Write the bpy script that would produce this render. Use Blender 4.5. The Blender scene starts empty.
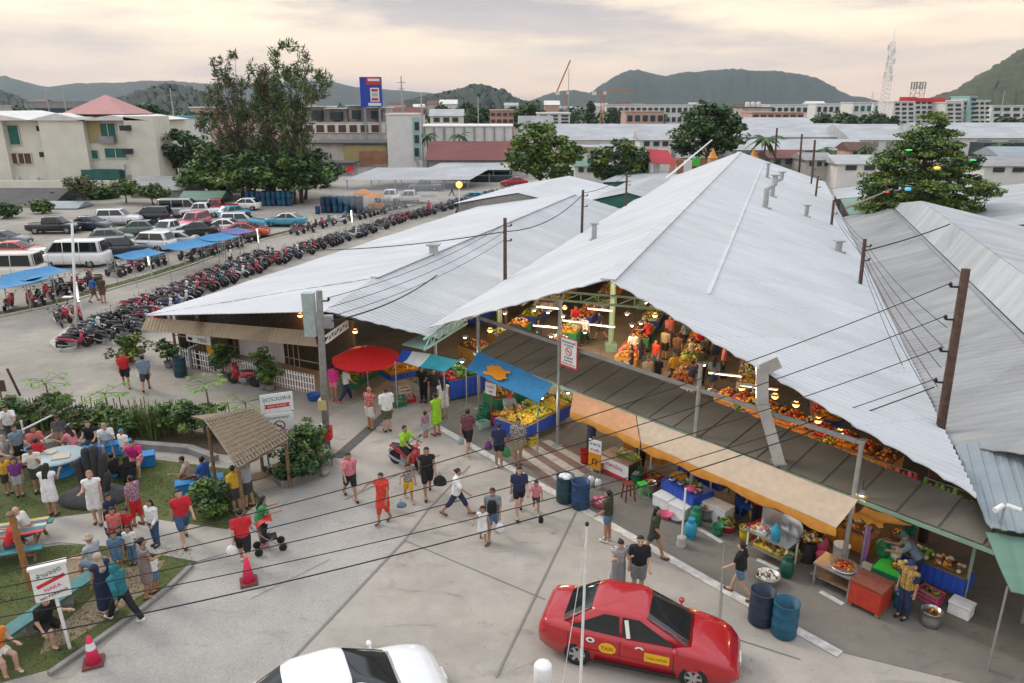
import bpy,bmesh,math,random
import numpy as np
from mathutils import Vector,Matrix
R=math.radians
sc=bpy.context.scene
COL=sc.collection
rnd=random.Random(7)
CAM_H,CAM_F=12.5,740.0
PITCH=math.atan((341.5-105)/CAM_F)
cam=bpy.data.objects.new('camera',bpy.data.cameras.new('camera'))
COL.objects.link(cam)
cam.location=(0,0,CAM_H)
cam.rotation_euler=(math.pi/2-PITCH,0,0)
cam.data.sensor_width=36.0
cam.data.lens=CAM_F/1024*36
cam.data.clip_start=0.1
cam.data.clip_end=30000
sc.camera=cam
SUN_EL,SUN_AZ=R(38),R(-60)
w=bpy.data.worlds.new('World'); sc.world=w; w.use_nodes=True
def build_world():
 nt=w.node_tree; nt.nodes.clear(); N=nt.nodes.new; L=nt.links.new
 out=N('ShaderNodeOutputWorld')
 sky=N('ShaderNodeTexSky'); sky.sky_type='NISHITA'; sky.sun_disc=False
 sky.sun_elevation=SUN_EL; sky.sun_rotation=SUN_AZ
 bg1=N('ShaderNodeBackground'); bg1.inputs[1].default_value=0.08
 L(sky.outputs[0],bg1.inputs[0])
 tc=N('ShaderNodeTexCoord')
 sep=N('ShaderNodeSeparateXYZ'); L(tc.outputs['Generated'],sep.inputs[0])
 ramp=N('ShaderNodeValToRGB'); L(sep.outputs[2],ramp.inputs[0])
 e=ramp.color_ramp.elements
 e[0].position=0.0; e[0].color=(0.65,0.48,0.37,1)
 e[1].position=1.0; e[1].color=(1.0,1.06,1.16,1)
 for p,c in((0.035,(0.69,0.52,0.395)),(0.07,(0.76,0.575,0.41)),(0.10,(0.52,0.435,0.39)),(0.125,(0.40,0.36,0.35)),(0.16,(0.46,0.43,0.43)),(0.32,(0.80,0.84,0.90))):
  x=ramp.color_ramp.elements.new(p); x.color=c+(1,)
 mp=N('ShaderNodeMapping'); mp.inputs['Scale'].default_value=(2.4,1.6,17.0); mp.inputs['Location'].default_value=(1.4,.5,0.3)
 L(tc.outputs['Generated'],mp.inputs[0])
 n1=N('ShaderNodeTexNoise'); n1.inputs['Scale'].default_value=1.15; n1.inputs['Detail'].default_value=7; n1.inputs['Roughness'].default_value=.52
 n1.inputs['Distortion'].default_value=.5
 L(mp.outputs[0],n1.inputs[0])
 cr=N('ShaderNodeValToRGB'); L(n1.outputs[0],cr.inputs[0])
 cr.color_ramp.elements[0].position=.42; cr.color_ramp.elements[0].color=(0,0,0,1)
 cr.color_ramp.elements[1].position=.60; cr.color_ramp.elements[1].color=(1,1,1,1)
 mx=N('ShaderNodeMixRGB'); mx.inputs[2].default_value=(0.37,0.335,0.335,1)
 sc1=N('ShaderNodeMath'); sc1.operation='MULTIPLY'; sc1.inputs[1].default_value=.7
 L(cr.outputs[0],sc1.inputs[0]); L(sc1.outputs[0],mx.inputs[0]); L(ramp.outputs[0],mx.inputs[1])
 mp2=N('ShaderNodeMapping'); mp2.inputs['Scale'].default_value=(2.2,1.5,13.0); mp2.inputs['Location'].default_value=(4.3,2.2,.1)
 L(tc.outputs['Generated'],mp2.inputs[0])
 n2=N('ShaderNodeTexNoise'); n2.inputs['Scale'].default_value=1.3; n2.inputs['Detail'].default_value=6; n2.inputs['Roughness'].default_value=.6
 L(mp2.outputs[0],n2.inputs[0])
 cr2=N('ShaderNodeValToRGB'); L(n2.outputs[0],cr2.inputs[0])
 cr2.color_ramp.elements[0].position=.42; cr2.color_ramp.elements[0].color=(0,0,0,1)
 cr2.color_ramp.elements[1].position=.62; cr2.color_ramp.elements[1].color=(.9,.9,.9,1)
 lo=N('ShaderNodeMapRange'); lo.inputs[1].default_value=.03; lo.inputs[2].default_value=.09; L(sep.outputs[2],lo.inputs[0])
 hi=N('ShaderNodeMapRange'); hi.inputs[1].default_value=.3; hi.inputs[2].default_value=.16; L(sep.outputs[2],hi.inputs[0])
 m1=N('ShaderNodeMath'); m1.operation='MULTIPLY'; L(lo.outputs[0],m1.inputs[0]); L(hi.outputs[0],m1.inputs[1])
 m2=N('ShaderNodeMath'); m2.operation='MULTIPLY'; L(m1.outputs[0],m2.inputs[0]); L(cr2.outputs[0],m2.inputs[1])
 mx2=N('ShaderNodeMixRGB'); mx2.inputs[2].default_value=(.95,.755,.52,1)
 L(m2.outputs[0],mx2.inputs[0]); L(mx.outputs[0],mx2.inputs[1])
 bg2=N('ShaderNodeBackground'); bg2.inputs[1].default_value=1.0
 L(mx2.outputs[0],bg2.inputs[0])
 ms=N('ShaderNodeMixShader'); ms.inputs[0].default_value=.93
 L(bg1.outputs[0],ms.inputs[1]); L(bg2.outputs[0],ms.inputs[2]); L(ms.outputs[0],out.inputs[0])
build_world()
sl=bpy.data.lights.new('sun','SUN'); sl.energy=0.95; sl.angle=R(16); sl.color=(1,.89,.74)
sun=bpy.data.objects.new('sun',sl); COL.objects.link(sun)
_d=Vector((math.sin(SUN_AZ)*math.cos(SUN_EL),math.cos(SUN_AZ)*math.cos(SUN_EL),math.sin(SUN_EL)))
sun.rotation_euler=_d.to_track_quat('Z','Y').to_euler()
vs=sc.view_settings
vs.view_transform='Standard'; vs.look='None'; vs.exposure=0.72; vs.gamma=1.0; vs.use_curve_mapping=False
sc.cycles.use_denoising=True
sc.cycles.max_bounces=6; sc.cycles.diffuse_bounces=3; sc.cycles.glossy_bounces=2; sc.cycles.transparent_max_bounces=6
sc.cycles.transmission_bounces=2; sc.cycles.volume_bounces=0
sc.cycles.use_light_tree=True
sc.cycles.sample_clamp_indirect=4
_c,_s=math.cos(PITCH),math.sin(PITCH)
def P(px,py,z=0.0):
 u,v=(px-512)/CAM_F,(py-341.5)/CAM_F
 d=(u,_c-v*_s,-_s-v*_c)
 t=(z-CAM_H)/d[2]
 return Vector((d[0]*t,d[1]*t,z))
def at_depth(px,py,Y):
 u,v=(px-512)/CAM_F,(py-341.5)/CAM_F
 d=(u,_c-v*_s,-_s-v*_c)
 t=Y/d[1]
 return Vector((d[0]*t,Y,CAM_H+d[2]*t))
FD=Vector((0.66,-0.75,0)).normalized(); FN=Vector((-FD.y,FD.x,0))
def F(s,o,z=0.0):return FD*s+FN*(18.43+o)+Vector((0,0,z))
RD=Vector((math.sin(R(19.56)),math.cos(R(19.56)),0)); RQ=Vector((RD.y,-RD.x,0))
APEX=Vector((3.17,23.87,0))
def RW(t,q,z=0.0):return APEX+RD*t+RQ*q+Vector((0,0,z))
MATS={}
def mat(name,col,rough=.7,metal=0.0,var=.12,scale=6.0,bump=0.0,bscale=40.0,spec=.4,emit=None,estr=0.0,alpha=None,coat=0,obj=False,detail=5):
 if name in MATS:return MATS[name]
 m=bpy.data.materials.new(name); MATS[name]=m; m.use_nodes=True
 nt=m.node_tree; b=nt.nodes['Principled BSDF']; N=nt.nodes.new; L=nt.links.new
 b.inputs['Roughness'].default_value=rough; b.inputs['Metallic'].default_value=metal
 b.inputs['Specular IOR Level'].default_value=spec
 b.inputs['Coat Weight'].default_value=coat
 if coat:b.inputs['Coat Roughness'].default_value=.05
 m.diffuse_color=tuple(col)+(1,)
 if var>0:
  tc=N('ShaderNodeTexCoord'); n=N('ShaderNodeTexNoise'); n.inputs['Scale'].default_value=scale; n.inputs['Detail'].default_value=detail
  L(tc.outputs['Object'],n.inputs[0])
  r=N('ShaderNodeMapRange'); r.inputs[1].default_value=.25; r.inputs[2].default_value=.75
  r.inputs[3].default_value=1-var; r.inputs[4].default_value=1+var
  L(n.outputs[0],r.inputs[0])
  h=N('ShaderNodeHueSaturation'); h.inputs['Color'].default_value=tuple(col)+(1,); L(r.outputs[0],h.inputs['Value'])
  L(h.outputs[0],b.inputs['Base Color'])
 else:b.inputs['Base Color'].default_value=tuple(col)+(1,)
 if bump:
  tc2=N('ShaderNodeTexCoord'); n2=N('ShaderNodeTexNoise'); n2.inputs['Scale'].default_value=bscale; n2.inputs['Detail'].default_value=4
  L(tc2.outputs['Object'],n2.inputs[0]); bp=N('ShaderNodeBump'); bp.inputs['Strength'].default_value=bump; bp.inputs['Distance'].default_value=.02
  L(n2.outputs[0],bp.inputs['Height']); L(bp.outputs[0],b.inputs['Normal'])
 if emit:b.inputs['Emission Color'].default_value=tuple(emit)+(1,); b.inputs['Emission Strength'].default_value=estr
 return m
_PAL={}
def paint(col,rough=.55,var=.08,pre='coloured',**k):
 key=pre+'_'+'_'.join('%02d'%int(round(c*99))for c in col)+'_%d'%int(rough*100)
 return mat(key,col,rough,var=var,**k)
def srgb(r,g,b):
 f=lambda x:(x/255)/12.92 if x<=10 else((x/255+.055)/1.055)**2.4
 return(f(r),f(g),f(b))
M=dict(white_paint=mat('white_paint',(.74,.74,.72),.5),steel=mat('galvanised_steel',(.42,.43,.43),.42,.6,.18,3),grey_steel=mat('grey_steel',(.30,.31,.31),.5,.4,.2,3),black=mat('black_plastic',(.018,.018,.02),.45,var=.2),rubber=mat('tyre_rubber',(.02,.02,.021),.8),glass=mat('dark_glass',(.012,.016,.018),.06,var=0,spec=.7),chrome=mat('chrome',(.7,.7,.72),.18,.95,0),lamp_white=mat('clear_lamp',(.75,.76,.74),.15,var=0,spec=.8),lamp_red=mat('red_lamp',(.45,.015,.015),.2,var=0),lamp_amber=mat('amber_lamp',(.7,.25,.03),.2,var=0),wood=mat('weathered_wood',(.20,.125,.075),.8,var=.35,scale=9,bump=.4),pole_wood=mat('brown_timber_pole',(.085,.05,.035),.85,var=.4,scale=7,bump=.5),concrete_pole=mat('concrete_pole',(.22,.215,.20),.85,var=.25,scale=5,bump=.3),concrete=mat('pale_concrete',(.43,.41,.38),.9,var=.15,scale=2.5,bump=.2),dark_concrete=mat('stained_concrete',(.24,.23,.215),.9,var=.3,scale=1.8,bump=.2),wire=mat('black_cable',(.012,.012,.013),.6,var=0),soil=mat('soil',(.10,.07,.045),.95,var=.3,scale=8,bump=.4),leaf_a=mat('leaf_dark',(.03,.07,.02),.6,var=.35,scale=1.2),leaf_b=mat('leaf_mid',(.065,.125,.028),.6,var=.35,scale=1.2),leaf_c=mat('leaf_light',(.12,.20,.04),.6,var=.3,scale=1.2),leaf_y=mat('leaf_yellow_green',(.17,.21,.03),.6,var=.3,scale=1.2),leaf_olive=mat('leaf_olive',(.10,.115,.05),.7,var=.3,scale=1.2),leaf_brown=mat('leaf_brownish',(.14,.115,.06),.7,var=.3,scale=1.2),bark=mat('bark',(.13,.10,.075),.9,var=.35,scale=6,bump=.5),thatch=mat('woven_thatch',(.23,.175,.115),.9,var=.3,scale=12,bump=.5),bamboo=mat('bamboo_slat',(.27,.22,.16),.7,var=.3,scale=6),tube_light=mat('lit_tube_lamp',(.9,.95,.95),.4,var=0,emit=(1,.95,.82),estr=1.3),bulb_warm=mat('lit_warm_bulb',(1,.8,.5),.4,var=0,emit=(1,.68,.33),estr=5),bulb_orange=mat('lit_orange_lamp',(1,.5,.15),.4,var=0,emit=(1,.42,.09),estr=4.0),bulb_white=mat('lit_white_bulb',(1,1,.95),.4,var=0,emit=(1,1,.9),estr=5),eye=mat('dark_eye',(.02,.015,.012),.4,var=0),lip=mat('lips',(.30,.10,.085),.5,var=0),blue_plastic=mat('blue_barrel_plastic',(.018,.055,.15),.5,var=.25,scale=4),navy_plastic=mat('navy_barrel_plastic',(.02,.035,.065),.5,var=.3,scale=4),teal_plastic=mat('teal_barrel_plastic',(.012,.09,.15),.5,var=.25,scale=4),)
class MB:
 def __init__(s):s.v=[]; s.f=[]; s.m=[]; s.mi=0; s.sm=[]; s.smooth=False
 def use(s,i):s.mi=i; return s
 def add(s,vs,fs):
  o=len(s.v); s.v.extend([tuple(x)for x in vs])
  for f in fs:s.f.append(tuple(o+i for i in f)); s.m.append(s.mi); s.sm.append(s.smooth)
  return s
 def hexa(s,p):
  return s.add(p,[(3,2,1,0),(4,5,6,7),(0,1,5,4),(1,2,6,5),(2,3,7,6),(3,0,4,7)])
 def box(s,c,d,rz=0.0,top=1.0):
  hx,hy,hz=d[0]/2,d[1]/2,d[2]/2; co,si=math.cos(rz),math.sin(rz); p=[]
  for z,k in((-hz,1),(hz,top)):
   for x,y in((-hx,-hy),(hx,-hy),(hx,hy),(-hx,hy)):
    x*=k; y*=k; p.append((c[0]+x*co-y*si,c[1]+x*si+y*co,c[2]+z))
  return s.hexa(p)
 def bar(s,a,b,w,h=None,up=(0,0,1)):
  a,b=Vector(a),Vector(b); h=h or w; d=(b-a).normalized(); u=Vector(up)
  if abs(d.dot(u))>.98:u=Vector((0,1,0))
  x=d.cross(u).normalized()*w/2; y=x.cross(d).normalized()*h/2
  return s.hexa([a-x-y,a+x-y,b+x-y,b-x-y,a-x+y,a+x+y,b+x+y,b-x+y])
 def tube(s,pts,r,n=8,caps=True):
  pts=[Vector(p)for p in pts]; k=len(pts); rs=r if isinstance(r,(list,tuple))else[r]*k
  rings=[]; prev=None
  for i,p in enumerate(pts):
   d=(pts[min(i+1,k-1)]-pts[max(i-1,0)])
   d=d.normalized()if d.length>1e-9 else Vector((0,0,1))
   if prev is None:
    u=Vector((0,0,1))if abs(d.z)<.9 else Vector((1,0,0)); u=(u-d*u.dot(d)).normalized()
   else:
    u=prev-d*prev.dot(d); u=u.normalized()if u.length>1e-6 else d.orthogonal().normalized()
   prev=u; w_=d.cross(u)
   rings.append([p+(u*math.cos(2*math.pi*j/n)+w_*math.sin(2*math.pi*j/n))*rs[i]for j in range(n)])
  return s.loft(rings,True,caps)
 def loft(s,rings,closed=True,caps=True):
  n=len(rings[0]); vs=[p for r in rings for p in r]; fs=[]
  for i in range(len(rings)-1):
   for j in range(n if closed else n-1):
    a=i*n+j; b=i*n+(j+1)%n; fs.append((a,b,b+n,a+n))
  if caps and closed:fs.append(tuple(reversed(range(n)))); fs.append(tuple((len(rings)-1)*n+j for j in range(n)))
  return s.add(vs,fs)
 def lathe(s,prof,c=(0,0,0),n=16,axis='z',caps=True):
  rings=[]
  for r,z in prof:
   ring=[]
   for j in range(n):
    a=2*math.pi*j/n; x,y=r*math.cos(a),r*math.sin(a)
    p=(x,y,z)if axis=='z' else((x,z,-y)if axis=='y' else(z,x,y))
    ring.append((c[0]+p[0],c[1]+p[1],c[2]+p[2]))
   rings.append(ring)
  return s.loft(rings,True,caps)
 def ball(s,c,r,n=8,m=6):
  rx,ry,rz=r if isinstance(r,(tuple,list))else(r,r,r)
  rings=[]
  for i in range(m+1):
   a=-math.pi/2+math.pi*i/m; k=max(math.cos(a),.02)
   rings.append([(c[0]+rx*k*math.cos(2*math.pi*j/n),c[1]+ry*k*math.sin(2*math.pi*j/n),c[2]+rz*math.sin(a))for j in range(n)])
  return s.loft(rings)
 def prism(s,poly,a,b):
  n=len(poly); vs=[(x,a,z)for x,z in poly]+[(x,b,z)for x,z in poly]
  return s.add(vs,[tuple(range(n)),tuple(reversed(range(n,2*n)))]+[(i,i+n,(i+1)%n+n,(i+1)%n)for i in range(n)])
 def slab(s,poly,z0,z1):
  n=len(poly); vs=[(p[0],p[1],z0)for p in poly]+[(p[0],p[1],z1)for p in poly]
  return s.add(vs,[tuple(reversed(range(n))),tuple(range(n,2*n))]+[(i,(i+1)%n,(i+1)%n+n,i+n)for i in range(n)])
 def plate(s,pts,th):
  pts=[Vector(p)for p in pts]; nrm=(pts[1]-pts[0]).cross(pts[2]-pts[0]).normalized(); n=len(pts)
  vs=pts+[p-nrm*th for p in pts]
  return s.add(vs,[tuple(range(n)),tuple(reversed(range(n,2*n)))]+[(i,i+n,(i+1)%n+n,(i+1)%n)for i in range(n)])
 def mesh(s,name,mats):
  me=bpy.data.meshes.new(name); me.from_pydata([tuple(map(float,v))for v in s.v],[],s.f)
  for m in(mats if isinstance(mats,(list,tuple))else[mats]):me.materials.append(m)
  me.polygons.foreach_set('material_index',s.m); me.polygons.foreach_set('use_smooth',s.sm); me.update(); return me
 def build(s,name,mats,parent=None,fix=True,bevel=0):
  me=s.mesh(name,mats)
  if fix:
   bm=bmesh.new(); bm.from_mesh(me); bmesh.ops.recalc_face_normals(bm,faces=bm.faces)
   if bevel:bmesh.ops.bevel(bm,geom=[e for e in bm.edges],offset=bevel,segments=2,affect='EDGES',clamp_overlap=True)
   bm.to_mesh(me); bm.free()
  return link(name,me,parent)
def link(name,me,parent=None):
 o=bpy.data.objects.new(name,me); COL.objects.link(o)
 if parent is not None:o.parent=parent
 return o
def np_mesh(name,V_,F_,mats,mi=None,smooth=False):
 me=bpy.data.meshes.new(name); V_=np.asarray(V_,np.float32); F_=np.asarray(F_,np.int32); k=F_.shape[1]
 me.vertices.add(len(V_)); me.vertices.foreach_set('co',V_.ravel())
 me.loops.add(F_.size); me.loops.foreach_set('vertex_index',F_.ravel())
 me.polygons.add(len(F_)); me.polygons.foreach_set('loop_start',np.arange(len(F_),dtype=np.int32)*k); me.polygons.foreach_set('loop_total',np.full(len(F_),k,np.int32))
 for m in mats:me.materials.append(m)
 if mi is not None:me.polygons.foreach_set('material_index',np.asarray(mi,np.int32))
 me.polygons.foreach_set('use_smooth',np.full(len(F_),smooth)); me.update(calc_edges=True); me.validate(); return me
def tag(o,label=None,cat=None,group=None,kind=None):
 if label:o['label']=label
 if cat:o['category']=cat
 if group:o['group']=group
 if kind:o['kind']=kind
 return o
def thing(name,label,cat,loc=(0,0,0),rz=0.0,group=None,kind=None):
 o=bpy.data.objects.new(name,None); COL.objects.link(o); o.location=loc; o.rotation_euler=(0,0,rz); o.empty_display_size=.2
 return tag(o,label,cat,group,kind)
def dup(root,loc,rz,label=None,swap=None,scale=None):
 """copy of a thing with copies of its parts and sub-parts; swap maps material -> material on the copy"""
 def cp(o,par):
  c=o.copy(); COL.objects.link(c)
  if par is not None:c.parent=par
  if swap and o.type=='MESH':
   for i,s_ in enumerate(c.material_slots):
    if s_.material and s_.material.name in swap:
     m_=swap[s_.material.name]; s_.link='OBJECT'; s_.material=m_
  for ch in list(o.children):cp(ch,c)
  return c
 r=cp(root,None); r.location=loc; r.rotation_euler=(0,0,rz)
 if scale:r.scale=scale if isinstance(scale,(tuple,list))else(scale,)*3
 if label:r['label']=label
 return r
def struct(name,mb,mats,fix=True):return tag(mb.build(name,mats,fix=fix),kind='structure')
ORD=['first','second','third','fourth','fifth','sixth','seventh','eighth','ninth','tenth','eleventh','twelfth','thirteenth','fourteenth','fifteenth','sixteenth','seventeenth','eighteenth','nineteenth']
def ordinal(i):
 if i<19:return ORD[i]
 if i>=99:return 'hundredth' if i==99 else 'hundred-and-'+ordinal(i-100)
 t,u=divmod(i+1,10); T={2:'twent',3:'thirt',4:'fort',5:'fift',6:'sixt',7:'sevent',8:'eight',9:'ninet'}[t]
 return T+'ieth' if u==0 else T+'y-'+ORD[u-1]
def text_mesh(body,size,th=.004,align='CENTER'):
 cu=bpy.data.curves.new('lettering','FONT'); cu.body=body; cu.size=size; cu.align_x=align; cu.align_y='CENTER'; cu.extrude=th; cu.resolution_u=2
 o=bpy.data.objects.new('lettering',cu); COL.objects.link(o)
 dg=bpy.context.evaluated_depsgraph_get(); me=bpy.data.meshes.new_from_object(o.evaluated_get(dg)); bpy.data.objects.remove(o); return me
def text(body,size,m,parent,loc,rot,name='lettering',maxw=None):
 me=text_mesh(body,size); me.name=name; me.materials.clear(); me.materials.append(m); o=link(name,me,parent); o.location=loc; o.rotation_euler=rot
 if maxw:
  xs=[v.co.x for v in me.vertices]
  if xs:
   w_=max(xs)-min(xs)
   if w_>maxw:o.scale=(maxw/w_,)*3
 return o
def ground_mat(name,col,stain=.35,grain=.5,gscale=60,patch=(.78,1.15),seams=False):
 m=bpy.data.materials.new(name); MATS[name]=m; m.use_nodes=True; nt=m.node_tree; N=nt.nodes.new; L=nt.links.new
 b=nt.nodes['Principled BSDF']; b.inputs['Roughness'].default_value=.88; b.inputs['Specular IOR Level'].default_value=.25
 tc=N('ShaderNodeTexCoord')
 def noise(s,d=5,ro=.55,sx=1,sy=1,dist=0):
  mp=N('ShaderNodeMapping'); mp.inputs['Scale'].default_value=(sx,sy,1); L(tc.outputs['Object'],mp.inputs[0])
  n=N('ShaderNodeTexNoise'); n.inputs['Scale'].default_value=s; n.inputs['Detail'].default_value=d; n.inputs['Roughness'].default_value=ro; n.inputs['Distortion'].default_value=dist
  L(mp.outputs[0],n.inputs[0]); return n
 def rng(src,a,b_,c,d):
  r=N('ShaderNodeMapRange'); r.inputs[1].default_value=a; r.inputs[2].default_value=b_; r.inputs[3].default_value=c; r.inputs[4].default_value=d; L(src,r.inputs[0]); return r
 def mul(a,b_):
  k=N('ShaderNodeMath'); k.operation='MULTIPLY'; L(a,k.inputs[0]); L(b_,k.inputs[1]); return k.outputs[0]
 big=rng(noise(.16,6,.6,dist=.6).outputs[0],.3,.7,patch[0],patch[1])
 med=rng(noise(.9,6,.65).outputs[0],.3,.75,1.06,1-stain*.45)
 st=rng(noise(.5,8,.7,1.0,2.2,1.2).outputs[0],.56,.74,1,1-stain)
 gr=rng(noise(gscale,3,.7).outputs[0],.3,.7,1-grain*.3,1+grain*.3)
 v=mul(mul(big.outputs[0],med.outputs[0]),mul(st.outputs[0],gr.outputs[0]))
 sp=noise(7,2,.5); spr=rng(sp.outputs[0],.70,.76,1,.72); v=mul(v,spr.outputs[0])
 h=N('ShaderNodeHueSaturation'); h.inputs['Color'].default_value=tuple(col)+(1,); L(v,h.inputs['Value'])
 wm=N('ShaderNodeMixRGB'); wm.blend_type='MULTIPLY'; wm.inputs[2].default_value=(1.04,.99,.92,1); L(noise(.3,3).outputs[0],wm.inputs[0]); L(h.outputs[0],wm.inputs[1])
 L(wm.outputs[0],b.inputs['Base Color'])
 bp=N('ShaderNodeBump'); bp.inputs['Strength'].default_value=.35; bp.inputs['Distance'].default_value=.01; L(noise(gscale*.8,3,.7).outputs[0],bp.inputs['Height']); L(bp.outputs[0],b.inputs['Normal'])
 return m
M['lot']=ground_mat('worn_grey_paving',(.335,.318,.285),.4,.6,30)
M['apron']=ground_mat('concrete_apron',(.40,.375,.34),.45,.3,50,(.84,1.1))
M['asphalt']=ground_mat('rough_asphalt',(.355,.347,.33),.3,.75,30,(.88,1.08))
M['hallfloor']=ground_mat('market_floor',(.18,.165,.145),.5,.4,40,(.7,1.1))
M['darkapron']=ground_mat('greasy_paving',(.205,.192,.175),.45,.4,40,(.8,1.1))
M['path']=ground_mat('park_path',(.38,.365,.335),.3,.5,40)
M['grassbase']=ground_mat('park_turf',(.085,.105,.035),.4,.8,18,(.6,1.4))
M['dirt']=ground_mat('bare_dirt',(.26,.205,.14),.4,.7,18,(.75,1.2))
M['town']=ground_mat('far_ground',(.16,.165,.125),.3,.4,.05)
def sheet(name,pts,z,m):
 mb=MB(); mb.add([(p[0],p[1],z)for p in pts],[tuple(range(len(pts)))]); o=struct(name,mb,m,fix=False)
 if o.data.polygons[0].normal.z<0:o.data.flip_normals()
 return o
g=MB()
N_=24
for i in range(N_):
 a0,a1=2*math.pi*i/N_,2*math.pi*(i+1)/N_
 g.add([(0,0,0),(9000*math.cos(a0),9000*math.sin(a0),0),(9000*math.cos(a1),9000*math.sin(a1),0)],[(0,1,2)])
struct('ground',g,M['town'],fix=False)
sheet('parking_ground',[(-95,2),(30,2),(62,60),(62,150),(-95,150)],.004,M['lot'])
px=lambda*q:[P(a,b)for a,b in q]
sheet('concrete_apron',[P(255,700),P(405,540),P(352,470),P(330,455),P(322,420),P(420,372),F(-25,0),F(2,0),(16,5),(-3,8)],.008,M['apron'])
sheet('asphalt_road',[P(60,690),P(255,700),P(405,540),P(352,470),P(285,490),P(258,540),P(195,566),P(140,612)],.012,M['asphalt'])
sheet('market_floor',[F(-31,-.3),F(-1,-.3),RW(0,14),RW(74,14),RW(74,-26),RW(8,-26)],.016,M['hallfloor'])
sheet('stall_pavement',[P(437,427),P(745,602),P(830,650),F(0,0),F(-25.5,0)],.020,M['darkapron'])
def strip(a,b,w_,z,mb):
 a,b=Vector(a),Vector(b); d=(b-a).normalized(); n=Vector((-d.y,d.x,0))*w_/2
 mb.add([(p.x,p.y,z)for p in(a-n,b-n,b+n,a+n)],[(0,1,2,3)])
M['line']=mat('worn_white_road_paint',(.56,.54,.50),.8,var=.3,scale=5,detail=10)
mb=MB(); strip(P(434,425),P(752,606),.30,.026,mb); strip(P(752,606),P(840,655),.30,.026,mb); struct('road_line',mb,M['line'],False)
mb=MB()
for a,b in(((697,528),(722,543)),((820,592),(843,605)),((757,560),(778,570))):strip(P(*a),P(*b),.16,.026,mb)
struct('road_dash_lines',mb,M['line'],False)
M['joint']=mat('slab_joint',(.23,.215,.195),.9)
mb=MB()
for a,b,w_ in(((262,692),(406,539),.07),((406,539),(428,510),.05),((428,510),(470,466),.04),((496,678),(577,510),.05),((577,510),(600,480),.04),((718,640),(724,545),.05),((440,455),(345,500),.04),((405,541),(545,600),.025),((700,628),(800,660),.03),((395,452),(470,405),.05),((330,560),(250,600),.02)):strip(P(*a),P(*b),w_,.031,mb)
struct('paving_joints',mb,M['joint'],False)
mb=MB(); strip(P(337,458),P(390,411),.42,.031,mb); struct('drain_channel',mb,mat('dark_drain',(.10,.095,.09),.8,var=.3),False)
mb=MB(); A,B,C_,D=P(505,452),P(556,438),P(606,465),P(556,490)
for i in range(4):
 for j in range(7):
  q=lambda u,v:(A*(1-u)*(1-v)+B*u*(1-v)+C_*u*v+D*(1-u)*v)
  mb.use((j)%2); u0,u1,v0,v1=i/4+.004,(i+1)/4-.004,j/7,(j+1)/7
  vs_=[q(v0,u0),q(v1,u0),q(v1,u1),q(v0,u1)]
  mb.add([(p.x,p.y,.026)for p in vs_],[(0,1,2,3)])
struct('paved_crossing',mb,[mat('red_paving_paint',(.17,.105,.085),.85,var=.25),mat('cream_paving',(.38,.34,.29),.85,var=.2)],False)
sheet('park_dirt',px((-60,700),(55,668),(140,612),(197,562),(190,545),(60,545),(-60,565)),.016,M['grassbase'])
sheet('bare_patch',px((40,655),(75,640),(150,590),(165,560),(120,570),(90,600),(45,640)),.020,M['dirt'])
sheet('bare_patch',px((62,560),(85,552),(120,560),(105,580),(70,590),(50,580)),.020,M['dirt'])
sheet('park_lawn',px((-80,470),(40,452),(120,455),(235,470),(262,500),(228,530),(170,522),(105,512),(40,520),(-80,532)),.016,M['grassbase'])
sheet('park_path',px((-80,532),(40,520),(105,512),(170,522),(228,530),(262,500),(290,492),(258,545),(197,562),(120,548),(60,543),(-80,562)),.022,M['path'])
def kerb(name,pts,w_=.16,h=.13,m=None):
 mb=MB()
 for a,b in zip(pts[:-1],pts[1:]):
  d=(b-a).normalized(); mb.bar(a+Vector((0,0,h/2))-d*.01,b+Vector((0,0,h/2))-d*.012,w_,h)
 return struct(name,mb,m or M['dark_concrete'])
kerb('park_kerb',px((50,676),(95,645),(140,613),(170,589),(192,567)),.14,.12)
kerb('lawn_kerb',px((-20,450),(60,446),(140,448),(190,452),(216,462)),.3,.25)
bed=px((268,472),(285,488),(330,466),(324,446))
kerb('planter_kerb',bed[0:3],.22,.28); kerb('planter_kerb',bed[2:4],.22,.28)
sheet('planter_soil',bed,.2,M['soil'])
sheet('planting_bed',px((-60,434),(0,430),(70,424),(150,426),(240,438),(235,456),(190,450),(60,444),(-60,452)),.03,M['soil'])
verge=px((-20,318),(60,302),(96,291),(150,276),(190,263),(225,250),(262,238),(330,222),(420,205))
mb=MB()
for a,b in zip(verge[:-1],verge[1:]):strip(a,b,1.3,.010,mb)
struct('verge',mb,M['grassbase'],False)
kerb('verge_kerb',[v+Vector((.55,-.55,0))for v in verge],.18,.1,M['concrete'])
isl=px((52,345),(62,352),(74,350),(84,330),(72,328)); sheet('kerb_island',isl,.03,M['grassbase']); kerb('island_kerb',isl+isl[:1],.25,.16,M['concrete'])
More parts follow.
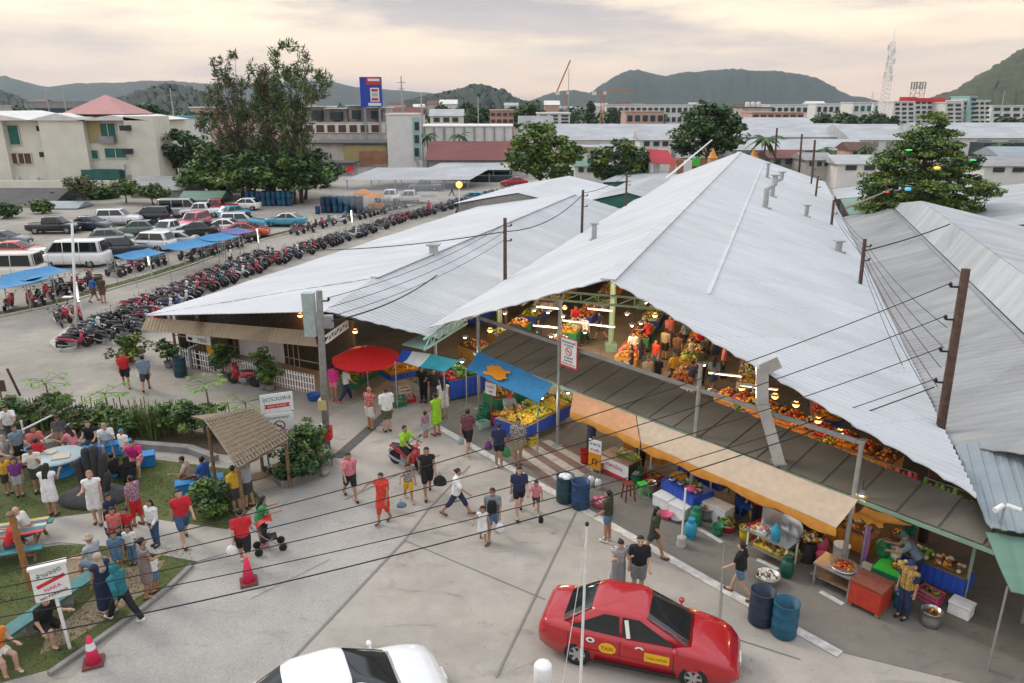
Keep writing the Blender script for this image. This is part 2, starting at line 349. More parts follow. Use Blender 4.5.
def tufts(name,polys,dens,hgt,mats,seed):
 r=np.random.default_rng(seed); Vs=[]
 for poly in polys:
  xs=[p[0]for p in poly]; ys=[p[1]for p in poly]; n=int(dens*(max(xs)-min(xs))*(max(ys)-min(ys)))
  q=np.stack([r.uniform(min(xs),max(xs),n),r.uniform(min(ys),max(ys),n)],1); ins=np.zeros(n,bool); k=len(poly)
  for i in range(k):
   a,b=poly[i],poly[(i+1)%k]; cnd=((a[1]>q[:,1])!=(b[1]>q[:,1]))&(q[:,0]<(b[0]-a[0])*(q[:,1]-a[1])/(b[1]-a[1]+1e-9)+a[0]); ins^=cnd
  pat=np.sin(q[:,0]*1.7+1.3*np.sin(q[:,1]*1.1))*np.sin(q[:,1]*1.9+.7*np.cos(q[:,0]*2.3))+r.normal(0,.4,n)
  q=q[ins&(pat>-.35)]; Vs.append(q)
 q=np.concatenate(Vs); n=len(q); a=r.uniform(0,2*np.pi,n); h=hgt*r.uniform(.5,1.4,n); wd=hgt*.35; lean=r.normal(0,hgt*.6,(n,2))
 V_=np.zeros((n,3,3)); V_[:,0,0]=q[:,0]+wd*np.cos(a); V_[:,0,1]=q[:,1]+wd*np.sin(a); V_[:,1,0]=q[:,0]-wd*np.cos(a); V_[:,1,1]=q[:,1]-wd*np.sin(a)
 V_[:,:2,2]=.02; V_[:,2,:2]=q+lean; V_[:,2,2]=h
 me=np_mesh(name,V_.reshape(-1,3),np.arange(3*n).reshape(-1,3),mats,r.integers(0,len(mats),n)); return tag(link(name,me),'short trampled grass of the small park','grass',kind='stuff')
M['blade_a']=mat('grass_blade',(.08,.12,.025),.7,var=.3); M['blade_b']=mat('dry_grass_blade',(.15,.14,.045),.7,var=.3); M['blade_c']=mat('dark_grass_blade',(.05,.085,.02),.7,var=.3)
tufts('grass',[px((-60,700),(55,668),(140,612),(195,562),(190,547),(60,547),(-60,567)),px((-80,470),(40,452),(120,455),(235,470),(258,500),(228,528),(170,520),(105,510),(40,518),(-80,530))],260,.05,[M['blade_a'],M['blade_b'],M['blade_c']],3)
o=tufts('verge_grass',[[(a.x-.6,a.y-.3),(b.x-.6,b.y-.3),(b.x+.5,b.y+.4),(a.x+.5,a.y+.4)]for a,b in zip(verge[:-1],verge[1:])],60,.10,[M['blade_a'],M['blade_b']],4)
o['label']='scrubby grass on the strip between the motorbike rows'
def roof_mat(name,col,rust=0.0,streak=.12,metal=.0,rough=.5):
 m=bpy.data.materials.new(name); MATS[name]=m; m.use_nodes=True; nt=m.node_tree; N=nt.nodes.new; L=nt.links.new
 b=nt.nodes['Principled BSDF']; b.inputs['Roughness'].default_value=rough; b.inputs['Metallic'].default_value=metal; b.inputs['Specular IOR Level'].default_value=.35
 tc=N('ShaderNodeTexCoord')
 mp=N('ShaderNodeMapping'); mp.inputs['Rotation'].default_value=(0,0,R(19.56)); mp.inputs['Scale'].default_value=(.25,1.6,.25); L(tc.outputs['Object'],mp.inputs[0])
 n=N('ShaderNodeTexNoise'); n.inputs['Scale'].default_value=1.0; n.inputs['Detail'].default_value=7; n.inputs['Roughness'].default_value=.65; L(mp.outputs[0],n.inputs[0])
 r=N('ShaderNodeMapRange'); r.inputs[1].default_value=.3; r.inputs[2].default_value=.75; r.inputs[3].default_value=1.04; r.inputs[4].default_value=1-streak; L(n.outputs[0],r.inputs[0])
 n2=N('ShaderNodeTexNoise'); n2.inputs['Scale'].default_value=.22; n2.inputs['Detail'].default_value=5; L(tc.outputs['Object'],n2.inputs[0])
 r2=N('ShaderNodeMapRange'); r2.inputs[1].default_value=.35; r2.inputs[2].default_value=.7; r2.inputs[3].default_value=1.03; r2.inputs[4].default_value=1-streak*.8; L(n2.outputs[0],r2.inputs[0])
 k=N('ShaderNodeMath'); k.operation='MULTIPLY'; L(r.outputs[0],k.inputs[0]); L(r2.outputs[0],k.inputs[1])
 mp4=N('ShaderNodeMapping'); mp4.inputs['Rotation'].default_value=(0,0,R(19.56)); mp4.inputs['Scale'].default_value=(.26,1.05,.001); L(tc.outputs['Object'],mp4.inputs[0])
 vf=N('ShaderNodeVectorMath'); vf.operation='FLOOR'; L(mp4.outputs[0],vf.inputs[0]); wn=N('ShaderNodeTexWhiteNoise'); L(vf.outputs[0],wn.inputs[0])
 r5=N('ShaderNodeMapRange'); r5.inputs[3].default_value=1-streak*.55; r5.inputs[4].default_value=1.03; L(wn.outputs[0],r5.inputs[0]); k5=N('ShaderNodeMath'); k5.operation='MULTIPLY'; L(k.outputs[0],k5.inputs[0]); L(r5.outputs[0],k5.inputs[1])
 fr5=N('ShaderNodeVectorMath'); fr5.operation='FRACTION'; L(mp4.outputs[0],fr5.inputs[0]); sx5=N('ShaderNodeSeparateXYZ'); L(fr5.outputs[0],sx5.inputs[0]); lp5=N('ShaderNodeMapRange'); lp5.inputs[1].default_value=0; lp5.inputs[2].default_value=.022; lp5.inputs[3].default_value=.84; lp5.inputs[4].default_value=1; L(sx5.outputs[0],lp5.inputs[0]); k6=N('ShaderNodeMath'); k6.operation='MULTIPLY'; L(k5.outputs[0],k6.inputs[0]); L(lp5.outputs[0],k6.inputs[1])
 h=N('ShaderNodeHueSaturation'); h.inputs['Color'].default_value=tuple(col)+(1,); L(k6.outputs[0],h.inputs['Value'])
 n3=N('ShaderNodeTexNoise'); n3.inputs['Scale'].default_value=.55; n3.inputs['Detail'].default_value=9; n3.inputs['Roughness'].default_value=.7; L(tc.outputs['Object'],n3.inputs[0])
 r3=N('ShaderNodeMapRange'); r3.inputs[1].default_value=.72-.3*rust; r3.inputs[2].default_value=.80-.2*rust; r3.inputs[4].default_value=.85 if rust else 0; L(n3.outputs[0],r3.inputs[0])
 mx=N('ShaderNodeMixRGB'); mx.inputs[2].default_value=(.16,.065,.035,1); L(r3.outputs[0],mx.inputs[0]); L(h.outputs[0],mx.inputs[1]); L(mx.outputs[0],b.inputs['Base Color'])
 return m
M['roof_white']=roof_mat('white_metal_roofing',(.55,.57,.59),.12,.12)
M['roof_gray']=roof_mat('grey_metal_roofing',(.33,.335,.335),.12,.26)
M['roof_bluegray']=roof_mat('blue_grey_metal_roofing',(.30,.35,.38),0,.2)
M['roof_olive']=roof_mat('old_brown_grey_sheeting',(.20,.182,.147),0,.3)
M['roof_green']=roof_mat('pale_green_sheeting',(.17,.31,.24),0,.25)
M['roof_pale']=roof_mat('pale_roofing',(.45,.47,.485),0,.22)
M['roof_red']=roof_mat('rusty_red_roofing',(.20,.05,.04),.35,.3)
M['roof_redbright']=roof_mat('bright_red_roofing',(.42,.02,.03),0,.15)
M['roof_rust']=roof_mat('rusted_tin_sheeting',(.52,.41,.28),.55,.3)
M['green_steel']=mat('pale_green_steel',(.22,.34,.26),.5,.0,.15,3)
def corrugated(name,poly,e1,m,pitch=.25,amp=.022,th=.03,parent=None,trap=False,jitter=.008):
 """sheet metal: planar 3-D polygon, ribs repeat along e1 and run across it"""
 poly=[Vector(p)for p in poly]; n=(poly[1]-poly[0]).cross(poly[2]-poly[0]).normalized()
 if n.z<0:n=-n
 e1=Vector(e1); e1=(e1-n*e1.dot(n)).normalized(); e2=n.cross(e1).normalized(); o=poly[0]
 q=[((p-o).dot(e1),(p-o).dot(e2))for p in poly]; t0=min(a for a,b in q); t1=max(a for a,b in q)
 prof=((0,0),(.3,0),(.4,1),(.9,1))if trap and pitch<.9 else((0,1),(.92,1),(.94,0),(.98,0))if trap else((0,0),(.25,.8),(.5,1),(.75,.8))
 ts=[]; i=0
 while t0+i*pitch<t1:
  for f_,h in prof:
   t=t0+(i+f_)*pitch
   if t<t1:ts.append((max(t,t0+1e-4),h))
  i+=1
 ts.append((t1-1e-4,0)); r=random.Random(len(poly)+int(t1*10)); SEG=5; vs=[]; fs=[]
 for k,(t,h)in enumerate(ts):
  ws=[]
  for a in range(len(q)):
   (ta,wa),(tb,wb)=q[a],q[(a+1)%len(q)]
   if(ta-t)*(tb-t)<=0 and ta!=tb:ws.append(wa+(wb-wa)*(t-ta)/(tb-ta))
  if not ws:ws=[0]
  lo,hi=min(ws),max(ws); sheet_off=(int(t/.76)*7919%13)/13*jitter
  for sg in range(SEG+1):
   wv=lo+(hi-lo)*sg/SEG
   z=h*amp+sheet_off+.018*math.sin(t*.9+wv*.7)*math.sin(wv*.5)
   vs.append(o+e1*t+e2*wv+n*z)
  if k:
   for sg in range(SEG):
    a=(k-1)*(SEG+1)+sg; b=k*(SEG+1)+sg; fs.append((a,b,b+1,a+1))
 nv=len(vs); nk=len(ts); vs+=[v-n*th for v in vs]; fs2=[tuple(reversed([i+nv for i in f_]))for f_ in fs]; rim=[]
 for k in range(nk-1):
  a,b=k*(SEG+1),(k+1)*(SEG+1); rim+=[(b,a,a+nv,b+nv),(a+SEG,b+SEG,b+SEG+nv,a+SEG+nv)]
 for sg in range(SEG):
  a=(nk-1)*(SEG+1)+sg; rim+=[(sg,sg+1,sg+1+nv,sg+nv),(a+1,a,a+nv,a+1+nv)]
 mb=MB(); mb.add(vs,fs+fs2+rim); return mb.build(name,m,parent)
def Zp(p,z):return Vector((p[0],p[1],z))
hall=thing('market_hall','big open market hall with tall white ribbed gable roof over lit stalls','market hall',(0,0,0))
A0=Zp(APEX,7.0); A1=A0+RD*74
RE=P(976,498,3.7); LE=P(429,328,3.7)
qr=(RE-A0).dot(RQ); ql=(LE-A0).dot(RQ)
REb=Zp(A1+RQ*qr,3.7); LEb=Zp(A1+RQ*ql,3.7)
rf=corrugated('roof',[A0,RE,REb,A1],RD,M['roof_white'],.34,.055,parent=hall)
corrugated('roof',[A0,A1,LEb,LE],RD,M['roof_white'],.34,.04,parent=hall)
mb=MB(); mb.bar(A0-RD*.05+Vector((0,0,.03)),A1+Vector((0,0,.03)),.5,.05); mb.build('ridge_cap',M['roof_white'],hall)
mb=MB(); k0=A0+(RE-A0)*.50; k0=Zp(A0+RQ*3.0,7-3.3*3.0/qr)
mb.bar(k0+RD*3+Vector((0,0,.05)),k0+RD*73+Vector((0,0,.05)),.16,.05); mb.build('roof_seam',M['roof_white'],hall)
def truss(mb,a,b,h,n,r=.05):
 a,b=Vector(a),Vector(b); up=Vector((0,0,h)); mb.bar(a,b,r*2); mb.bar(a+up,b+up,r*2)
 for i in range(n):
  p=a.lerp(b,i/n); q=a.lerp(b,(i+1)/n); mb.bar(p,q+up,r); mb.bar(q+up,q,r)
for i in range(6):
 t=13.6+i*9.0
 for q_ in(-2.6,-9.0,4.6):
  base=RW(t,q_); zt=6.9-3.3*abs(q_)/(qr if q_>0 else-ql)
  mb=MB(); mb.tube([base,Zp(base,zt)],.15 if abs(q_)<3 else.1,10); mb.box((base.x,base.y,.2),(.6,.6,.4)); mb.box((base.x,base.y,zt-.1),(.36,.36,.08)); mb.build('column',M['green_steel'],hall)
for i in range(6):
 t=9.0+i*9.0; mb=MB(); truss(mb,RW(t,ql+2.4,3.75),RW(t,qr-2.4,3.75),.42,16,.045)
 mb.bar(RW(t,ql+.5,3.74),RW(t,0,6.8),.09); mb.bar(RW(t,qr-.5,3.74),RW(t,0,6.8),.09); mb.build('roof_truss',M['green_steel'],hall)
for q_ in(ql+2,ql+4.5,-3,2.8,5,7.5):
 sl_=7-3.3*abs(q_)/(qr if q_>0 else-ql)-.12
 st=.35+((RE-A0).dot(RD)*q_/qr if q_>0 else(LE-A0).dot(RD)*q_/ql)
 mb=MB(); mb.bar(RW(st,q_,sl_),RW(73,q_,sl_),.07,.1); mb.build('purlin',M['grey_steel'],hall)
mb=MB(); mb.bar(F(-23.2,0,4.12),F(-7.1,0,4.12),.07,.12); mb.build('front_rail',M['grey_steel'],hall)
for s_,zt in((-23.09,4.3),(-18.3,5.85),(-12.2,5.0),(-7.15,4.2)):
 mb=MB(); mb.tube([F(s_,0,0),F(s_,0,zt)],.065,10); mb.box(tuple(F(s_,0,.02)),(.3,.3,.05),.85); mb.box(tuple(F(s_,0,zt-.03)),(.18,.18,.06),.85); mb.build('front_post',M['steel'],hall)
lean=[F(-23.4,0.02,2.52),F(-3.3,.02,2.55),F(-3.3,1.35,2.82),F(-24.0,2.85,2.82)]
corrugated('lean_to_roof',lean,FD,M['roof_olive'],1.0,.04,parent=hall,trap=True)
mb=MB(); mb.bar(F(-23.4,.0,2.46),F(-3.3,.0,2.49),.06,.1); mb.build('eave_beam',M['green_steel'],hall)
for i in range(6):
 s_=-23+i*3.7; o_=2.65-(s_+23.4)*.072; mb=MB(); mb.tube([F(s_,o_,0),F(s_,o_,2.74)],.04,8); mb.build('rear_post',M['green_steel'],hall)
def flue(pts,w_,lab,box=False):
 o=thing('roof_vent',lab,'vent',tuple(pts[0])); mb=MB(); l=[Vector(p)-Vector(pts[0])for p in pts]
 if box:
  for a,b in zip(l[:-1],l[1:]):mb.bar(a,b,w_,w_,up=(.3,1,.2))
 else:mb.tube(l,w_/2,10)
 mb.build('flue_pipe',M['steel'],o)
 mb=MB(); mb.box((l[0].x,l[0].y,.02),(w_*1.7,w_*1.7,.1)); mb.build('flashing',M['steel'],o)
 mb=MB(); e=l[-1]; mb.box((e.x,e.y,e.z+.06),(w_*1.5,w_*1.3,.08)); mb.build('cowl',M['steel'],o)
def onroof(t,q):return RW(t,q,7-3.3*abs(q)/(qr if q>0 else-ql))
def vent_at(pxl,t0=None,q=None,h=1.2,w_=.35,lab='',side=1,bend=0):
 u,v=(pxl[0]-512)/CAM_F,(pxl[1]-341.5)/CAM_F; d=Vector((u,_c-v*_s,-_s-v*_c))
 n=((RE-A0).cross(A1-A0)if side>0 else(LE-A0).cross(A1-A0)).normalized(); o=Vector((0,0,CAM_H)); t=(A0-o).dot(n)/d.dot(n); p=o+d*t
 pts=[p,p+Vector((0,0,h))]
 if bend:pts=[p,p+Vector((0,0,h*.6)),p+Vector((bend,0,h*.75)),p+Vector((bend,0,h))]
 flue(pts,w_,lab)
vent_at((765,208),h=2.2,w_=.4,lab='tall bent grey flue halfway up the far right slope of the white roof',bend=.5)
vent_at((772,197),h=1.9,w_=.35,lab='bent grey flue just behind the tallest flue on the white roof',bend=.6)
vent_at((767,178),h=1.3,w_=.3,lab='thin grey flue nearest the far end of the white roof ridge')
vent_at((806,217),h=.8,w_=.3,lab='short pale stub vent right of the tall flues on the white roof')
vent_at((838,252),h=.6,w_=.4,lab='squat pale vent box at the right eave of the white roof beside a timber pole')
vent_at((594,240),h=.9,w_=.3,lab='short grey flue alone on the left slope of the main white roof',side=-1)
dk=thing('kitchen_duct','shiny square steel duct bending up from the stall awning past the white roof edge','duct',tuple(F(-9.4,.25,2.6)))
base=F(-9.4,.25,2.6); top_pts=[at_depth(779,487,base.y),at_depth(779,462,base.y),at_depth(762,402,base.y+.2),at_depth(762,368,base.y+.2),at_depth(771,358,base.y+.2)]
mb=MB(); l=[p-base for p in top_pts]
for a,b in zip(l[:3],l[1:4]):mb.bar(a,b+(b-a).normalized()*.04,.32,.32,up=(.2,1,0))
mb.build('duct_run',mat('shiny_duct',(.62,.62,.63),.3,.85,.15,4),dk)
mb=MB(); mb.bar(l[3]-Vector((.05,0,.02)),l[3]+Vector((.42,-.05,.24)),.35,.33,up=(.2,1,0)); mb.build('outlet',MATS['shiny_duct'],dk)
for p in(l[1],l[2],l[0].lerp(l[1],.3)):mb=MB(); mb.box(tuple(p),(.39,.39,.05)); mb.build('flange',M['steel'],dk)
h2=thing('market_annexe','lower white and grey ribbed roof hall left of the main roof beside the motorbikes','market hall',(0,0,0))
mat_annexe=M['roof_annexe']=roof_mat('annexe_metal_roofing',(.53,.55,.565),.1,.12)
T2=P(146,315,3.1); A2=P(374,278,4.8); C2=P(438,339,3.2)
T2b=Zp(T2+RD*44,3.1); A2b=A2+RD*36; C2b=Zp(C2+RD*41,3.2)
nr=(C2-A2).cross(RD); B2x=P(325,310,4.2)
u,v=(325-512)/CAM_F,(311-341.5)/CAM_F; dd=Vector((u,_c-v*_s,-_s-v*_c)); oo=Vector((0,0,CAM_H)); B2=oo+dd*((A2-oo).dot(nr)/dd.dot(nr))
corrugated('roof',[A2,A2b,T2b,T2],RD,M['roof_white'],.3,.02,parent=h2)
corrugated('roof',[B2,C2,C2b,A2b,A2],RD,mat_annexe,.3,.03,parent=h2,trap=True)
corrugated('hip_sheet',[T2-Vector((0,0,.02)),B2-Vector((0,0,.02)),A2-Vector((0,0,.02))],(B2-T2),M['roof_white'],.3,.01,parent=h2)
mb=MB(); mb.bar(A2+Vector((0,0,.04)),A2b+Vector((0,0,.04)),.4,.04); mb.build('ridge_cap',M['roof_white'],h2)
for i in range(5):
 for q_ in(.06,.5,.92):
  t=2.2+(3.5 if q_==.5 else 0)+i*8.5; b=T2.lerp(C2,q_)+RD*t+RD*(0 if q_!=.5 else-1.5); zt=2.85 if q_!=.5 else 3.9
  mb=MB(); mb.tube([Zp(b,0),Zp(b,zt)],.08,8); mb.build('column',M['grey_steel'],h2)
mb=MB(); wa=Zp(T2+RD*1.5+RQ*.8,0); wb=wa+RD*42; mb.bar(wa+Vector((0,0,.55)),wb+Vector((0,0,.55)),.15,1.1); mb.build('low_wall',M['dark_concrete'],h2)
flue([P(434,262,4.35),P(434,262,4.35)+Vector((0,0,.9))],.5,'square pale vent box on the grey slope of the annexe roof')
def gable_block(name,label,corners_t,q0,q1,ze,zr,m,t0,t1,wall=None,pitch=.4,base=APEX,d1=RD,d2=RQ,cat='roofed building',skew=0):
 o=thing(name,label,cat,tuple(Zp(base+d1*t0+d2*(q0+q1)/2,0))); rt=Vector(o.location); qm=(q0+q1)/2
 g_=lambda t,q,z:Zp(base+d1*t+d2*q,z)-rt
 corrugated('roof',[g_(t0,qm,zr),g_(t0,q1+.4,ze),g_(t1,q1+.4,ze),g_(t1,qm,zr)],d1,m,pitch,.025,parent=o)
 corrugated('roof',[g_(t0,qm,zr),g_(t1,qm,zr),g_(t1,q0-.4,ze),g_(t0,q0-.4,ze)],d1,m,pitch,.025,parent=o)
 if wall:
  mb=MB(); a,b,c_,d_=g_(t0+.3,q0,0),g_(t0+.3,q1,0),g_(t1-.3,q1,0),g_(t1-.3,q0,0); up=Vector((0,0,ze-.05)); mid0=g_(t0+.3,qm,zr-.12); mid1=g_(t1-.3,qm,zr-.12)
  mb.add([a,b,c_,d_,a+up,b+up,c_+up,d_+up,mid0,mid1],[(0,1,5,8,4),(1,2,6,5),(2,3,7,9,6),(3,0,4,7),(4,8,9,7),(8,5,6,9)]); mb.build('wall',wall,o)
 return o
dim_wall=mat('dim_block_wall',(.30,.29,.27),.85,var=.25)
gable_block('market_shed','long white shed roof behind the annexe roof beside the two trunked tree',None,-24.5,-12,3.3,4.6,M['roof_white'],43.5,62,dim_wall,.5)
gable_block('market_shed','small white shed roof with a green side under the far timber pole',None,-12.5,-5.2,3.4,4.4,M['roof_pale'],49,68,mat('green_sheet_wall',(.05,.20,.15),.7),.5)
gable_block('market_shed','pale flat roofed shed furthest back between red roofed stall and bushy tree',None,-16,-5,3.2,3.6,M['roof_pale'],70,82,mat('green_sheet_wall',(.05,.20,.15)),.5)
rr=thing('side_hall','grey ribbed roof with rust spots between the main white roof and the gutter','market hall',(0,0,0))
ge=lambda t,q,z:RW(t,q,z)
qg=(P(955,274,4.6)-A0).dot(RQ)
g0,g1=P(1100,400,4.6),P(877,206,4.6); tg0,tg1=(g0-A0).dot(RD),(g1-A0).dot(RD)
qv=qr-.6; v0=P(953,447,3.35); tv0=(v0-A0).dot(RD)
fr=[RW(tv0,qv,3.35),RW(tv0-2.8,qg,4.6),RW(tg1,qg,4.6),RW(tg1-.3,qv,3.35)]
corrugated('roof',fr,RD,M['roof_gray'],.35,.03,parent=rr)
mb=MB(); mb.bar(RW(tv0-3.2,qg+.1,4.62),RW(tg1,qg+.1,4.62),.22,.12); mb.build('gutter',M['grey_steel'],rr)
for i in range(5):
 for q_ in(qg-.3,):
  b=RW(tv0+2+i*9,q_); mb=MB(); mb.tube([b,Zp(b,3.2 if q_<qv+1 else 4.45)],.08,8); mb.build('column',M['grey_steel'],rr)
mb=MB()
for i in range(0):mb.ball(tuple(RW(tg1-3.2+rnd.uniform(-1.6,1.6),qv+3.0+rnd.uniform(-1.2,1.2),3.35+1.25*(3.0)/(qg-qv)+.06)),(rnd.uniform(.15,.45),rnd.uniform(.12,.3),.05),8,4)
r2=thing('tall_side_hall','pale ribbed roof rising to the right of the dark gutter line below the decorated tree','market hall',(0,0,0))
w0=P(1100,330,6.3); q2=(P(951,222,6.0)-A0).dot(RQ)
s2=[RW(tv0-3.5,qg+.25,4.7),RW(tv0-5,q2,6.0),RW(tg1-8,q2,6.0),RW(tg1+1.0,qg+.25,4.7)]
corrugated('roof',s2,RD,M['roof_pale'],.35,.03,parent=r2)
s3=[RW(tv0-5,q2+.02,6.0),RW(tv0-6,q2+7,4.4),RW(tg1-8,q2+7,4.4),RW(tg1-8,q2+.02,6.0)]
corrugated('roof',s3,RD,M['roof_pale'],.35,.03,parent=r2)
for i in range(5):
 b=RW(tv0+1+i*8,q2); mb=MB(); mb.tube([b,Zp(b,5.9)],.1,8); mb.build('column',M['grey_steel'],r2)
gable_block('side_shed','wide white shed roof right of the decorated tree at the picture edge',None,q2+7,q2+21,4.2,6.0,M['roof_pale'],8,36,dim_wall,.45)
gable_block('side_shed','white shed roof with a dark torn corner behind the decorated tree',None,q2+4,q2+24,4.0,5.4,M['roof_pale'],38,62,dim_wall,.45)
gable_block('side_shed','pale green sheet roof beside the far right eave of the main white roof',None,qr+1.2,qr+10,3.5,4.3,M['roof_green'],46.5,58,dim_wall,.6)
gable_block('side_shed','low white roof behind the green sheet roof',None,qr+1,qr+15,3.3,4.4,M['roof_pale'],60,70,dim_wall,.45)
lc=thing('corner_roof','blue grey ribbed roof of the corner stall below the big timber pole','roof',(0,0,0))
c0,c1,c2_,c3=P(955,446,3.75),P(988,528,3.0),P(1110,548,3.0),P(1110,440,3.75)
corrugated('roof',[c0,c1,c2_,c3],(c2_-c1),M['roof_bluegray'],.3,.03,parent=lc,trap=True)
for p in(P(1060,528,3.0),P(1100,546,3.0)):
 mb=MB(); mb.tube([Zp(p,0)+Vector((0,.4,0)),Zp(p,2.95)+Vector((0,.4,0))],.05,8); mb.build('post',M['grey_steel'],lc)
ga=thing('green_awning','pale green sheet awning below the blue grey corner roof at the right edge','awning',(0,0,0))
d0,d1_,d2_,d3=P(986,532,2.85),P(1110,552,2.85),P(1130,612,2.3),P(1009,592,2.3)
corrugated('sheet',[d0,d3,d2_,d1_],(d1_-d0),M['roof_green'],.5,.02,parent=ga)
for p in(d3,d2_):
 mb=MB(); mb.tube([Zp(p,0)+Vector((.1,.2,0)),Zp(p,2.3)+Vector((.1,.2,0))],.025,8); mb.build('post',M['grey_steel'],ga)
cc=thing('security_camera','twin white security cameras on a short post at the edge of the corner roof','camera',tuple(P(1000,526,3.02)))
mb=MB(); mb.tube([(0,0,0),(0,0,.55)],.03,8); mb.build('post',M['steel'],cc)
for sx in(-1,1):
 mb=MB(); mb.tube([(sx*.05,0,.55),(sx*.28,-.12,.50)],.06,10); mb.tube([(sx*.28,-.12,.50),(sx*.30,-.13,.495)],.065,10); mb.build('camera_head',M['white_paint'],cc)
shp=thing('snack_shop','small shop with a rusty tin awning and dark openings behind a white picket fence','shop',tuple(P(165,362)))
S0,S1=P(165,362),P(322,397); SD=(S1-S0).normalized(); SN=Vector((-SD.y,SD.x,0)); SL=(S1-S0).length
S=lambda s_,o_,z:SD*s_+SN*o_+Vector((0,0,z))
aw0,aw1,aw2,aw3=P(141,330,2.25)-S0,P(318,347,2.35)-S0,P(313,331,2.95)-S0,P(146,317,2.85)-S0
corrugated('awning',[aw0,aw1,aw2,aw3],SD,M['roof_rust'],.2,.035,parent=shp)
mb=MB(); mb.hexa([S(.3,2.6,0),S(SL-.2,2.6,0),S(SL-.2,2.8,0),S(.3,2.8,0),S(.3,2.6,2.9),S(SL-.2,2.6,2.9),S(SL-.2,2.8,2.9),S(.3,2.8,2.9)])
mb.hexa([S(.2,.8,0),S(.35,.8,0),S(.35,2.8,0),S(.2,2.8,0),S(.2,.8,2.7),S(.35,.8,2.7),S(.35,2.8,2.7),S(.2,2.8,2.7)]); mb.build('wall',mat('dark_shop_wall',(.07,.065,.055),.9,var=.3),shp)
for s_ in(.3,2.1,4.6,7.0,SL-.3):
 mb=MB(); mb.bar(S(s_,.5,0),S(s_,.5,2.45),.1); mb.build('post',M['wood'],shp)
mb=MB()
for i in range(30):
 if 2<i<27 and not(10<i<14):s_=.4+i*(SL-.8)/30; mb.bar(S(s_,.52,.95),S(s_,.52,2.3),.035)
mb.bar(S(.3,.52,1.35),S(SL-.3,.52,1.35),.04); mb.build('bar_grille',mat('grey_bars',(.22,.19,.15),.7),shp)
mb=MB(); n_=14; rows=[]
for i in range(n_+1):
 s_=5.0+2.9*i/n_; rows.append((S(s_,.42+.04*math.sin(i*2.1),1.05),S(s_,.42+.03*math.sin(i*2.1+1),2.25)))
mb.loft([[a,b,b+SN*.01,a+SN*.01]for a,b in rows]); mb.build('curtain',mat('white_curtain',(.52,.49,.47),.85,var=.1),shp)
fn=thing('picket_fence','low white picket fence along the front of the rusty awning shop','fence',tuple(S0))
for i,(a,b)in enumerate(((.6,2.5),(2.5,4.5),(4.9,7.2),(7.5,SL-.4))):
 mb=MB(); n_=int((b-a)/.16)
 for k in range(n_+1):
  s_=a+(b-a)*k/n_; mb.bar(S(s_,0,.05),S(s_,0,.98),.05,.025)
 for z in(.25,.55,.85):mb.bar(S(a,-.02,z),S(b,-.02,z),.05,.03)
 mb.build('picket_panel',M['white_paint'],fn)
sg=thing('shop_sign','white painted shop board with black lettering hung under the rusty awning','sign',tuple(S0+S(1.75,.1,1.72)))
mb=MB(); mb.bar(S(0,0,0),S(1.7,0,0),.03,.72); mb.build('board',M['white_paint'],sg)
rz_=math.atan2(SD.y,SD.x)
text('ผัดไทย',.36,M['black'],sg,S(.62,-.02,.17),(R(90),0,rz_),maxw=1.0); text('วาริณี',.30,M['black'],sg,S(1.1,-.02,-.17),(R(90),0,rz_),maxw=.85)
mb=MB(); mb.lathe([(.02,-.1),(.12,-.09),(.17,.02),(.18,.06),(.02,.06)],S(.28,-.021,-.18),12); b_=mb.build('bowl_mark',M['black'],sg)
for v_ in b_.data.vertices:
 d_=v_.co.dot(SN); v_.co-=SN*(d_-(S(.28,-.021,-.18)).dot(SN))*.95
mb=MB(); rows=[(S(s_,.25+.03*math.sin(s_*9),.75),S(s_,.25,1.3))for s_ in[2.9+.1*i for i in range(12)]]
mb.loft([[a,b,b+SN*.01,a+SN*.01]for a,b in rows]); tag(mb.build('banner',mat('orange_cloth',(.62,.26,.02),.8)),'orange cloth banner hung inside the white picket fence','banner').location=S0
def lerp_prof(prof,x):
 if x<=prof[0][0]:return prof[0][1]
 for(a,fa),(b,fb)in zip(prof[:-1],prof[1:]):
  if x<=b:
   t=(x-a)/(b-a); return fa+(fb-fa)*t
 return prof[-1][1]
def side_ring(x,y0,z0,y1,z1,z):
 return y0+(y1-y0)*(z-z0)/(z1-z0)
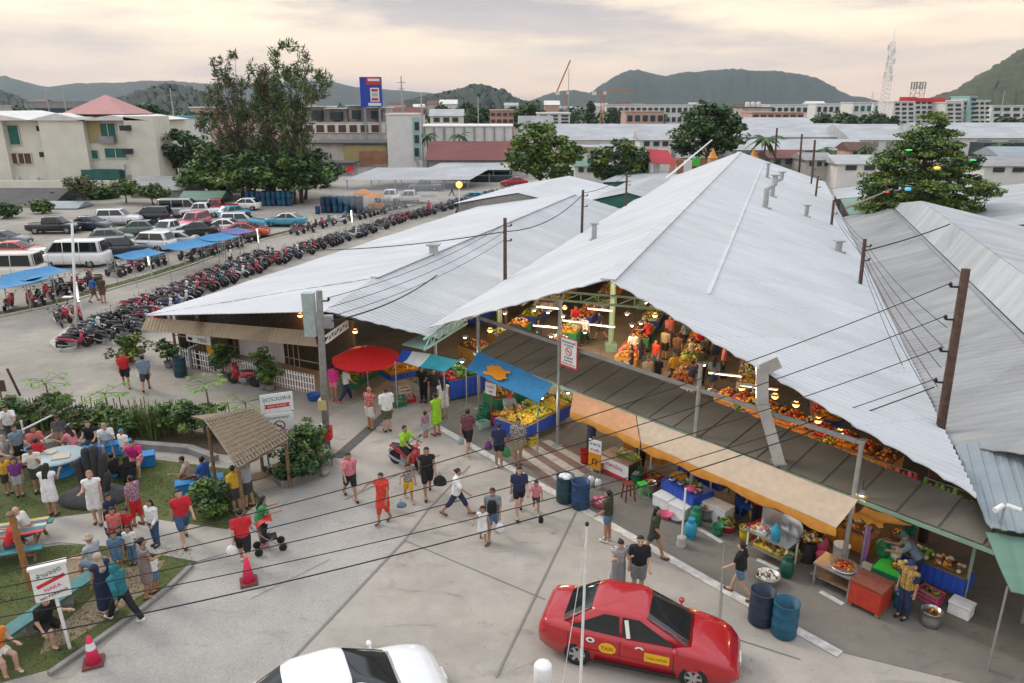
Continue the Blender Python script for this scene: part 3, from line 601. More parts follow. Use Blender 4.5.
def car(name,label,loc,rz,L,W,H,top,belt,cab,wheels,wr,body_m,group=None,two_tone=None,boxy=False,cat='car',ground=.2,pickup=None,rails=False):
 """top: [(x,z)] upper outline of the lower body; cab: (rear base, rear roof, front roof, front base) in x"""
 o=thing(name,label,cat,loc,rz,group); hw=W/2; mb=MB(); mb.smooth=True; rings=[]
 xs=sorted(set([-L/2,-L/2+.04,-L/2+.16,L/2-.24,L/2-.08,L/2]+[-L/2+L*i/22 for i in range(1,22)]))
 for x in xs:
  e=abs(x)/(L/2); zt=lerp_prof(top,x); wd=hw*(1-(.02 if boxy else.05)*e**2-(.05 if boxy else.20)*max(0,(e-.74)/.26)**2)
  zb=ground+(.12*max(0,(e-.85)/.15)); zm=zb+(zt-zb)*.52
  if e>.995:zt-=.10; zb+=.06; wd*=.95
  half=[(0,zb),(wd*.82,zb),(wd*.96,zb+.05),(wd,zm),(wd*.985,zb+(zt-zb)*.80),(wd*.95,zt-.035),(wd*.88,zt),(wd*.5,zt+.015),(0,zt+.02)]
  rings.append([(x,y,z)for y,z in half]+[(x,-y,z)for y,z in reversed(half[1:-1])])
 mb.loft(rings); body=mb.build('body',[body_m,M['black']],o)
 cut=MB()
 for wx in wheels:
  for sy in(-1,1):cut.lathe([(wr*1.16,-.17),(wr*1.16,.17)],(wx,sy*(hw-.10),wr),20,'y')
 cu=cut.build('cutter',M['black'])
 md=body.modifiers.new('arches','BOOLEAN'); md.object=cu; md.operation='DIFFERENCE'; md.solver='EXACT'
 dg=bpy.context.evaluated_depsgraph_get(); me=bpy.data.meshes.new_from_object(body.evaluated_get(dg)); body.modifiers.clear(); body.data=me; bpy.data.objects.remove(cu)
 me.materials.clear(); me.materials.append(body_m); me.materials.append(M['black'])
 for p in me.polygons:
  c=p.center; ins=any((c.x-wx)**2+(c.z-wr)**2<(wr*1.165)**2 and abs(abs(c.y)-hw+.10)<.2 for wx in wheels)and c.z>.1
  p.material_index=1 if ins and c.z<wr*2.3 and abs(p.normal.y)<.99 and abs(c.y)<hw*.985 else 0
 rb,rr_,fr_,fb=cab; zb=belt-.03; wb=hw*.90; wt=hw*(.82 if boxy else.72); NN=28; rings=[]
 def cabring(t,ins=0.0,z=None):
  x0=rb+(rr_-rb)*t+ins; x1=fb+(fr_-fb)*t-ins; wy=wb+(wt-wb)*t-ins; zz=zb+(H-zb)*t if z is None else z; ring=[]
  for j in range(NN):
   a=2*math.pi*j/NN; cx,sy=math.cos(a),math.sin(a); n_=8.0
   k=(abs(cx)**n_+abs(sy)**n_)**(-1/n_); ring.append(((x0+x1)/2+cx*k*(x1-x0)/2,sy*k*wy,zz))
  return ring
 mb=MB(); mb.smooth=True
 tl=.90
 mb.loft([cabring(0),cabring(tl*.5),cabring(tl),cabring(1,.02,zb+(H-zb)*.965),cabring(1,.10,H-.012),cabring(1,.3,H),cabring(1,.62 if fr_-rr_>1.4 else.4,H+.012)])
 mb.build('cabin',body_m if two_tone is None else two_tone,o)
 cw=lambda t,s_:wb+(wt-wb)*t+.005
 def side_pane(nm,x0b,x0t,x1t,x1b,tb=.10,tt=.86):
  for sy in(-1,1):
   zb_,zt_=zb+(H-zb)*tb,zb+(H-zb)*tt
   m_=MB(); m_.plate([(x0b,sy*cw(tb,0),zb_),(x1b,sy*cw(tb,0),zb_),(x1t,sy*cw(tt,0),zt_),(x0t,sy*cw(tt,0),zt_)]if sy<0 else[(x0b,sy*cw(tb,0),zb_),(x0t,sy*cw(tt,0),zt_),(x1t,sy*cw(tt,0),zt_),(x1b,sy*cw(tb,0),zb_)],.012); m_.build(nm,M['glass'],o)
 xe=lambda a,b,t:a+(b-a)*t
 def end_pane(nm,base,roof,sx,tb=.12,tt=.90,k=.86):
  zb_,zt_=zb+(H-zb)*tb,zb+(H-zb)*tt; m_=MB(); rings=[]
  for t in(tb,(tb+tt)/2,tt):
   ring=[]
   for j in range(9):
    y=(j/4-1)*(wb+(wt-wb)*t)*k; yy=abs(j/4-1)*k
    x=xe(base,roof,t); half=((xe(fb,fr_,t)-xe(rb,rr_,t))/2); x=x-sx*half*(1-(1-min(.999,yy)**8)**(1/8))+sx*.008
    ring.append((x,y,zb+(H-zb)*t))
   rings.append(ring)
  m_.smooth=True; m_.loft(rings,closed=False); m_.build(nm,M['glass'],o)
 end_pane('windshield',fb,fr_,1); end_pane('rear_window',rb,rr_,-1)
 span_b,span_t=(rb+.28,fb-.36),(rr_+.20,fr_-.02); mids=[.5]if not boxy else[.36,.68]
 edges=[0]+mids+[1]
 for a,b in zip(edges[:-1],edges[1:]):
  f=lambda s_,u:s_[0]+(s_[1]-s_[0])*u; g_=.035
  side_pane('side_window',f(span_b,a)+g_,max(f(span_t,a),f(span_b,a)-9)+g_ if a==0 else f(span_b,a)+g_-.03,f(span_t,b)-g_ if b==1 else f(span_b,b)-g_-.03,f(span_b,b)-g_)
 for wx in wheels:
  for sy in(-1,1):
   wh=bpy.data.objects.new('wheel',None); COL.objects.link(wh); wh.parent=o; wh.location=(wx,sy*(hw-.115),wr)
   m_=MB(); m_.smooth=True; m_.lathe([(wr*.62,-.09),(wr*.95,-.10),(wr,-.06),(wr,.06),(wr*.95,.10),(wr*.62,.09)],(0,0,0),22,'y'); m_.build('tyre',M['rubber'],wh)
   m_=MB(); m_.lathe([(.02,sy*.055),(wr*.62,sy*.04),(wr*.64,sy*.085),(wr*.58,sy*.095)],(0,0,0),18,'y',False)
   for k in range(6):
    a=k*math.pi/3; m_.bar((0,sy*.085,0),(wr*.6*math.cos(a),sy*.085,wr*.6*math.sin(a)),.07,.03,up=(0,1,0))
   m_.lathe([(.06,sy*.06),(.055,sy*.105),(.01,sy*.107)],(0,0,0),10,'y'); m_.build('rim',M['steel'],wh)
 zf,zr=lerp_prof(top,L/2-.1),lerp_prof(top,-L/2+.1)
 for sy in(-1,1):
  m_=MB(); m_.smooth=True; m_.ball((L/2-.27,sy*hw*.66,ground+(zf-ground)*.78),(.22,hw*.18,.085),12,6); m_.build('headlight',M['lamp_white'],o)
  m_=MB(); m_.smooth=True; m_.ball((-L/2+.17,sy*hw*.74,ground+(zr-ground)*(.74 if not boxy else.8)),(.10,hw*.13,.09 if not boxy else.2),12,6); m_.build('tail_light',M['lamp_red'],o)
  m_=MB(); m_.smooth=True; m_.ball((fb-.42,sy*(hw+.07),belt+.06),(.07,.10,.065),10,6); m_.bar((fb-.42,sy*(hw*.9),belt+.02),(fb-.42,sy*(hw+.03),belt+.04),.05); m_.build('wing_mirror',body_m,o)
  for x in([xe(span_b[0],span_b[1],.5)+.10,xe(span_b[0],span_b[1],.06)]if not boxy else[xe(span_b[0],span_b[1],.68)]):
   m_=MB(); y=sy*hw*.985; m_.box((x+.08,y,belt-.17),(.17,.035,.03)); m_.build('door_handle',body_m,o)
  m_=MB(); m_.box((0,sy*hw*.975,ground+.06),(wheels[1]-wheels[0]-wr*2.5,.05,.09)); m_.build('sill',M['black'],o)
  for x in[xe(span_b[0],span_b[1],u_)for u_ in([0.03,.5,.97]if not boxy else[.36,.68,.97])]:
   m_=MB(); zz=(ground+.14,belt-.06);
   for k in range(4):
    za,zc=zz[0]+(zz[1]-zz[0])*k/4,zz[0]+(zz[1]-zz[0])*(k+1)/4
    fy=lambda z:hw*(1-(.02 if boxy else.05)*(abs(x)/(L/2))**2)*(lerp_prof([(0,.965),(.08,.97),(.52,1),(.8,.985),(1,.95)],(z-ground)/(lerp_prof(top,x)-ground)))
    m_.bar((x,sy*fy(za),za),(x,sy*fy(zc),zc),.016,.012,up=(0,1,0))
   m_.build('door_gap',M['black'],o)
 m_=MB(); m_.box((L/2-.03,0,ground+(zf-ground)*.42),(.06,W*.5,.14)); m_.build('grille',M['black'],o)
 m_=MB(); m_.box((L/2+.005,0,ground+.22),(.03,.40,.12)); m_.build('number_plate',M['white_paint'],o)
 m_=MB(); m_.box((-L/2-.005,0,ground+(zr-ground)*.55),(.03,.40,.12)); m_.build('number_plate',M['white_paint'],o)
 return o
def cpaint(name,c,**k):return mat(name,c,k.pop('rough',.22),var=k.pop('var',.03),spec=.5,coat=.7,**k)
CP=dict(red=cpaint('red_car_paint',(.40,.006,.014)),white=cpaint('white_car_paint',(.78,.79,.79)),black=cpaint('black_car_paint',(.012,.012,.014)),silver=cpaint('silver_car_paint',(.42,.43,.44),metal=.4),navy=cpaint('navy_car_paint',(.018,.03,.05)),green=cpaint('green_grey_car_paint',(.12,.17,.15)),pink=cpaint('pink_car_paint',(.62,.12,.20)),teal=cpaint('light_blue_car_paint',(.07,.33,.47)),orange=cpaint('red_orange_car_paint',(.55,.07,.04)),grey=cpaint('grey_car_paint',(.12,.125,.13)),cream=cpaint('cream_car_paint',(.66,.64,.58)))
SED=dict(L=4.5,W=1.74,H=1.49,belt=.95,top=[(-2.25,.86),(-2.18,.98),(-2.0,1.02),(-1.5,1.01),(0,.95),(1.0,.96),(1.4,.92),(1.8,.84),(2.05,.75),(2.18,.64),(2.25,.55)],cab=(-1.90,-.98,.10,1.30),wheels=(-1.32,1.32),wr=.315)
SUV=dict(L=4.7,W=1.85,H=1.80,belt=1.12,top=[(-2.35,1.0),(-2.25,1.12),(0,1.10),(1.1,1.08),(2.0,.98),(2.25,.86),(2.35,.7)],cab=(-2.28,-1.95,.35,1.15),wheels=(-1.35,1.4),wr=.37,ground=.28)
HAT=dict(L=3.9,W=1.70,H=1.50,belt=.95,top=[(-1.95,.85),(-1.85,.97),(0,.94),(.8,.93),(1.5,.84),(1.85,.7),(1.95,.58)],cab=(-1.86,-1.3,.2,1.1),wheels=(-1.2,1.2),wr=.305)
VAN=dict(L=5.3,W=1.9,H=2.2,belt=1.2,top=[(-2.65,1.1),(-2.6,1.2),(0,1.2),(1.5,1.19),(2.1,1.08),(2.5,.9),(2.65,.75)],cab=(-2.6,-2.45,1.05,2.05),wheels=(-1.55,1.6),wr=.34,boxy=True,cat='van',ground=.22)
PIC=dict(L=5.1,W=1.8,H=1.72,belt=1.05,top=[(-2.55,.98),(-2.45,1.03),(-.6,1.03),(.2,1.02),(1.2,1.02),(2.1,.95),(2.45,.82),(2.55,.65)],cab=(-.95,-.75,.65,1.35),wheels=(-1.5,1.6),wr=.37,ground=.3,cat='pickup')
ta,tb=P(566,672),P(729,690); thd=math.atan2(P(742,683).y-P(540,655).y,P(742,683).x-P(540,655).x)
c_taxi=P(640,650)
taxi=car('taxi','shiny red taxi saloon with yellow door stickers crossing the concrete in front',Vector((3.02,14.62,0)),R(-17),body_m=CP['red'],**dict(SED,L=4.62,H=1.5))
M['sticker']=mat('yellow_sticker',(.72,.42,.015),.5,var=.04); M['sticker_w']=mat('white_sticker',(.75,.75,.72),.5,var=0); M['sticker_d']=mat('brown_print',(.30,.13,.01),.5,var=0)
hw=.87
for sy in(-1,1):
 y=sy*(hw+.004); rt=(R(90),0,0)if sy<0 else(R(90),0,R(180))
 mb=MB(); mb.lathe([(.005,-.004),(.20,-.004),(.20,.004),(.005,.004)],(0,0,0),24,'y'); a=mb.build('round_sticker',M['sticker'],taxi); a.location=(-.62,sy*(hw-.004),.66); a.scale=(1,1.6,.72)
 mb=MB(); mb.box((0,0,0),(.56,.012,.24)); a=mb.build('door_sticker',M['sticker'],taxi); a.location=(.50,sy*(hw-.003),.64)
 text('TAXI',.13,M['sticker_d'],taxi,(-.62,sy*(hw+.007),.66),rt); text('TAXI METER',.10,M['sticker_d'],taxi,(.50,sy*(hw+.006),.64),rt,maxw=.48)
 for x in(-1.02,.10):
  mb=MB(); mb.lathe([(.005,-.004),(.085,-.004),(.085,.004),(.005,.004)],(0,0,0),14,'y'); mb.use(1); mb.lathe([(.005,sy*.005),(.04,sy*.005)],(0,0,0),10,'y')
  a=mb.build('badge_sticker',[M['sticker_w'],M['black']],taxi); a.location=(x,sy*(hw-.018),.80); a.scale=(1.2,1,.8)
 mb=MB(); mb.box((-.2,sy*(hw-.012),.53),(2.1,.04,.022)); mb.build('side_moulding',CP['red'],taxi)
 mb=MB(); mb.bar((-.16,sy*.80,1.0),(-.24,sy*.68,1.38),.09,.014,up=(0,1,0)); mb.build('pillar_label',M['sticker_w'],taxi)
mb=MB(); mb.smooth=True; mb.tube([(2.24,-.6,.36),(2.29,0,.36),(2.24,.6,.36)],.05,8); mb.build('bumper',CP['red'],taxi)
mb=MB(); mb.box((-2.12,0,.98),(.10,1.15,.035)); mb.build('tail_trim',CP['red'],taxi)
mb=MB(); mb.tube([(1.1,-.55,.985),(.92,.05,1.08)],.012,5); mb.build('wiper',M['black'],taxi)
wc=car('white_car','white saloon car with sloping windscreen cut by the bottom edge',Vector((-3.35,13.2,0)),R(17),body_m=CP['white'],**dict(SED,L=4.6,W=1.78))
wc.location=(-3.62,12.5,0); wc.rotation_euler.z=R(24)
rowang=math.atan2((P(420,205)-P(96,291)).y,(P(420,205)-P(96,291)).x)
KINDS={}
def put(kind,spec,name,label,pxl,ang,paint_key,two=None,scale=None):
 key=(kind,two)
 base=CP['white']
 if key not in KINDS:
  o=car(name,label,P(*pxl),R(ang),body_m=cpaint('%s_body_paint'%kind+('_two' if two else ''),(.7,.7,.7)),two_tone=CP[two]if two else None,group='cars in the car park',**spec); KINDS[key]=o
  src=o; nm='%s_body_paint'%kind+('_two' if two else '')
  for c in[o]+list(o.children):
   if c.type=='MESH':
    for s_ in c.material_slots:
     if s_.material.name==nm:s_.link='OBJECT'; s_.material=CP[paint_key]
  o['paint']=paint_key; del o['paint']; KINDS[key]=(o,paint_key)
  return o
 src,pk=KINDS[key]
 o=dup(src,P(*pxl),R(ang),label,swap={CP[pk].name:CP[paint_key]}); o.name=name
 return o
put('van',VAN,'minibus','white minibus with dark windows parked on its own nearest the motorbike lane',(76,266),183,'white')
put('van',VAN,'minibus','white minibus cut off by the left picture edge behind the blue tarps',(8,281),184,'cream')
put('van',VAN,'minibus','silver minibus in the back row beside the black estate car',(183,217),10,'silver')
put('suv',SUV,'parked_car','dark navy off-roader parked behind the lone white minibus',(122,257),25,'navy')
put('suv',SUV,'parked_car','white off-roader parked right of the dark navy one',(150,251),172,'white')
put('suv',SUV,'parked_car','white off-roader in the back row left of the black estate car',(120,225),8,'white')
put('suv',SUV,'parked_car','black estate car between the white off-roader and the silver minibus',(152,222),176,'black')
put('sed',SED,'parked_car','silver saloon tucked beside the white off-roader near the blue tarp',(174,247),188,'silver')
put('sed',SED,'parked_car','dark blue-grey saloon at the left of the back row',(93,230),-12,'navy')
put('sed',SED,'parked_car','white saloon with red tail lamps just behind the lone white minibus',(46,266),20,'white')
put('sed',SED,'parked_car','black low saloon beside the small white pickup',(196,236),185,'black')
put('sed',SED,'parked_car','white saloon between the black saloon and the light blue taxi',(222,233),185,'white')
put('sed',SED,'parked_car','red-orange saloon under the end of the blue tarps',(247,237),10,'orange')
put('suv',SUV,'parked_car','light blue taxi estate parked in the middle of the lot',(243,229),8,'teal',two='white')
put('sed',SED,'parked_car','white and light blue taxi saloon at the right end of the middle row',(286,226),176,'teal',two='cream')
put('hat',HAT,'parked_car','teal hatchback behind the light blue taxi estate',(235,218),60,'teal')
put('hat',HAT,'parked_car','green-grey hatchback behind the dark navy off-roader',(113,244),20,'green')
put('hat',HAT,'parked_car','white hatchback in the back row beside the blue barrels',(245,210),178,'white')
put('hat',HAT,'parked_car','dark green hatchback between two white cars in the middle of the lot',(138,235),185,'green')
put('pic',PIC,'pickup_truck','small white pickup parked left of the pink car',(170,237),260,'white')
put('pic',PIC,'pickup_truck','bright red pickup at the back beside the trees',(217,213),185,'red')
put('pic',PIC,'pickup_truck','white pickup beside the bright red pickup',(203,217),185,'white')
put('suv',SUV,'parked_car','pink taxi car facing the lane in the middle of the lot',(195,229),262,'pink')
put('pic',PIC,'pickup_truck','black pickup under the small trees at the left of the back row',(55,233),5,'black')
put('sed',SED,'parked_car','dark saloon at the left picture edge under the trees',(6,246),5,'grey')
put('sed',SED,'parked_car','dull red saloon behind the white minibus at the left edge',(19,258),8,'orange')
put('pic',PIC,'pickup_truck','grey pickup under the long flat carport roof',(425,191),182,'grey')
put('pic',PIC,'pickup_truck','white pickup before the carport, left of the pair',(391,202),185,'white')
put('pic',PIC,'pickup_truck','white pickup before the carport, right of the pair',(410,203),182,'cream')
put('hat',HAT,'parked_car','teal hatchback parked behind the motorbikes near the yellow lamp',(472,203),180,'teal')
put('sed',SED,'parked_car','red saloon in front of the dark shed left of the two trunked tree',(514,186),180,'red')
def motorbike(name,label,loc,rz,paint_m,group):
 o=thing(name,label,'motorbike',loc,rz,group)
 for x in(-.62,.62):
  wh=bpy.data.objects.new('wheel',None); COL.objects.link(wh); wh.parent=o; wh.location=(x,0,.28)
  m_=MB(); m_.smooth=True; m_.lathe([(.21,-.035),(.26,-.045),(.28,0),(.26,.045),(.21,.035)],(0,0,0),16,'y'); m_.build('tyre',M['rubber'],wh)
  m_=MB()
  for k in range(5):m_.bar((0,0,0),(.22*math.cos(k*1.257),0,.22*math.sin(k*1.257)),.03,.03,up=(0,1,0))
  m_.lathe([(.22,-.02),(.205,-.02),(.205,.02),(.22,.02)],(0,0,0),16,'y',False); m_.build('rim',M['steel'],wh)
 def shell(st):
  m_=MB(); m_.smooth=True; rings=[]
  for x,zc,hz,hy in st:rings.append([(x,hy*math.cos(a),zc+hz*math.sin(a))for a in[2*math.pi*k/10 for k in range(10)]])
  m_.loft(rings); return m_
 shell([(-.78,.72,.04,.05),(-.6,.68,.10,.12),(-.3,.62,.16,.13),(-.05,.50,.14,.12),(.12,.40,.10,.10),(.3,.42,.12,.11)]).build('body',paint_m,o)
 m_=MB(); m_.smooth=True; m_.loft([[(x,y*wd,z)for y,z in((-1,zb),(1,zb),(1.1,zt),(0,zt+.03),(-1.1,zt))]for x,wd,zb,zt in((.30,.13,.32,.40),(.38,.19,.35,.80),(.45,.18,.40,.92),(.52,.08,.55,.96))]); m_.build('leg_shield',paint_m,o)
 shell([(.36,.98,.05,.08),(.44,.99,.09,.15),(.54,.98,.08,.12),(.60,.96,.03,.05)]).build('headlamp_cowl',paint_m,o)
 m_=MB(); m_.smooth=True; m_.ball((.585,0,.97),(.03,.075,.045),10,6); m_.build('headlight',M['lamp_white'],o)
 shell([(-.72,.80,.025,.06),(-.5,.79,.05,.13),(-.2,.76,.05,.13),(.06,.72,.035,.08)]).build('seat',M['black'],o)
 m_=MB(); m_.tube([(.42,0,1.0),(.36,.16,1.06),(.26,.34,1.04)],.018,6); m_.tube([(.42,0,1.0),(.36,-.16,1.06),(.26,-.34,1.04)],.018,6); m_.build('handlebar',M['black'],o)
 for sy in(-1,1):
  m_=MB(); m_.tube([(.36,sy*.2,1.05),(.35,sy*.3,1.22)],.008,5); m_.ball((.35,sy*.33,1.25),(.015,.06,.04),8,5); m_.build('mirror',M['black'],o)
  m_=MB(); m_.tube([(.62,sy*.07,.28),(.5,sy*.06,.60),(.42,sy*.03,.95)],.025,6); m_.build('fork',M['grey_steel'],o)
 m_=MB(); m_.smooth=True; m_.loft([[(.62+.32*math.cos(a),y,.28+.32*math.sin(a))for y in(-.06,0,.06)]for a in[R(20+15*k)for k in range(10)]],closed=False); m_.build('mudguard',paint_m,o)
 m_=MB(); m_.box((-.05,0,.30),(.42,.20,.22)); m_.tube([(.0,-.13,.25),(-.4,-.16,.27),(-.78,-.16,.36)],[.03,.045,.05],8); m_.build('engine',M['grey_steel'],o)
 m_=MB(); m_.smooth=True; m_.ball((-.80,0,.68),(.04,.08,.05),8,5); m_.build('tail_light',M['lamp_red'],o)
 m_=MB(); m_.box((-.86,0,.50),(.012,.17,.14)); m_.build('number_plate',M['white_paint'],o)
 m_=MB(); m_.tube([(-.05,.1,.28),(-.12,.26,.02)],.015,5); m_.build('side_stand',M['grey_steel'],o)
 return o
BK={'black':CP['black'],'red':cpaint('red_bike_paint',(.40,.012,.02)),'blue':cpaint('blue_bike_paint',(.02,.045,.13)),'white':cpaint('white_bike_paint',(.65,.65,.64)),'grey':cpaint('grey_bike_paint',(.14,.145,.15)),'pink':cpaint('crimson_bike_paint',(.42,.03,.09)),'teal':cpaint('teal_bike_paint',(.02,.13,.17))}
bike0=motorbike('motorbike','red and black motorbike parked against the white picket fence',P(278,388),R(168),BK['red'],'motorbikes around the market');
bike0.location=Zp(S0+S(6.1,-.55,0),0); bike0.rotation_euler.z=math.atan2(SD.y,SD.x)+math.pi+.1
def bike(loc,rz,col,label):
 return dup(bike0,loc,rz,label,swap={BK['red'].name:BK[col]}if col!='red' else None)
cnt={}
def bike_row(pts,n,face,cols,rowname,jit=.42,lean_=None,skip=()):
 tot=[(b-a).length for a,b in zip(pts[:-1],pts[1:])]; TL=sum(tot)
 for i in range(n):
  if i in skip or rnd.random()<.06:continue
  s_=TL*(i+.5)/n; k=0
  while k<len(tot)-1 and s_>tot[k]:s_-=tot[k]; k+=1
  p=pts[k].lerp(pts[k+1],s_/tot[k]); d=(pts[k+1]-pts[k]).normalized(); nn=Vector((-d.y,d.x,0))
  col=rnd.choice(cols); p=p+nn*rnd.uniform(-jit,jit); c_=cnt.setdefault(rowname,0); cnt[rowname]+=1
  o=bike(p,math.atan2(d.y,d.x)+face+rnd.uniform(-.3,.3),col,'%s motorbike in the %s, %s from the street end'%({'black':'black','red':'red','blue':'dark blue','white':'white','grey':'grey','pink':'crimson','teal':'teal'}[col],rowname,ordinal(c_)))
  o.rotation_euler.x=R(rnd.choice((4,6,8,10))); o.scale=(rnd.uniform(.9,1.06),)*3
COLS=['black']*7+['grey','grey','grey','blue','red','red','pink','white','teal']
bike_row([P(104,346),P(150,322),P(185,300),P(262,268),P(330,245),P(400,222),P(494,196)],110,R(-78),COLS,'long row along the annexe roof')
bike_row([P(70,350),P(106,330),P(142,312),P(190,289),P(225,276),P(268,258)],46,R(-75),COLS,'second line behind the long row')
bike_row([P(52,326),P(82,318)],3,R(-100),['red','black','red'],'loose knot by the kerb island')
bike_row([P(-20,312),P(20,308),P(62,296),P(98,284)],15,R(80),COLS,'near strip under the blue tarps',skip=(6,))
bike_row([P(110,278),P(165,262)],9,R(80),COLS,'middle strip beside the lit tube')
bike_row([P(184,262),P(256,240)],14,R(80),COLS,'strip beside the red awning')
bike_row([P(290,236),P(345,222),P(400,208)],20,R(80),COLS,'far strip before the food cart',jit=.5)
bike_row([P(455,214),P(520,190)],14,R(10),COLS,'far end beside the yellow lamp',jit=.6)
def nets(f,org,h):
 s=f<0; nx,ny,nz=f.shape; c=np.zeros((nx-1,ny-1,nz-1),np.int8)
 for i in(0,1):
  for j in(0,1):
   for k in(0,1):c+=s[i:nx-1+i,j:ny-1+j,k:nz-1+k]
 act=(c>0)&(c<8); ci=np.argwhere(act); n=len(ci); idx=-np.ones(act.shape,np.int64); idx[act]=np.arange(n)
 acc=np.zeros((n,3)); cnt=np.zeros(n); cor=[(i,j,k)for i in(0,1)for j in(0,1)for k in(0,1)]
 for a in cor:
  for ax in range(3):
   if a[ax]:continue
   b=list(a); b[ax]=1; fa=f[ci[:,0]+a[0],ci[:,1]+a[1],ci[:,2]+a[2]]; fb=f[ci[:,0]+b[0],ci[:,1]+b[1],ci[:,2]+b[2]]
   m=(fa<0)!=(fb<0); t=np.where(m,fa/np.where(m,fa-fb,1),0); p=np.tile(np.array(a,float),(n,1)); p[:,ax]=t; acc[m]+=p[m]; cnt[m]+=1
 V_=org+h*(ci+acc/np.maximum(cnt,1)[:,None]); Q=[]
 for ax in range(3):
  sl0=[slice(None)]*3; sl1=[slice(None)]*3; sl0[ax]=slice(0,-1); sl1[ax]=slice(1,None); m=s[tuple(sl0)]!=s[tuple(sl1)]; e=np.argwhere(m); o1,o2=[(1,2),(2,0),(0,1)][ax]
  e=e[(e[:,o1]>0)&(e[:,o2]>0)&(e[:,o1]<f.shape[o1]-1)&(e[:,o2]<f.shape[o2]-1)]
  def cell(d1,d2):
   q=e.copy(); q[:,o1]+=d1; q[:,o2]+=d2; return idx[q[:,0],q[:,1],q[:,2]]
  q=np.stack([cell(-1,-1),cell(0,-1),cell(0,0),cell(-1,0)],1); fl=~s[e[:,0],e[:,1],e[:,2]]; q[fl]=q[fl][:,::-1]; Q.append(q)
 return V_,np.concatenate(Q)
def sdf_mesh(prims,clips=(),h=.022,k=.03):
 """prims: (a, b, ra, rb) tapered capsules; clips: functions cutting space"""
 pts=np.array([list(p[0])for p in prims]+[list(p[1])for p in prims]); rm=max(max(p[2],p[3])for p in prims)+.05
 lo=pts.min(0)-rm; hi=pts.max(0)+rm; n=np.ceil((hi-lo)/h).astype(int)+1
 X,Y,Z=np.meshgrid(*[lo[i]+h*np.arange(n[i])for i in range(3)],indexing='ij'); f=np.full(X.shape,9.0)
 for a,b,ra,rb in prims:
  a=np.array(a,float); b=np.array(b,float); m=max(ra,rb)+.09; l2=np.minimum(a,b)-m; h2=np.maximum(a,b)+m
  i0=np.maximum(((l2-lo)/h).astype(int),0); i1=np.minimum(((h2-lo)/h).astype(int)+2,n); sl_=tuple(slice(i0[i],i1[i])for i in range(3))
  x,y,z=X[sl_]-a[0],Y[sl_]-a[1],Z[sl_]-a[2]; d=b-a; dd=max(d@d,1e-9); t=np.clip((x*d[0]+y*d[1]+z*d[2])/dd,0,1)
  g=np.sqrt((x-t*d[0])**2+(y-t*d[1])**2+(z-t*d[2])**2)-(ra+(rb-ra)*t); f0=f[sl_]; q=np.clip(.5+.5*(f0-g)/k,0,1); f[sl_]=f0+(g-f0)*q-k*q*(1-q)
 for c in clips:f=np.maximum(f,c(X,Y,Z))
 return nets(f,lo,h)
def rotY(p,a,o=(0,0,0)):
 p=Vector(p)-Vector(o); return Vector((p.x*math.cos(a)+p.z*math.sin(a),p.y,-p.x*math.sin(a)+p.z*math.cos(a)))+Vector(o)
BASE=dict(hz=.90,ll=(0,0),lr=(0,0),al=(0,8,10),ar=(0,8,10),lean=2,child=False,spread=0,fat=1.0,hp=0)
POSES=dict(stand=dict(),stand2=dict(al=(10,10,40),ar=(-5,8,10),ll=(3,4),lr=(-2,2)),walk=dict(ll=(24,8),lr=(-20,22),al=(-20,8,15),ar=(22,8,25),lean=5),walk2=dict(ll=(-18,28),lr=(22,6),al=(20,10,30),ar=(-18,8,12),lean=4),stride=dict(ll=(32,6),lr=(-28,14),al=(-35,14,30),ar=(40,20,20),lean=6),point=dict(ll=(-6,22),lr=(12,2),al=(10,8,15),ar=(35,68,15),lean=4),carry=dict(al=(8,6,5),ar=(30,10,75),ll=(6,4),lr=(-5,3)),phone=dict(al=(35,8,100),ar=(35,8,95),lean=6,hp=20,ll=(2,2),lr=(-2,3)),reach=dict(al=(55,12,35),ar=(50,10,45),lean=14,hp=12),bend=dict(al=(70,10,20),ar=(60,10,30),lean=38,ll=(4,4),lr=(-4,4),hp=10),sit=dict(hz=.46,ll=(84,84),lr=(80,82),al=(30,10,50),ar=(28,10,55),lean=8,spread=6),sit2=dict(hz=.46,ll=(78,70),lr=(86,88),al=(45,12,60),ar=(10,10,30),lean=20,spread=8,hp=12),sitlow=dict(hz=.18,ll=(100,110),lr=(96,100),al=(40,10,40),ar=(35,12,50),lean=14,spread=12),ride=dict(hz=.80,ll=(62,78),lr=(62,78),al=(48,16,25),ar=(48,16,25),lean=4,spread=10),kid=dict(child=True),kidwalk=dict(child=True,ll=(22,8),lr=(-18,22),al=(10,16,10),ar=(60,40,5),lean=3),kidsit=dict(child=True,hz=.40,ll=(84,84),lr=(80,82),al=(35,10,60),ar=(30,10,55),lean=6),lie=dict(hz=.52,ll=(84,10),lr=(80,20),al=(20,14,60),ar=(15,10,30),lean=-48,hp=40))
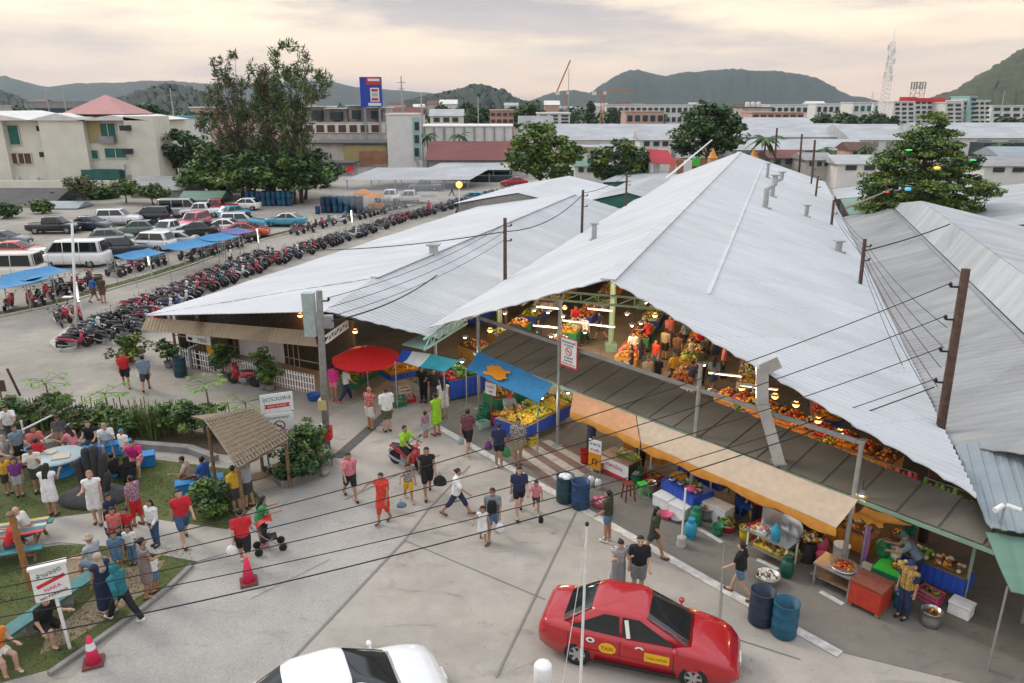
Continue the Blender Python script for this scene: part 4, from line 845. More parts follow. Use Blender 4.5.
def skeleton(pose):
 q=dict(BASE); q.update(POSES[pose]); J={}; hz=q['hz']; ch=q['child']; hip=Vector((0,0,hz)); ln=R(q['lean'])
 up=lambda p:rotY(Vector(p)+hip,ln,hip); J['hip']=hip
 for s_,nm in((1,'l'),(-1,'r')):
  hp=hip+Vector((0,s_*.09,0)); fl,kn=q['l'+nm]; sp=R(q['spread']); a=R(fl)
  th=Vector((math.sin(a)*math.cos(sp),s_*math.sin(sp)*max(.3,math.sin(a)),-math.cos(a))).normalized(); k=hp+th*.42; b=R(fl-kn)
  sh=Vector((math.sin(b),0,-math.cos(b))); an=k+sh*.41; toe=an+Vector((.17*math.cos(min(0,b)*.7),0,-.045+.17*math.sin(min(0,b)*.7))); J['hip'+nm],J['kn'+nm],J['an'+nm],J['toe'+nm]=hp,k,an,toe
  f_,ab,el=[R(x)for x in q['a'+nm]]; sho=up((0,s_*.185,.49)); d=Vector((math.sin(f_)*math.cos(ab),s_*math.sin(ab),-math.cos(f_)*math.cos(ab))); d=rotY(d,ln*.6); e=sho+d*.28
  d2=Vector((math.sin(f_+el)*math.cos(ab*.5),s_*math.sin(ab*.5)*.6,-math.cos(f_+el)*math.cos(ab*.5))).normalized(); wr=e+d2*.25; J['sh'+nm],J['el'+nm],J['wr'+nm],J['hd'+nm]=sho,e,wr,d2
 J['up']=up; J['neck']=up((0.0,0,.56)); hp=R(q['hp'])+ln*.3; J['hrot']=hp; J['headc']=up((.02,0,.575))+rotY(Vector((.0,0,.125)),hp)
 if hz>.6 and pose!='ride':
  lo=min(J['anl'].z-.075,J['anr'].z-.075,J['toel'].z-.035,J['toer'].z-.035)
  for k_ in list(J):
   if isinstance(J[k_],Vector)and k_[:2]!='hd':J[k_]=J[k_]-Vector((0,0,lo))
  J['up']=lambda p,u_=up,l_=lo:u_(p)-Vector((0,0,l_))
 J['child']=ch; return J
def torso_prims(J,g=0.0,low=.0):
 u=J['up']; out=[]
 for s_ in(1,-1):
  out+=[(u((0,s_*.075,low)),u((0,s_*.065,.16)),.105+g,.10+g),(u((0,s_*.065,.16)),u((.005,s_*.085,.42)),.10+g,.105+g),(u((0,s_*.05,.50)),J['sh'+'lr'[s_<0]],.075+g,.065+g)]
 return out
def leg_prims(J,g=0.0,frac=2.0):
 out=[]
 for n_ in 'lr':
  h_,k,a=J['hip'+n_],J['kn'+n_],J['an'+n_]
  out.append((h_,h_.lerp(k,min(1,frac)),.092+g,.092+g-.034*min(1,frac)))
  if frac>1:out+=[(k,k.lerp(a,.35*min(1,(frac-1)*1.5)),.056+g,.056+g)]+([(k.lerp(a,.3),k.lerp(a,frac-1),.055+g,.04+g*(1.2 if g else 1))]if frac>1.3 else[])
 return out
_bodies={}
def body_mesh(pose):
 if('b',pose)in _bodies:return _bodies[('b',pose)]
 J=skeleton(pose); pr=torso_prims(J)+leg_prims(J); hs=1.28 if J['child']else 1.0
 pr.append((J['up']((0,0,.50)),J['headc']-Vector((.01,0,.06)),.055,.05))
 for n_ in 'lr':
  pr+=[(J['sh'+n_],J['el'+n_],.052,.040),(J['el'+n_],J['wr'+n_],.040,.027),(J['wr'+n_],J['wr'+n_]+J['hd'+n_]*.085,.030,.034),(J['an'+n_],J['toe'+n_]-Vector((0,0,.0)),.042,.036),(J['an'+n_],J['an'+n_]-Vector((.04,0,.04)),.038,.036)]
 hr=lambda p:J['headc']+rotY(Vector(p)*hs,J['hrot'])
 pr+=[(hr((-.015,0,.035)),hr((.0,0,-.03)),.088*hs,.075*hs),(hr((.03,0,-.03)),hr((.045,0,-.085)),.055*hs,.034*hs),(hr((.085,0,.0)),hr((.100,0,-.03)),.012,.020)]
 for s_ in(1,-1):pr.append((hr((-.01,s_*.082,.0)),hr((-.012,s_*.086,-.03)),.018,.014))
 V_,Q=sdf_mesh(pr,h=.02,k=.025)
 vs=[V_]; fs=[Q]; off=len(V_); mi=np.zeros(len(Q),int); ctr=V_[Q].mean(1)
 for s_ in(1,-1):
  e=np.array(hr((.083,s_*.034,.018))); mi[np.argsort(((ctr-e)**2).sum(1))[:2]]=1
 e=np.array(hr((.085,0,-.062))); mi[np.argsort(((ctr-e)**2).sum(1))[:3]]=2
 mb=MB()
 for n_,s_ in(('l',1),('r',-1)):
  d=J['hd'+n_].normalized(); w_=J['wr'+n_]; sd=d.cross(Vector((0,0,1))if abs(d.z)<.8 else Vector((1,0,0))).normalized(); cu=d.cross(sd)
  if cu.x<0:cu=-cu
  for j,(y,l)in enumerate(((-.027,.055),(-.009,.068),(.009,.072),(.027,.066))):
   a=w_+d*.085+sd*y; mb.tube([a,a+d*l*.55+cu*.006,a+d*l+cu*.026],[.0095,.0085,.0065],5)
  a=w_+d*.03+sd*.025; mb.tube([a,a+sd*.028+d*.025+cu*.012,a+sd*.034+d*.058+cu*.022],[.012,.010,.008],5)
 fv=np.array([list(v)for v in mb.v]); quads=[f_ for f_ in mb.f if len(f_)==4]
 Q2=np.array(quads)+off; vs.append(fv); fs.append(Q2); mi=np.concatenate([mi,np.zeros(len(Q2),int)])
 me=np_mesh('body',np.concatenate(vs),np.concatenate(fs),[MATS['skin_mid'],M['eye'],M['lip']],mi,True); _bodies[('b',pose)]=(me,J); return me,J
for n_,c_ in dict(skin_mid=(.36,.20,.125),skin_dark=(.24,.125,.075),skin_pale=(.50,.31,.22)).items():mat(n_,c_,.55,var=.06)
for n_,c_ in dict(hair_black=(.012,.010,.009),hair_brown=(.06,.03,.018),hair_blond=(.30,.19,.09),hair_grey=(.25,.24,.23)).items():mat(n_,c_,.5,var=.3,scale=30)
def cloth_mesh(kind,pose):
 key=(kind,pose)
 if key in _bodies:return _bodies[key]
 me_,J=body_mesh(pose); u=J['up']; hs=1.28 if J['child']else 1.0; hr=lambda p:J['headc']+rotY(Vector(p)*hs,J['hrot']); seated=J['hip'].z<.6 or pose=='ride'
 h=.022; k=.03; clips=[]
 if kind in('tshirt','longsleeve','tank','loose'):
  g=.018 if kind!='loose' else.035; pr=torso_prims(J,g,.02)
  fr=dict(tshirt=.62,longsleeve=2,tank=.12,loose=.8)[kind]
  for n_ in 'lr':
   s_,e=J['sh'+n_],J['el'+n_]; pr.append((s_,s_.lerp(e,min(1,fr)),.052+g,.050+g))
   if fr>1:pr.append((e,e.lerp(J['wr'+n_],.9),.045+g*.7,.036+g*.7))
 elif kind in('shorts','denim','pants','capri'):
  fr=dict(shorts=.78,denim=.45,pants=1.93,capri=1.35)[kind]; pr=leg_prims(J,.022 if kind!='shorts' else.035,fr); pr+=[(u((0,s_*.075,.0)),u((0,s_*.07,.10)),.115,.108)for s_ in(1,-1)]
 elif kind in('dress','longdress','skirt'):
  pr=torso_prims(J,.018,.02)if kind!='skirt' else[]
  if seated:pr+=leg_prims(J,.05,.9)
  else:
   z1={'dress':.50,'longdress':.16,'skirt':.55}[kind]; hp=J['hip']; m=(J['knl']+J['knr'])/2
   for s_ in(1,-1):pr+=[(hp+Vector((0,s_*.07,.08)),Vector((m.x*.6+s_*0,s_*.10,z1+.08)),.115,.135),]
   for n_ in 'lr':pr.append((J['hip'+n_],J['hip'+n_].lerp(J['kn'+n_],.8 if kind!='longdress' else 1),.12,.12))
   if kind=='longdress':pr+=[(J['kn'+n_],J['kn'+n_].lerp(J['an'+n_],.75),.12,.12)for n_ in 'lr']
   clips=[lambda X,Y,Z:z1-Z]
 elif kind=='shoes':
  pr=[]
  for n_ in 'lr':pr+=[(J['an'+n_]-Vector((.035,0,.035)),J['toe'+n_],.047,.043)]
  h=.016; k=.01
 elif kind in('hair_short','hair_long','hair_bun','hijab','cap'):
  pr=[(hr((-.025,0,.045)),hr((-.02,0,.02)),.094*hs,.090*hs)]; c0,c1=hr((.058,0,0)),hr((0,0,.055)); fx=rotY(Vector((1,0,0)),J['hrot']); fz=rotY(Vector((0,0,1)),J['hrot'])
  def cut(X,Y,Z):
   a=(X-c0.x)*fx.x+(Y)*0+(Z-c0.z)*fx.z+.045; b=(X-c1.x)*fz.x+(Z-c1.z)*fz.z-.012; return np.minimum(a,-b)
  def nape(X,Y,Z):return-((X-c1.x)*fz.x+(Z-c1.z)*fz.z+.115*hs)
  clips=[cut]+([nape]if kind in('hair_short','cap')else[]); h=.018; k=.02
  if kind=='hair_long':
   for s_ in(1,-1):pr+=[(hr((-.05,s_*.045,.0)),u((-.085,s_*.05,.40)),.06*hs,.05)]
  if kind=='hair_bun':pr.append((hr((-.11,0,.05)),hr((-.125,0,.055)),.045,.04))
  if kind=='hijab':pr=[(hr((-.01,0,.03)),hr((0,0,-.02)),.105*hs,.10*hs),(hr((0,0,-.06)),u((.01,0,.40)),.09,.16),(u((.03,.05,.36)),u((.03,-.05,.36)),.14,.14)]; clips=[lambda X,Y,Z:np.minimum((X-c0.x)*fx.x+(Z-c0.z)*fx.z+.02,.062-np.sqrt(Y**2+(Z-hr((0,0,-.01)).z)**2))*1.0]
  if kind=='cap':pr=[(hr((-.01,0,.06)),hr((-.01,0,.05)),.098*hs,.098*hs),(hr((.09,.03,.055)),hr((.15,.02,.05)),.018,.015),(hr((.09,-.03,.055)),hr((.15,-.02,.05)),.018,.015)]; clips=[lambda X,Y,Z:-((X-c1.x)*fz.x+(Z-c1.z)*fz.z+.02)]
 elif kind=='strawhat':pr=[(hr((-.01,0,.07)),hr((-.01,0,.10)),.10,.09)]+[(hr((math.cos(a)*.11,math.sin(a)*.11,.06)),hr((math.cos(a+.6)*.11,math.sin(a+.6)*.11,.06)),.03,.03)for a in[i*.6 for i in range(11)]]
 V_,Q=sdf_mesh(pr,clips,h,k); me=np_mesh(kind,V_,Q,[M['black']],None,True); _bodies[key]=me; return me
def stripes(name,c1,c2,scale=14,axis='Z',noise=False,thr=.5):
 if name in MATS:return MATS[name]
 m=bpy.data.materials.new(name); MATS[name]=m; m.use_nodes=True; nt=m.node_tree; N=nt.nodes.new; L=nt.links.new; b=nt.nodes['Principled BSDF']; b.inputs['Roughness'].default_value=.85
 tc=N('ShaderNodeTexCoord')
 if noise:t=N('ShaderNodeTexNoise'); t.inputs['Scale'].default_value=scale; t.inputs['Detail'].default_value=2
 else:t=N('ShaderNodeTexWave'); t.bands_direction=axis; t.inputs['Scale'].default_value=scale; t.inputs['Distortion'].default_value=.5
 L(tc.outputs['Object'],t.inputs[0]); r=N('ShaderNodeValToRGB'); r.color_ramp.interpolation='CONSTANT'; r.color_ramp.elements[0].color=tuple(c1)+(1,); r.color_ramp.elements[1].position=thr; r.color_ramp.elements[1].color=tuple(c2)+(1,)
 L(t.outputs[0 if not noise else 0],r.inputs[0]); L(r.outputs[0],b.inputs['Base Color']); return m
CL=dict(black=(.014,.014,.016),charcoal=(.05,.05,.052),white=(.70,.70,.69),offwhite=(.60,.58,.53),red=(.52,.022,.03),redorange=(.60,.05,.028),pink=(.62,.20,.24),hotpink=(.62,.03,.20),coral=(.60,.16,.15),lime=(.28,.55,.03),olive=(.045,.05,.028),navy=(.02,.03,.075),blue=(.03,.10,.36),denim=(.10,.19,.30),jean=(.05,.10,.19),grey=(.20,.21,.22),lgrey=(.36,.38,.39),khaki=(.30,.25,.16),yellow=(.62,.38,.03),teal=(.02,.16,.19),brown=(.12,.06,.035),purple=(.16,.04,.20),orange=(.6,.2,.03),bluegrey=(.16,.22,.28),beige=(.42,.34,.26),green=(.04,.22,.08))
PAT=dict(floral=((.45,.42,.36),(.06,.06,.07),30,'Z',True,.5),camo=((.13,.14,.07),(.04,.045,.03),18,'Z',True,.5),stripe=((.65,.65,.64),(.05,.06,.08),9,'Z',False,.6),vstripe=((.45,.46,.46),(.09,.1,.11),12,'Y',False,.5),plaid=((.5,.5,.5),(.06,.08,.13),14,'Z',False,.5),redprint=((.42,.05,.05),(.5,.42,.32),20,'Z',True,.55),purpleprint=((.22,.07,.13),(.45,.32,.36),26,'Z',True,.52),bands=((.34,.22,.18),(.09,.09,.12),6,'Z',False,.5),jersey=((.02,.02,.022),(.55,.12,.16),7,'Z',False,.88))
def cm(c):
 if c in PAT:return stripes('cloth_'+c,*PAT[c])
 return mat('cloth_'+c,CL[c],.85,var=.20,scale=9,bump=1.0,bscale=16)
def person(label,loc,face,pose='stand',top=('tshirt','white'),bottom=('shorts','black'),hair=('hair_short','hair_black'),shoes='black',sc_=1.0,skin='skin_mid',extra=(),lab=True,seat=0.0,group='people at the market'):
 me,J=body_mesh(pose)
 o=link('person',me); o.location=loc if len(loc)==3 else Vector((loc[0],loc[1],0)); o.location.z+=seat+.03; o.rotation_euler=(0,0,R(face)); k=sc_*(.66 if J['child']else 1); o.scale=(k,k,k)
 tag(o,label,'person',group)
 if skin!='skin_mid':o.material_slots[0].link='OBJECT'; o.material_slots[0].material=MATS[skin]
 def wear(kind,m,nm):
  c=link(nm,cloth_mesh(kind,pose),o); c.material_slots[0].link='OBJECT'; c.material_slots[0].material=m
 if top:wear(top[0],cm(top[1]),'dress' if 'dress' in top[0]else 'shirt')
 if bottom:wear(bottom[0],cm(bottom[1]),'trousers' if bottom[0]in('pants','capri')else('skirt' if bottom[0]=='skirt' else 'shorts'))
 if hair:wear(hair[0],MATS[hair[1]]if hair[1]in MATS else cm(hair[1]),'hair' if hair[0].startswith('hair')else('cap' if hair[0]=='cap' else 'headscarf'))
 if shoes:wear('shoes',cm(shoes),'shoes')
 for kind,col,nm in extra:wear(kind,cm(col),nm)
 return o
def hand_of(o,pose,n_):
 J=body_mesh(pose)[1]; bpy.context.view_layer.update(); return o.matrix_world@(J['wr'+n_]+J['hd'+n_]*.10)
def bag(label,p,col,size=(.26,.12,.30),name='carrier_bag',cat='bag',rz=0):
 t_=thing(name,label,cat,(p.x,p.y,max(.02,p.z-size[2]-.12)),rz); w_,d,h=size; mb=MB(); mb.smooth=True; r=[]
 for z,k in((0,.72),(.06*h,.95),(.45*h,1.0),(.8*h,.72),(h,.30)):r.append([(w_/2*k*math.cos(a)*(1+.06*math.sin(3*a+z*20)),d/2*k*math.sin(a)*1.2,z)for a in[2*math.pi*i/12 for i in range(12)]])
 mb.loft(r); mb.build('sack',cm(col),t_)
 mb=MB(); mb.tube([(-.05,0,h*.96),(0,0,h+.13),(.05,0,h*.96)],.010,6); mb.build('handle',cm(col),t_); return t_
def backpack(label,o,pose,col,front=False):
 J=body_mesh(pose)[1]; u=J['up']; bpy.context.view_layer.update(); k=o.scale[0]; t_=thing('backpack',label,'backpack'); s_=1 if front else-1
 c=u((s_*.19,0,.30)); t_.matrix_world=o.matrix_world@Matrix.Translation(c)
 mb=MB(); mb.smooth=True; r=[]
 for z,kk in((-.20,.8),(-.17,1),(.05,1.0),(.16,.85),(.22,.4)):r.append([(.075*kk*math.cos(a),.145*kk*math.copysign(abs(math.sin(a))**.6,math.sin(a)),z)for a in[2*math.pi*i/14 for i in range(14)]])
 mb.loft(r); mb.build('pack',cm(col),t_)
 for y in(-1,1):
  mb=MB(); mb.tube([(-s_*.05,y*.09,.16),(-s_*.19,y*.10,.25),(-s_*.315,y*.10,.14),(-s_*.30,y*.10,-.05),(-s_*.07,y*.12,-.16)],.018,6); mb.build('strap',cm(col),t_)
 return t_
def at(px_,py_,z=0):return P(px_,py_,z)
SH,LO,BU=('hair_short','hair_black'),('hair_long','hair_black'),('hair_bun','hair_black')
o=person('man in a pale pink polo and black shorts striding past the planter',at(351,499),-60,'walk',('tshirt','pink'),('shorts','black'),SH); backpack('dark backpack on the man in the pink polo',o,'walk','charcoal')
o=person('woman in a red-orange jumpsuit stretching one arm out to the side',at(384,523),-110,'point',('tank','redorange'),('capri','redorange'),SH,'brown',1.0,extra=(('skirt','redorange','skirt'),)); backpack('small red pack on the woman in the red-orange jumpsuit',o,'point','red')
o=person('boy in a grey shirt and yellow shorts holding the hand of the man in black',at(409,501),-70,'kidwalk',('tshirt','floral'),('shorts','yellow'),SH,'lgrey',1.18); bag('pale blue bag beside the boy in yellow shorts',at(401,499,.5),'denim',(.34,.2,.16))
o=person('man in a black sleeveless top and black shorts carrying a big black bag',at(428,496),-80,'walk2',('tank','black'),('shorts','black'),SH,'black',1.06); bag('big black bag held by the man all in black',hand_of(o,'walk2','l')+Vector((.12,0,.12)),'black',(.45,.22,.34),'shoulder_bag')
o=person('woman in a loose white shirt and navy capri trousers walking right',at(457,516),-8,'stride',('loose','white'),('capri','navy'),('hair_bun','hair_black'),'brown'); bag('white shopping bag behind the woman in navy capri trousers',hand_of(o,'stride','l'),'white')
o=person('man in a grey tee with a black chest pack beside a girl in white',at(493,538),-95,'walk2',('tshirt','grey'),('shorts','denim'),SH,'brown',1.0); backpack('black pack worn on the front of the man in the grey tee',o,'walk2','black',True); bag('white plastic bag hanging from the hand of the man with the chest pack',hand_of(o,'walk2','l'),'white')
person('small girl in a white dress holding the hand of the man with the chest pack',at(483,542),-85,'kidwalk',('dress','white'),None,LO,'brown',1.05)
o=person('long haired woman in a black top and shorts walking with a girl in pink',at(519,516),-85,'walk2',('tshirt','navy'),('denim','black'),LO,'black',1.03,'skin_pale'); bag('small white bag held by the long haired woman in black',hand_of(o,'walk2','r'),'offwhite',(.18,.1,.2))
o=person('little girl in a pink top and dark shorts walking with the woman in black',at(536,513),-88,'kidwalk',('tshirt','pink'),('denim','charcoal'),SH,'white',1.0); bag('black bag on the arm of the little girl in pink',at(541,512,.62),'black',(.16,.1,.26))
person('woman in an olive shirt and denim shorts standing near the blue barrels',at(607,542),150,'stand2',('tshirt','olive'),('denim','denim'),('hair_bun','hair_black'),'white',.98)
person('woman in an olive top and dark shorts walking across the white road line',at(652,559),-25,'walk',('tshirt','olive'),('denim','charcoal'),LO,'brown',1.0)
person('woman in a striped top and long grey skirt beside the man in black',at(617,592),-80,'phone',('tank','stripe'),None,BU,'black',.95,'skin_pale',extra=(('longdress','vstripe','skirt'),))
person('man in a black tee and grey shorts standing beside the woman in stripes',at(637,597),-95,'stand2',('tshirt','black'),('shorts','grey'),SH,'black',1.06,'skin_pale')
person('woman in a black top and pale denim shorts by the navy barrels at the right',at(738,597),140,'walk2',('tshirt','black'),('denim','denim'),BU,'brown',.97,'skin_pale')
person('bald tanned man in a red patterned sleeveless top standing on the drain',at(371,430),60,'stand2',('tank','redprint'),('shorts','offwhite'),None,'brown',1.05)
person('man in a white shirt and camouflage shorts facing the orange fruit stall',at(388,432),120,'stand',('loose','white'),('shorts','camo'),('hair_short','hair_brown'),'black',1.08,'skin_pale')
person('woman in a long lime yellow dress standing in front of the blue stall',at(437,436),140,'stand2',('dress','lime'),None,BU,'brown',1.03)
person('toddler in lilac clothes beside the woman in the lime dress',at(426,438),120,'kid',('tshirt','purpleprint'),('shorts','lgrey'),SH,'red',.95)
person('woman in a short pale dress standing at the long blue stall',at(444,419),110,'stand',('dress','offwhite'),None,LO,'brown',1.0)
person('woman in a magenta top and pale shorts under the red umbrella',at(335,402),70,'stand',('tshirt','hotpink'),('denim','pink'),BU,'coral',1.0)
person('person in a white top and dark trousers beside the woman in magenta',at(347,402),40,'walk',('tshirt','offwhite'),('pants','navy'),SH,'coral',.95)
person('fruit seller in black behind the heap of oranges',at(424,402),-100,'reach',('tshirt','black'),('pants','black'),LO,'black')
person('seller in a black top between the orange stall and the blue stall',at(434,405),-60,'stand2',('tshirt','black'),('pants','charcoal'),SH,'black',.95)
person('seller in a grey shirt and red cap behind the yellow fruit',at(508,432),-70,'reach',('tshirt','grey'),('pants','charcoal'),('cap','red'),'black')
o=person('woman with her back turned in a dark top carrying two bright bags',at(499,468),95,'stand2',('tshirt','navy'),('denim','black'),BU,'white'); bag('bright purple bag carried by the woman with her back turned',hand_of(o,'stand2','l')+Vector((-.1,-.1,.15)),'purple',(.28,.14,.34)); bag('mint green bag carried by the woman with her back turned',hand_of(o,'stand2','r')+Vector((.05,-.1,.15)),'green',(.28,.14,.36))
o=person('man in a patterned shirt and khaki shorts facing away at the yellow fruit',at(518,464),-85,'stand',('loose','floral'),('shorts','khaki'),SH,'brown',1.03)
o=person('man in a black and pink sports jersey walking away to the stalls',at(468,453),75,'walk',('tshirt','jersey'),('shorts','black'),SH,'white',1.03); bag('pale bag held by the man in the black and pink jersey',hand_of(o,'walk','l'),'lgrey')
person('man in dark clothes and a white cap behind the white and orange sign',at(590,464),20,'stand',('tshirt','navy'),('pants','black'),('cap','white'),'black')
person('cook in a dark blue dress with bright green apron straps at the right stall',at(913,588),160,'bend',('tshirt','bluegrey'),('capri','navy'),('cap','teal'),'black',1.0)
person('worker in a navy cap and yellow safety vest at the lower right',at(902,618),-150,'stand',('tshirt','navy'),('pants','navy'),('cap','navy'),'black',.97,extra=(('tank','yellow','vest'),))
person('cook in a red shirt behind the metal table under the orange awning',at(756,530),-120,'reach',('tshirt','red'),('pants','black'),SH,'black')
person('cook in black at the big wok under the orange awning',at(801,545),-110,'reach',('tshirt','black'),('pants','black'),SH,'black')
person('seller with a grey bonnet bending beside the blue table',at(690,487),-100,'reach',('tshirt','lgrey'),('pants','black'),('cap','grey'),'black',.95)
person('seller in a dark teal shirt behind the wooden counter',at(640,468),-110,'stand2',('tshirt','teal'),('pants','black'),SH,'black')
o=person('man in a red football shirt and black shorts walking away beside the pink cone',at(246,566),110,'walk',('tshirt','red'),('shorts','black'),SH,'white',1.06,'skin_pale'); bag('white plastic bag carried by the man in the red football shirt',hand_of(o,'walk','l')+Vector((-.05,0,.1)),'white',(.34,.2,.3))
person('woman in a green top pushing the pushchair',at(262,547),30,'reach',('tshirt','green'),('denim','denim'),LO,'pink',.95)
person('man in a red tee and blue shorts walking along the park path',at(186,543),-55,'walk2',('tshirt','red'),('shorts','jean'),SH,'charcoal',1.06,'skin_pale')
person('girl in a white long sleeved shirt and blue jeans on the park path',at(157,546),-110,'stand2',('longsleeve','white'),('pants','jean'),LO,'navy',.88)
person('woman in a purple flowered blouse and red trousers on the park path',at(139,526),160,'carry',('tshirt','purpleprint'),('capri','red'),BU,'brown',.98)
person('blonde woman in a short white dress standing on the lawn edge',at(99,524),-70,'carry',('dress','white'),None,('hair_short','hair_blond'),'brown',1.05,'skin_pale')
person('dark haired woman in a white sundress with her back turned on the lawn',at(54,516),100,'phone',('dress','white'),None,LO,'brown',1.02)
person('young man in a white tee with backpack straps beside the round table',at(40,493),-70,'phone',('tshirt','offwhite'),('shorts','charcoal'),SH,'black',1.0)
person('man in a hot pink tee sitting on the blue cool box',at(139,471),-80,'sit2',('tshirt','hotpink'),('denim','pink'),('hair_short','hair_brown'),'brown',1.05,'skin_pale')
person('boy in a white tee and blue cap beside the man in hot pink',at(128,467),-110,'stand2',('tshirt','white'),('shorts','denim'),('cap','denim'),'brown',.85)
person('man in a dark top and teal shorts sitting on the grass by the sculpture',at(118,480),160,'sitlow',('tshirt','black'),('shorts','teal'),SH,'black')
person('woman in black sitting on the grass beside the blue cool box',at(130,484),120,'sitlow',('tshirt','black'),('capri','black'),LO,'black')
person('little girl in a coral top and red trousers on the park path',at(119,548),-70,'kid',('tshirt','coral'),('pants','red'),LO,'brown',1.15)
person('small child in a white top left of the little girl in coral',at(112,546),60,'kid',('tshirt','white'),('shorts','navy'),LO,'brown',1.0)
person('child in dark blue standing behind the little girl in coral',at(114,532),-30,'kid',('tshirt','navy'),('shorts','denim'),SH,'brown',1.1)
person('small child in navy dungarees in front of the two women',at(124,561),-70,'kid',('tank','navy'),('shorts','navy'),SH,'brown',.95)
person('little girl in a white printed tee and jeans seen from the front',at(134,564),-85,'kid',('tshirt','white'),('pants','denim'),LO,'brown',1.05)
person('small boy with dark hair half hidden behind the girl in the printed tee',at(131,545),-100,'kid',('tshirt','red'),('shorts','charcoal'),SH,'brown',1.05)
bz=.45
person('man in a straw hat and grey shirt sitting on the teal bench',at(99,577),165,'sit',('tshirt','lgrey'),('shorts','bluegrey'),('hair_short','hair_grey'),'lgrey',1.0,'skin_pale',extra=(('strawhat','beige','straw_hat'),))
person('woman in navy with a beige headscarf standing by the teal bench',at(109,613),150,'carry',('longdress','navy'),('pants','denim'),('hijab','beige'),'white',1.0)
person('woman in a teal top and headscarf and black trousers with a white stripe',at(126,622),160,'stride',('longsleeve','teal'),('pants','black'),('hijab','teal'),'white',1.0)
person('woman in a brown and navy banded dress leaning to a child',at(150,598),40,'carry',('dress','bands'),None,BU,'brown',1.03)
person('small child in white held close by the woman in the banded dress',at(157,591),150,'kid',('tshirt','white'),('shorts','denim'),SH,'brown',.95)
person('child in a teal tee standing at the end of the teal bench',at(120,572),-60,'kid',('tshirt','denim'),('shorts','denim'),SH,'brown',1.1)
person('heavy man in black sitting on the teal bench looking at his phone',at(47,640),-20,'phone' if False else 'sit2',('tshirt','black'),('shorts','black'),SH,'black',1.08,'skin_pale')
person('woman in an orange top and white shorts sitting at the near end of the bench',at(1,668),-25,'sit',('tank','orange'),('denim','white'),LO,'white',1.0,'skin_pale')
person('bald man in a white shirt sitting at the striped picnic table',at(34,545),200,'sit2',('tshirt','offwhite'),('shorts','bluegrey'),None,'brown',1.05,'skin_pale')
person('man in a red shirt sitting at the near side of the striped picnic table',at(12,560),40,'sit2',('tshirt','red'),('shorts','charcoal'),SH,'black')
person('man in a grey vest sitting at the left of the round blue table',at(7,470),-10,'sit',('tank','lgrey'),('shorts','khaki'),('hair_short','hair_grey'),'brown',1.05,'skin_pale')
person('man in a grey tee standing left of the round blue table',at(22,468),-20,'stand',('tshirt','bluegrey'),('shorts','black'),SH,'black',.95)
person('young man in white leaning at the back of the round table',at(14,446),-60,'reach',('tshirt','white'),('pants','charcoal'),SH,'black')
person('child in a red top at the front of the round blue table',at(42,472),100,'kid',('tshirt','red'),('shorts','black'),SH,'black',1.1)
person('woman in a pink and red blouse sitting behind the round blue table',at(38,458),-40,'sit',('tshirt','coral'),('capri','red'),LO,'black')
person('woman in a pale pink tee sitting right of the round blue table',at(78,458),170,'sit2',('tshirt','pink'),('shorts','lgrey'),LO,'brown')
person('man in a dark maroon shirt lying back on the seat behind the round table',at(62,446),-60,'lie',('tshirt','charcoal'),('pants','brown'),SH,'black',.95)
person('woman with brown hair in a black top sitting behind the hand sculpture',at(94,452),-80,'sit',('tank','black'),('shorts','charcoal'),('hair_long','hair_brown'),'brown',1.0,'skin_pale')
person('man in a white tee sitting right behind the hand sculpture',at(109,453),-60,'sit2',('tshirt','white'),('shorts','denim'),('hair_short','hair_blond'),'brown',1.03,'skin_pale')
person('boy in a yellow tee at the left edge beside the picnic table',at(9,494),-30,'kid',('tshirt','yellow'),('shorts','charcoal'),SH,'black',1.2)
person('girl in a purple top beside the boy in yellow',at(21,496),-60,'kid',('tshirt','purple'),('shorts','lgrey'),LO,'black',1.2)
person('man in a bright blue tee sitting under the thatched hut',at(208,492),160,'sit',('tshirt','blue'),('shorts','charcoal'),SH,'black')
person('man in brown sitting with folded arms at the left of the thatched hut',at(194,489),-160,'sit2',('tshirt','beige'),('shorts','brown'),SH,'brown')
person('person in dark clothes sitting deep under the thatched hut',at(250,470),-120,'sit',('tshirt','black'),('pants','navy'),SH,'white')
person('woman in a yellow tee standing at the front of the thatched hut',at(238,513),150,'stand2',('tshirt','yellow'),('shorts','charcoal'),BU,'brown',.95)
person('man in a blue checked shirt at the front right of the thatched hut',at(250,508),170,'carry',('tshirt','plaid'),('shorts','charcoal'),SH,'black',.98)
person('person in a red shirt and black shorts walking on the street behind the park',at(127,387),-60,'walk',('tshirt','red'),('shorts','black'),SH,'brown')
o=person('person in a grey-blue shirt walking away on the street behind the park',at(147,391),110,'walk2',('loose','bluegrey'),('shorts','charcoal'),SH,'black'); bag('white plastic bag carried on the street behind the park',hand_of(o,'walk2','l'),'white')
person('man in a blue top among the motorbikes near the kerb island',at(95,302),60,'walk',('tshirt','blue'),('shorts','brown'),SH,'brown')
person('man in an olive shirt beside the man in blue among the motorbikes',at(104,303),120,'stand2',('tshirt','olive'),('shorts','brown'),SH,'brown')
person('woman in white standing by the motorbike row under the lit tube',at(231,268),60,'stand',('tshirt','white'),('pants','charcoal'),LO,'black')
person('person in red standing at the far motorbike row',at(429,215),60,'stand',('longsleeve','red'),('pants','red'),SH,'black')
person('person in black near the carport posts',at(452,196),10,'walk',('tshirt','black'),('pants','black'),SH,'black')
sb=at(408,468); rd_bike=bike(sb,R(-35),'red','red motorbike ridden by the person in lime green'); rd_bike.name='motorbike'
person('rider in a lime green tee on the red motorbike',sb+Vector((-.10,.06,0)),-35,'ride',('tshirt','lime'),('shorts','black'),SH,'coral')
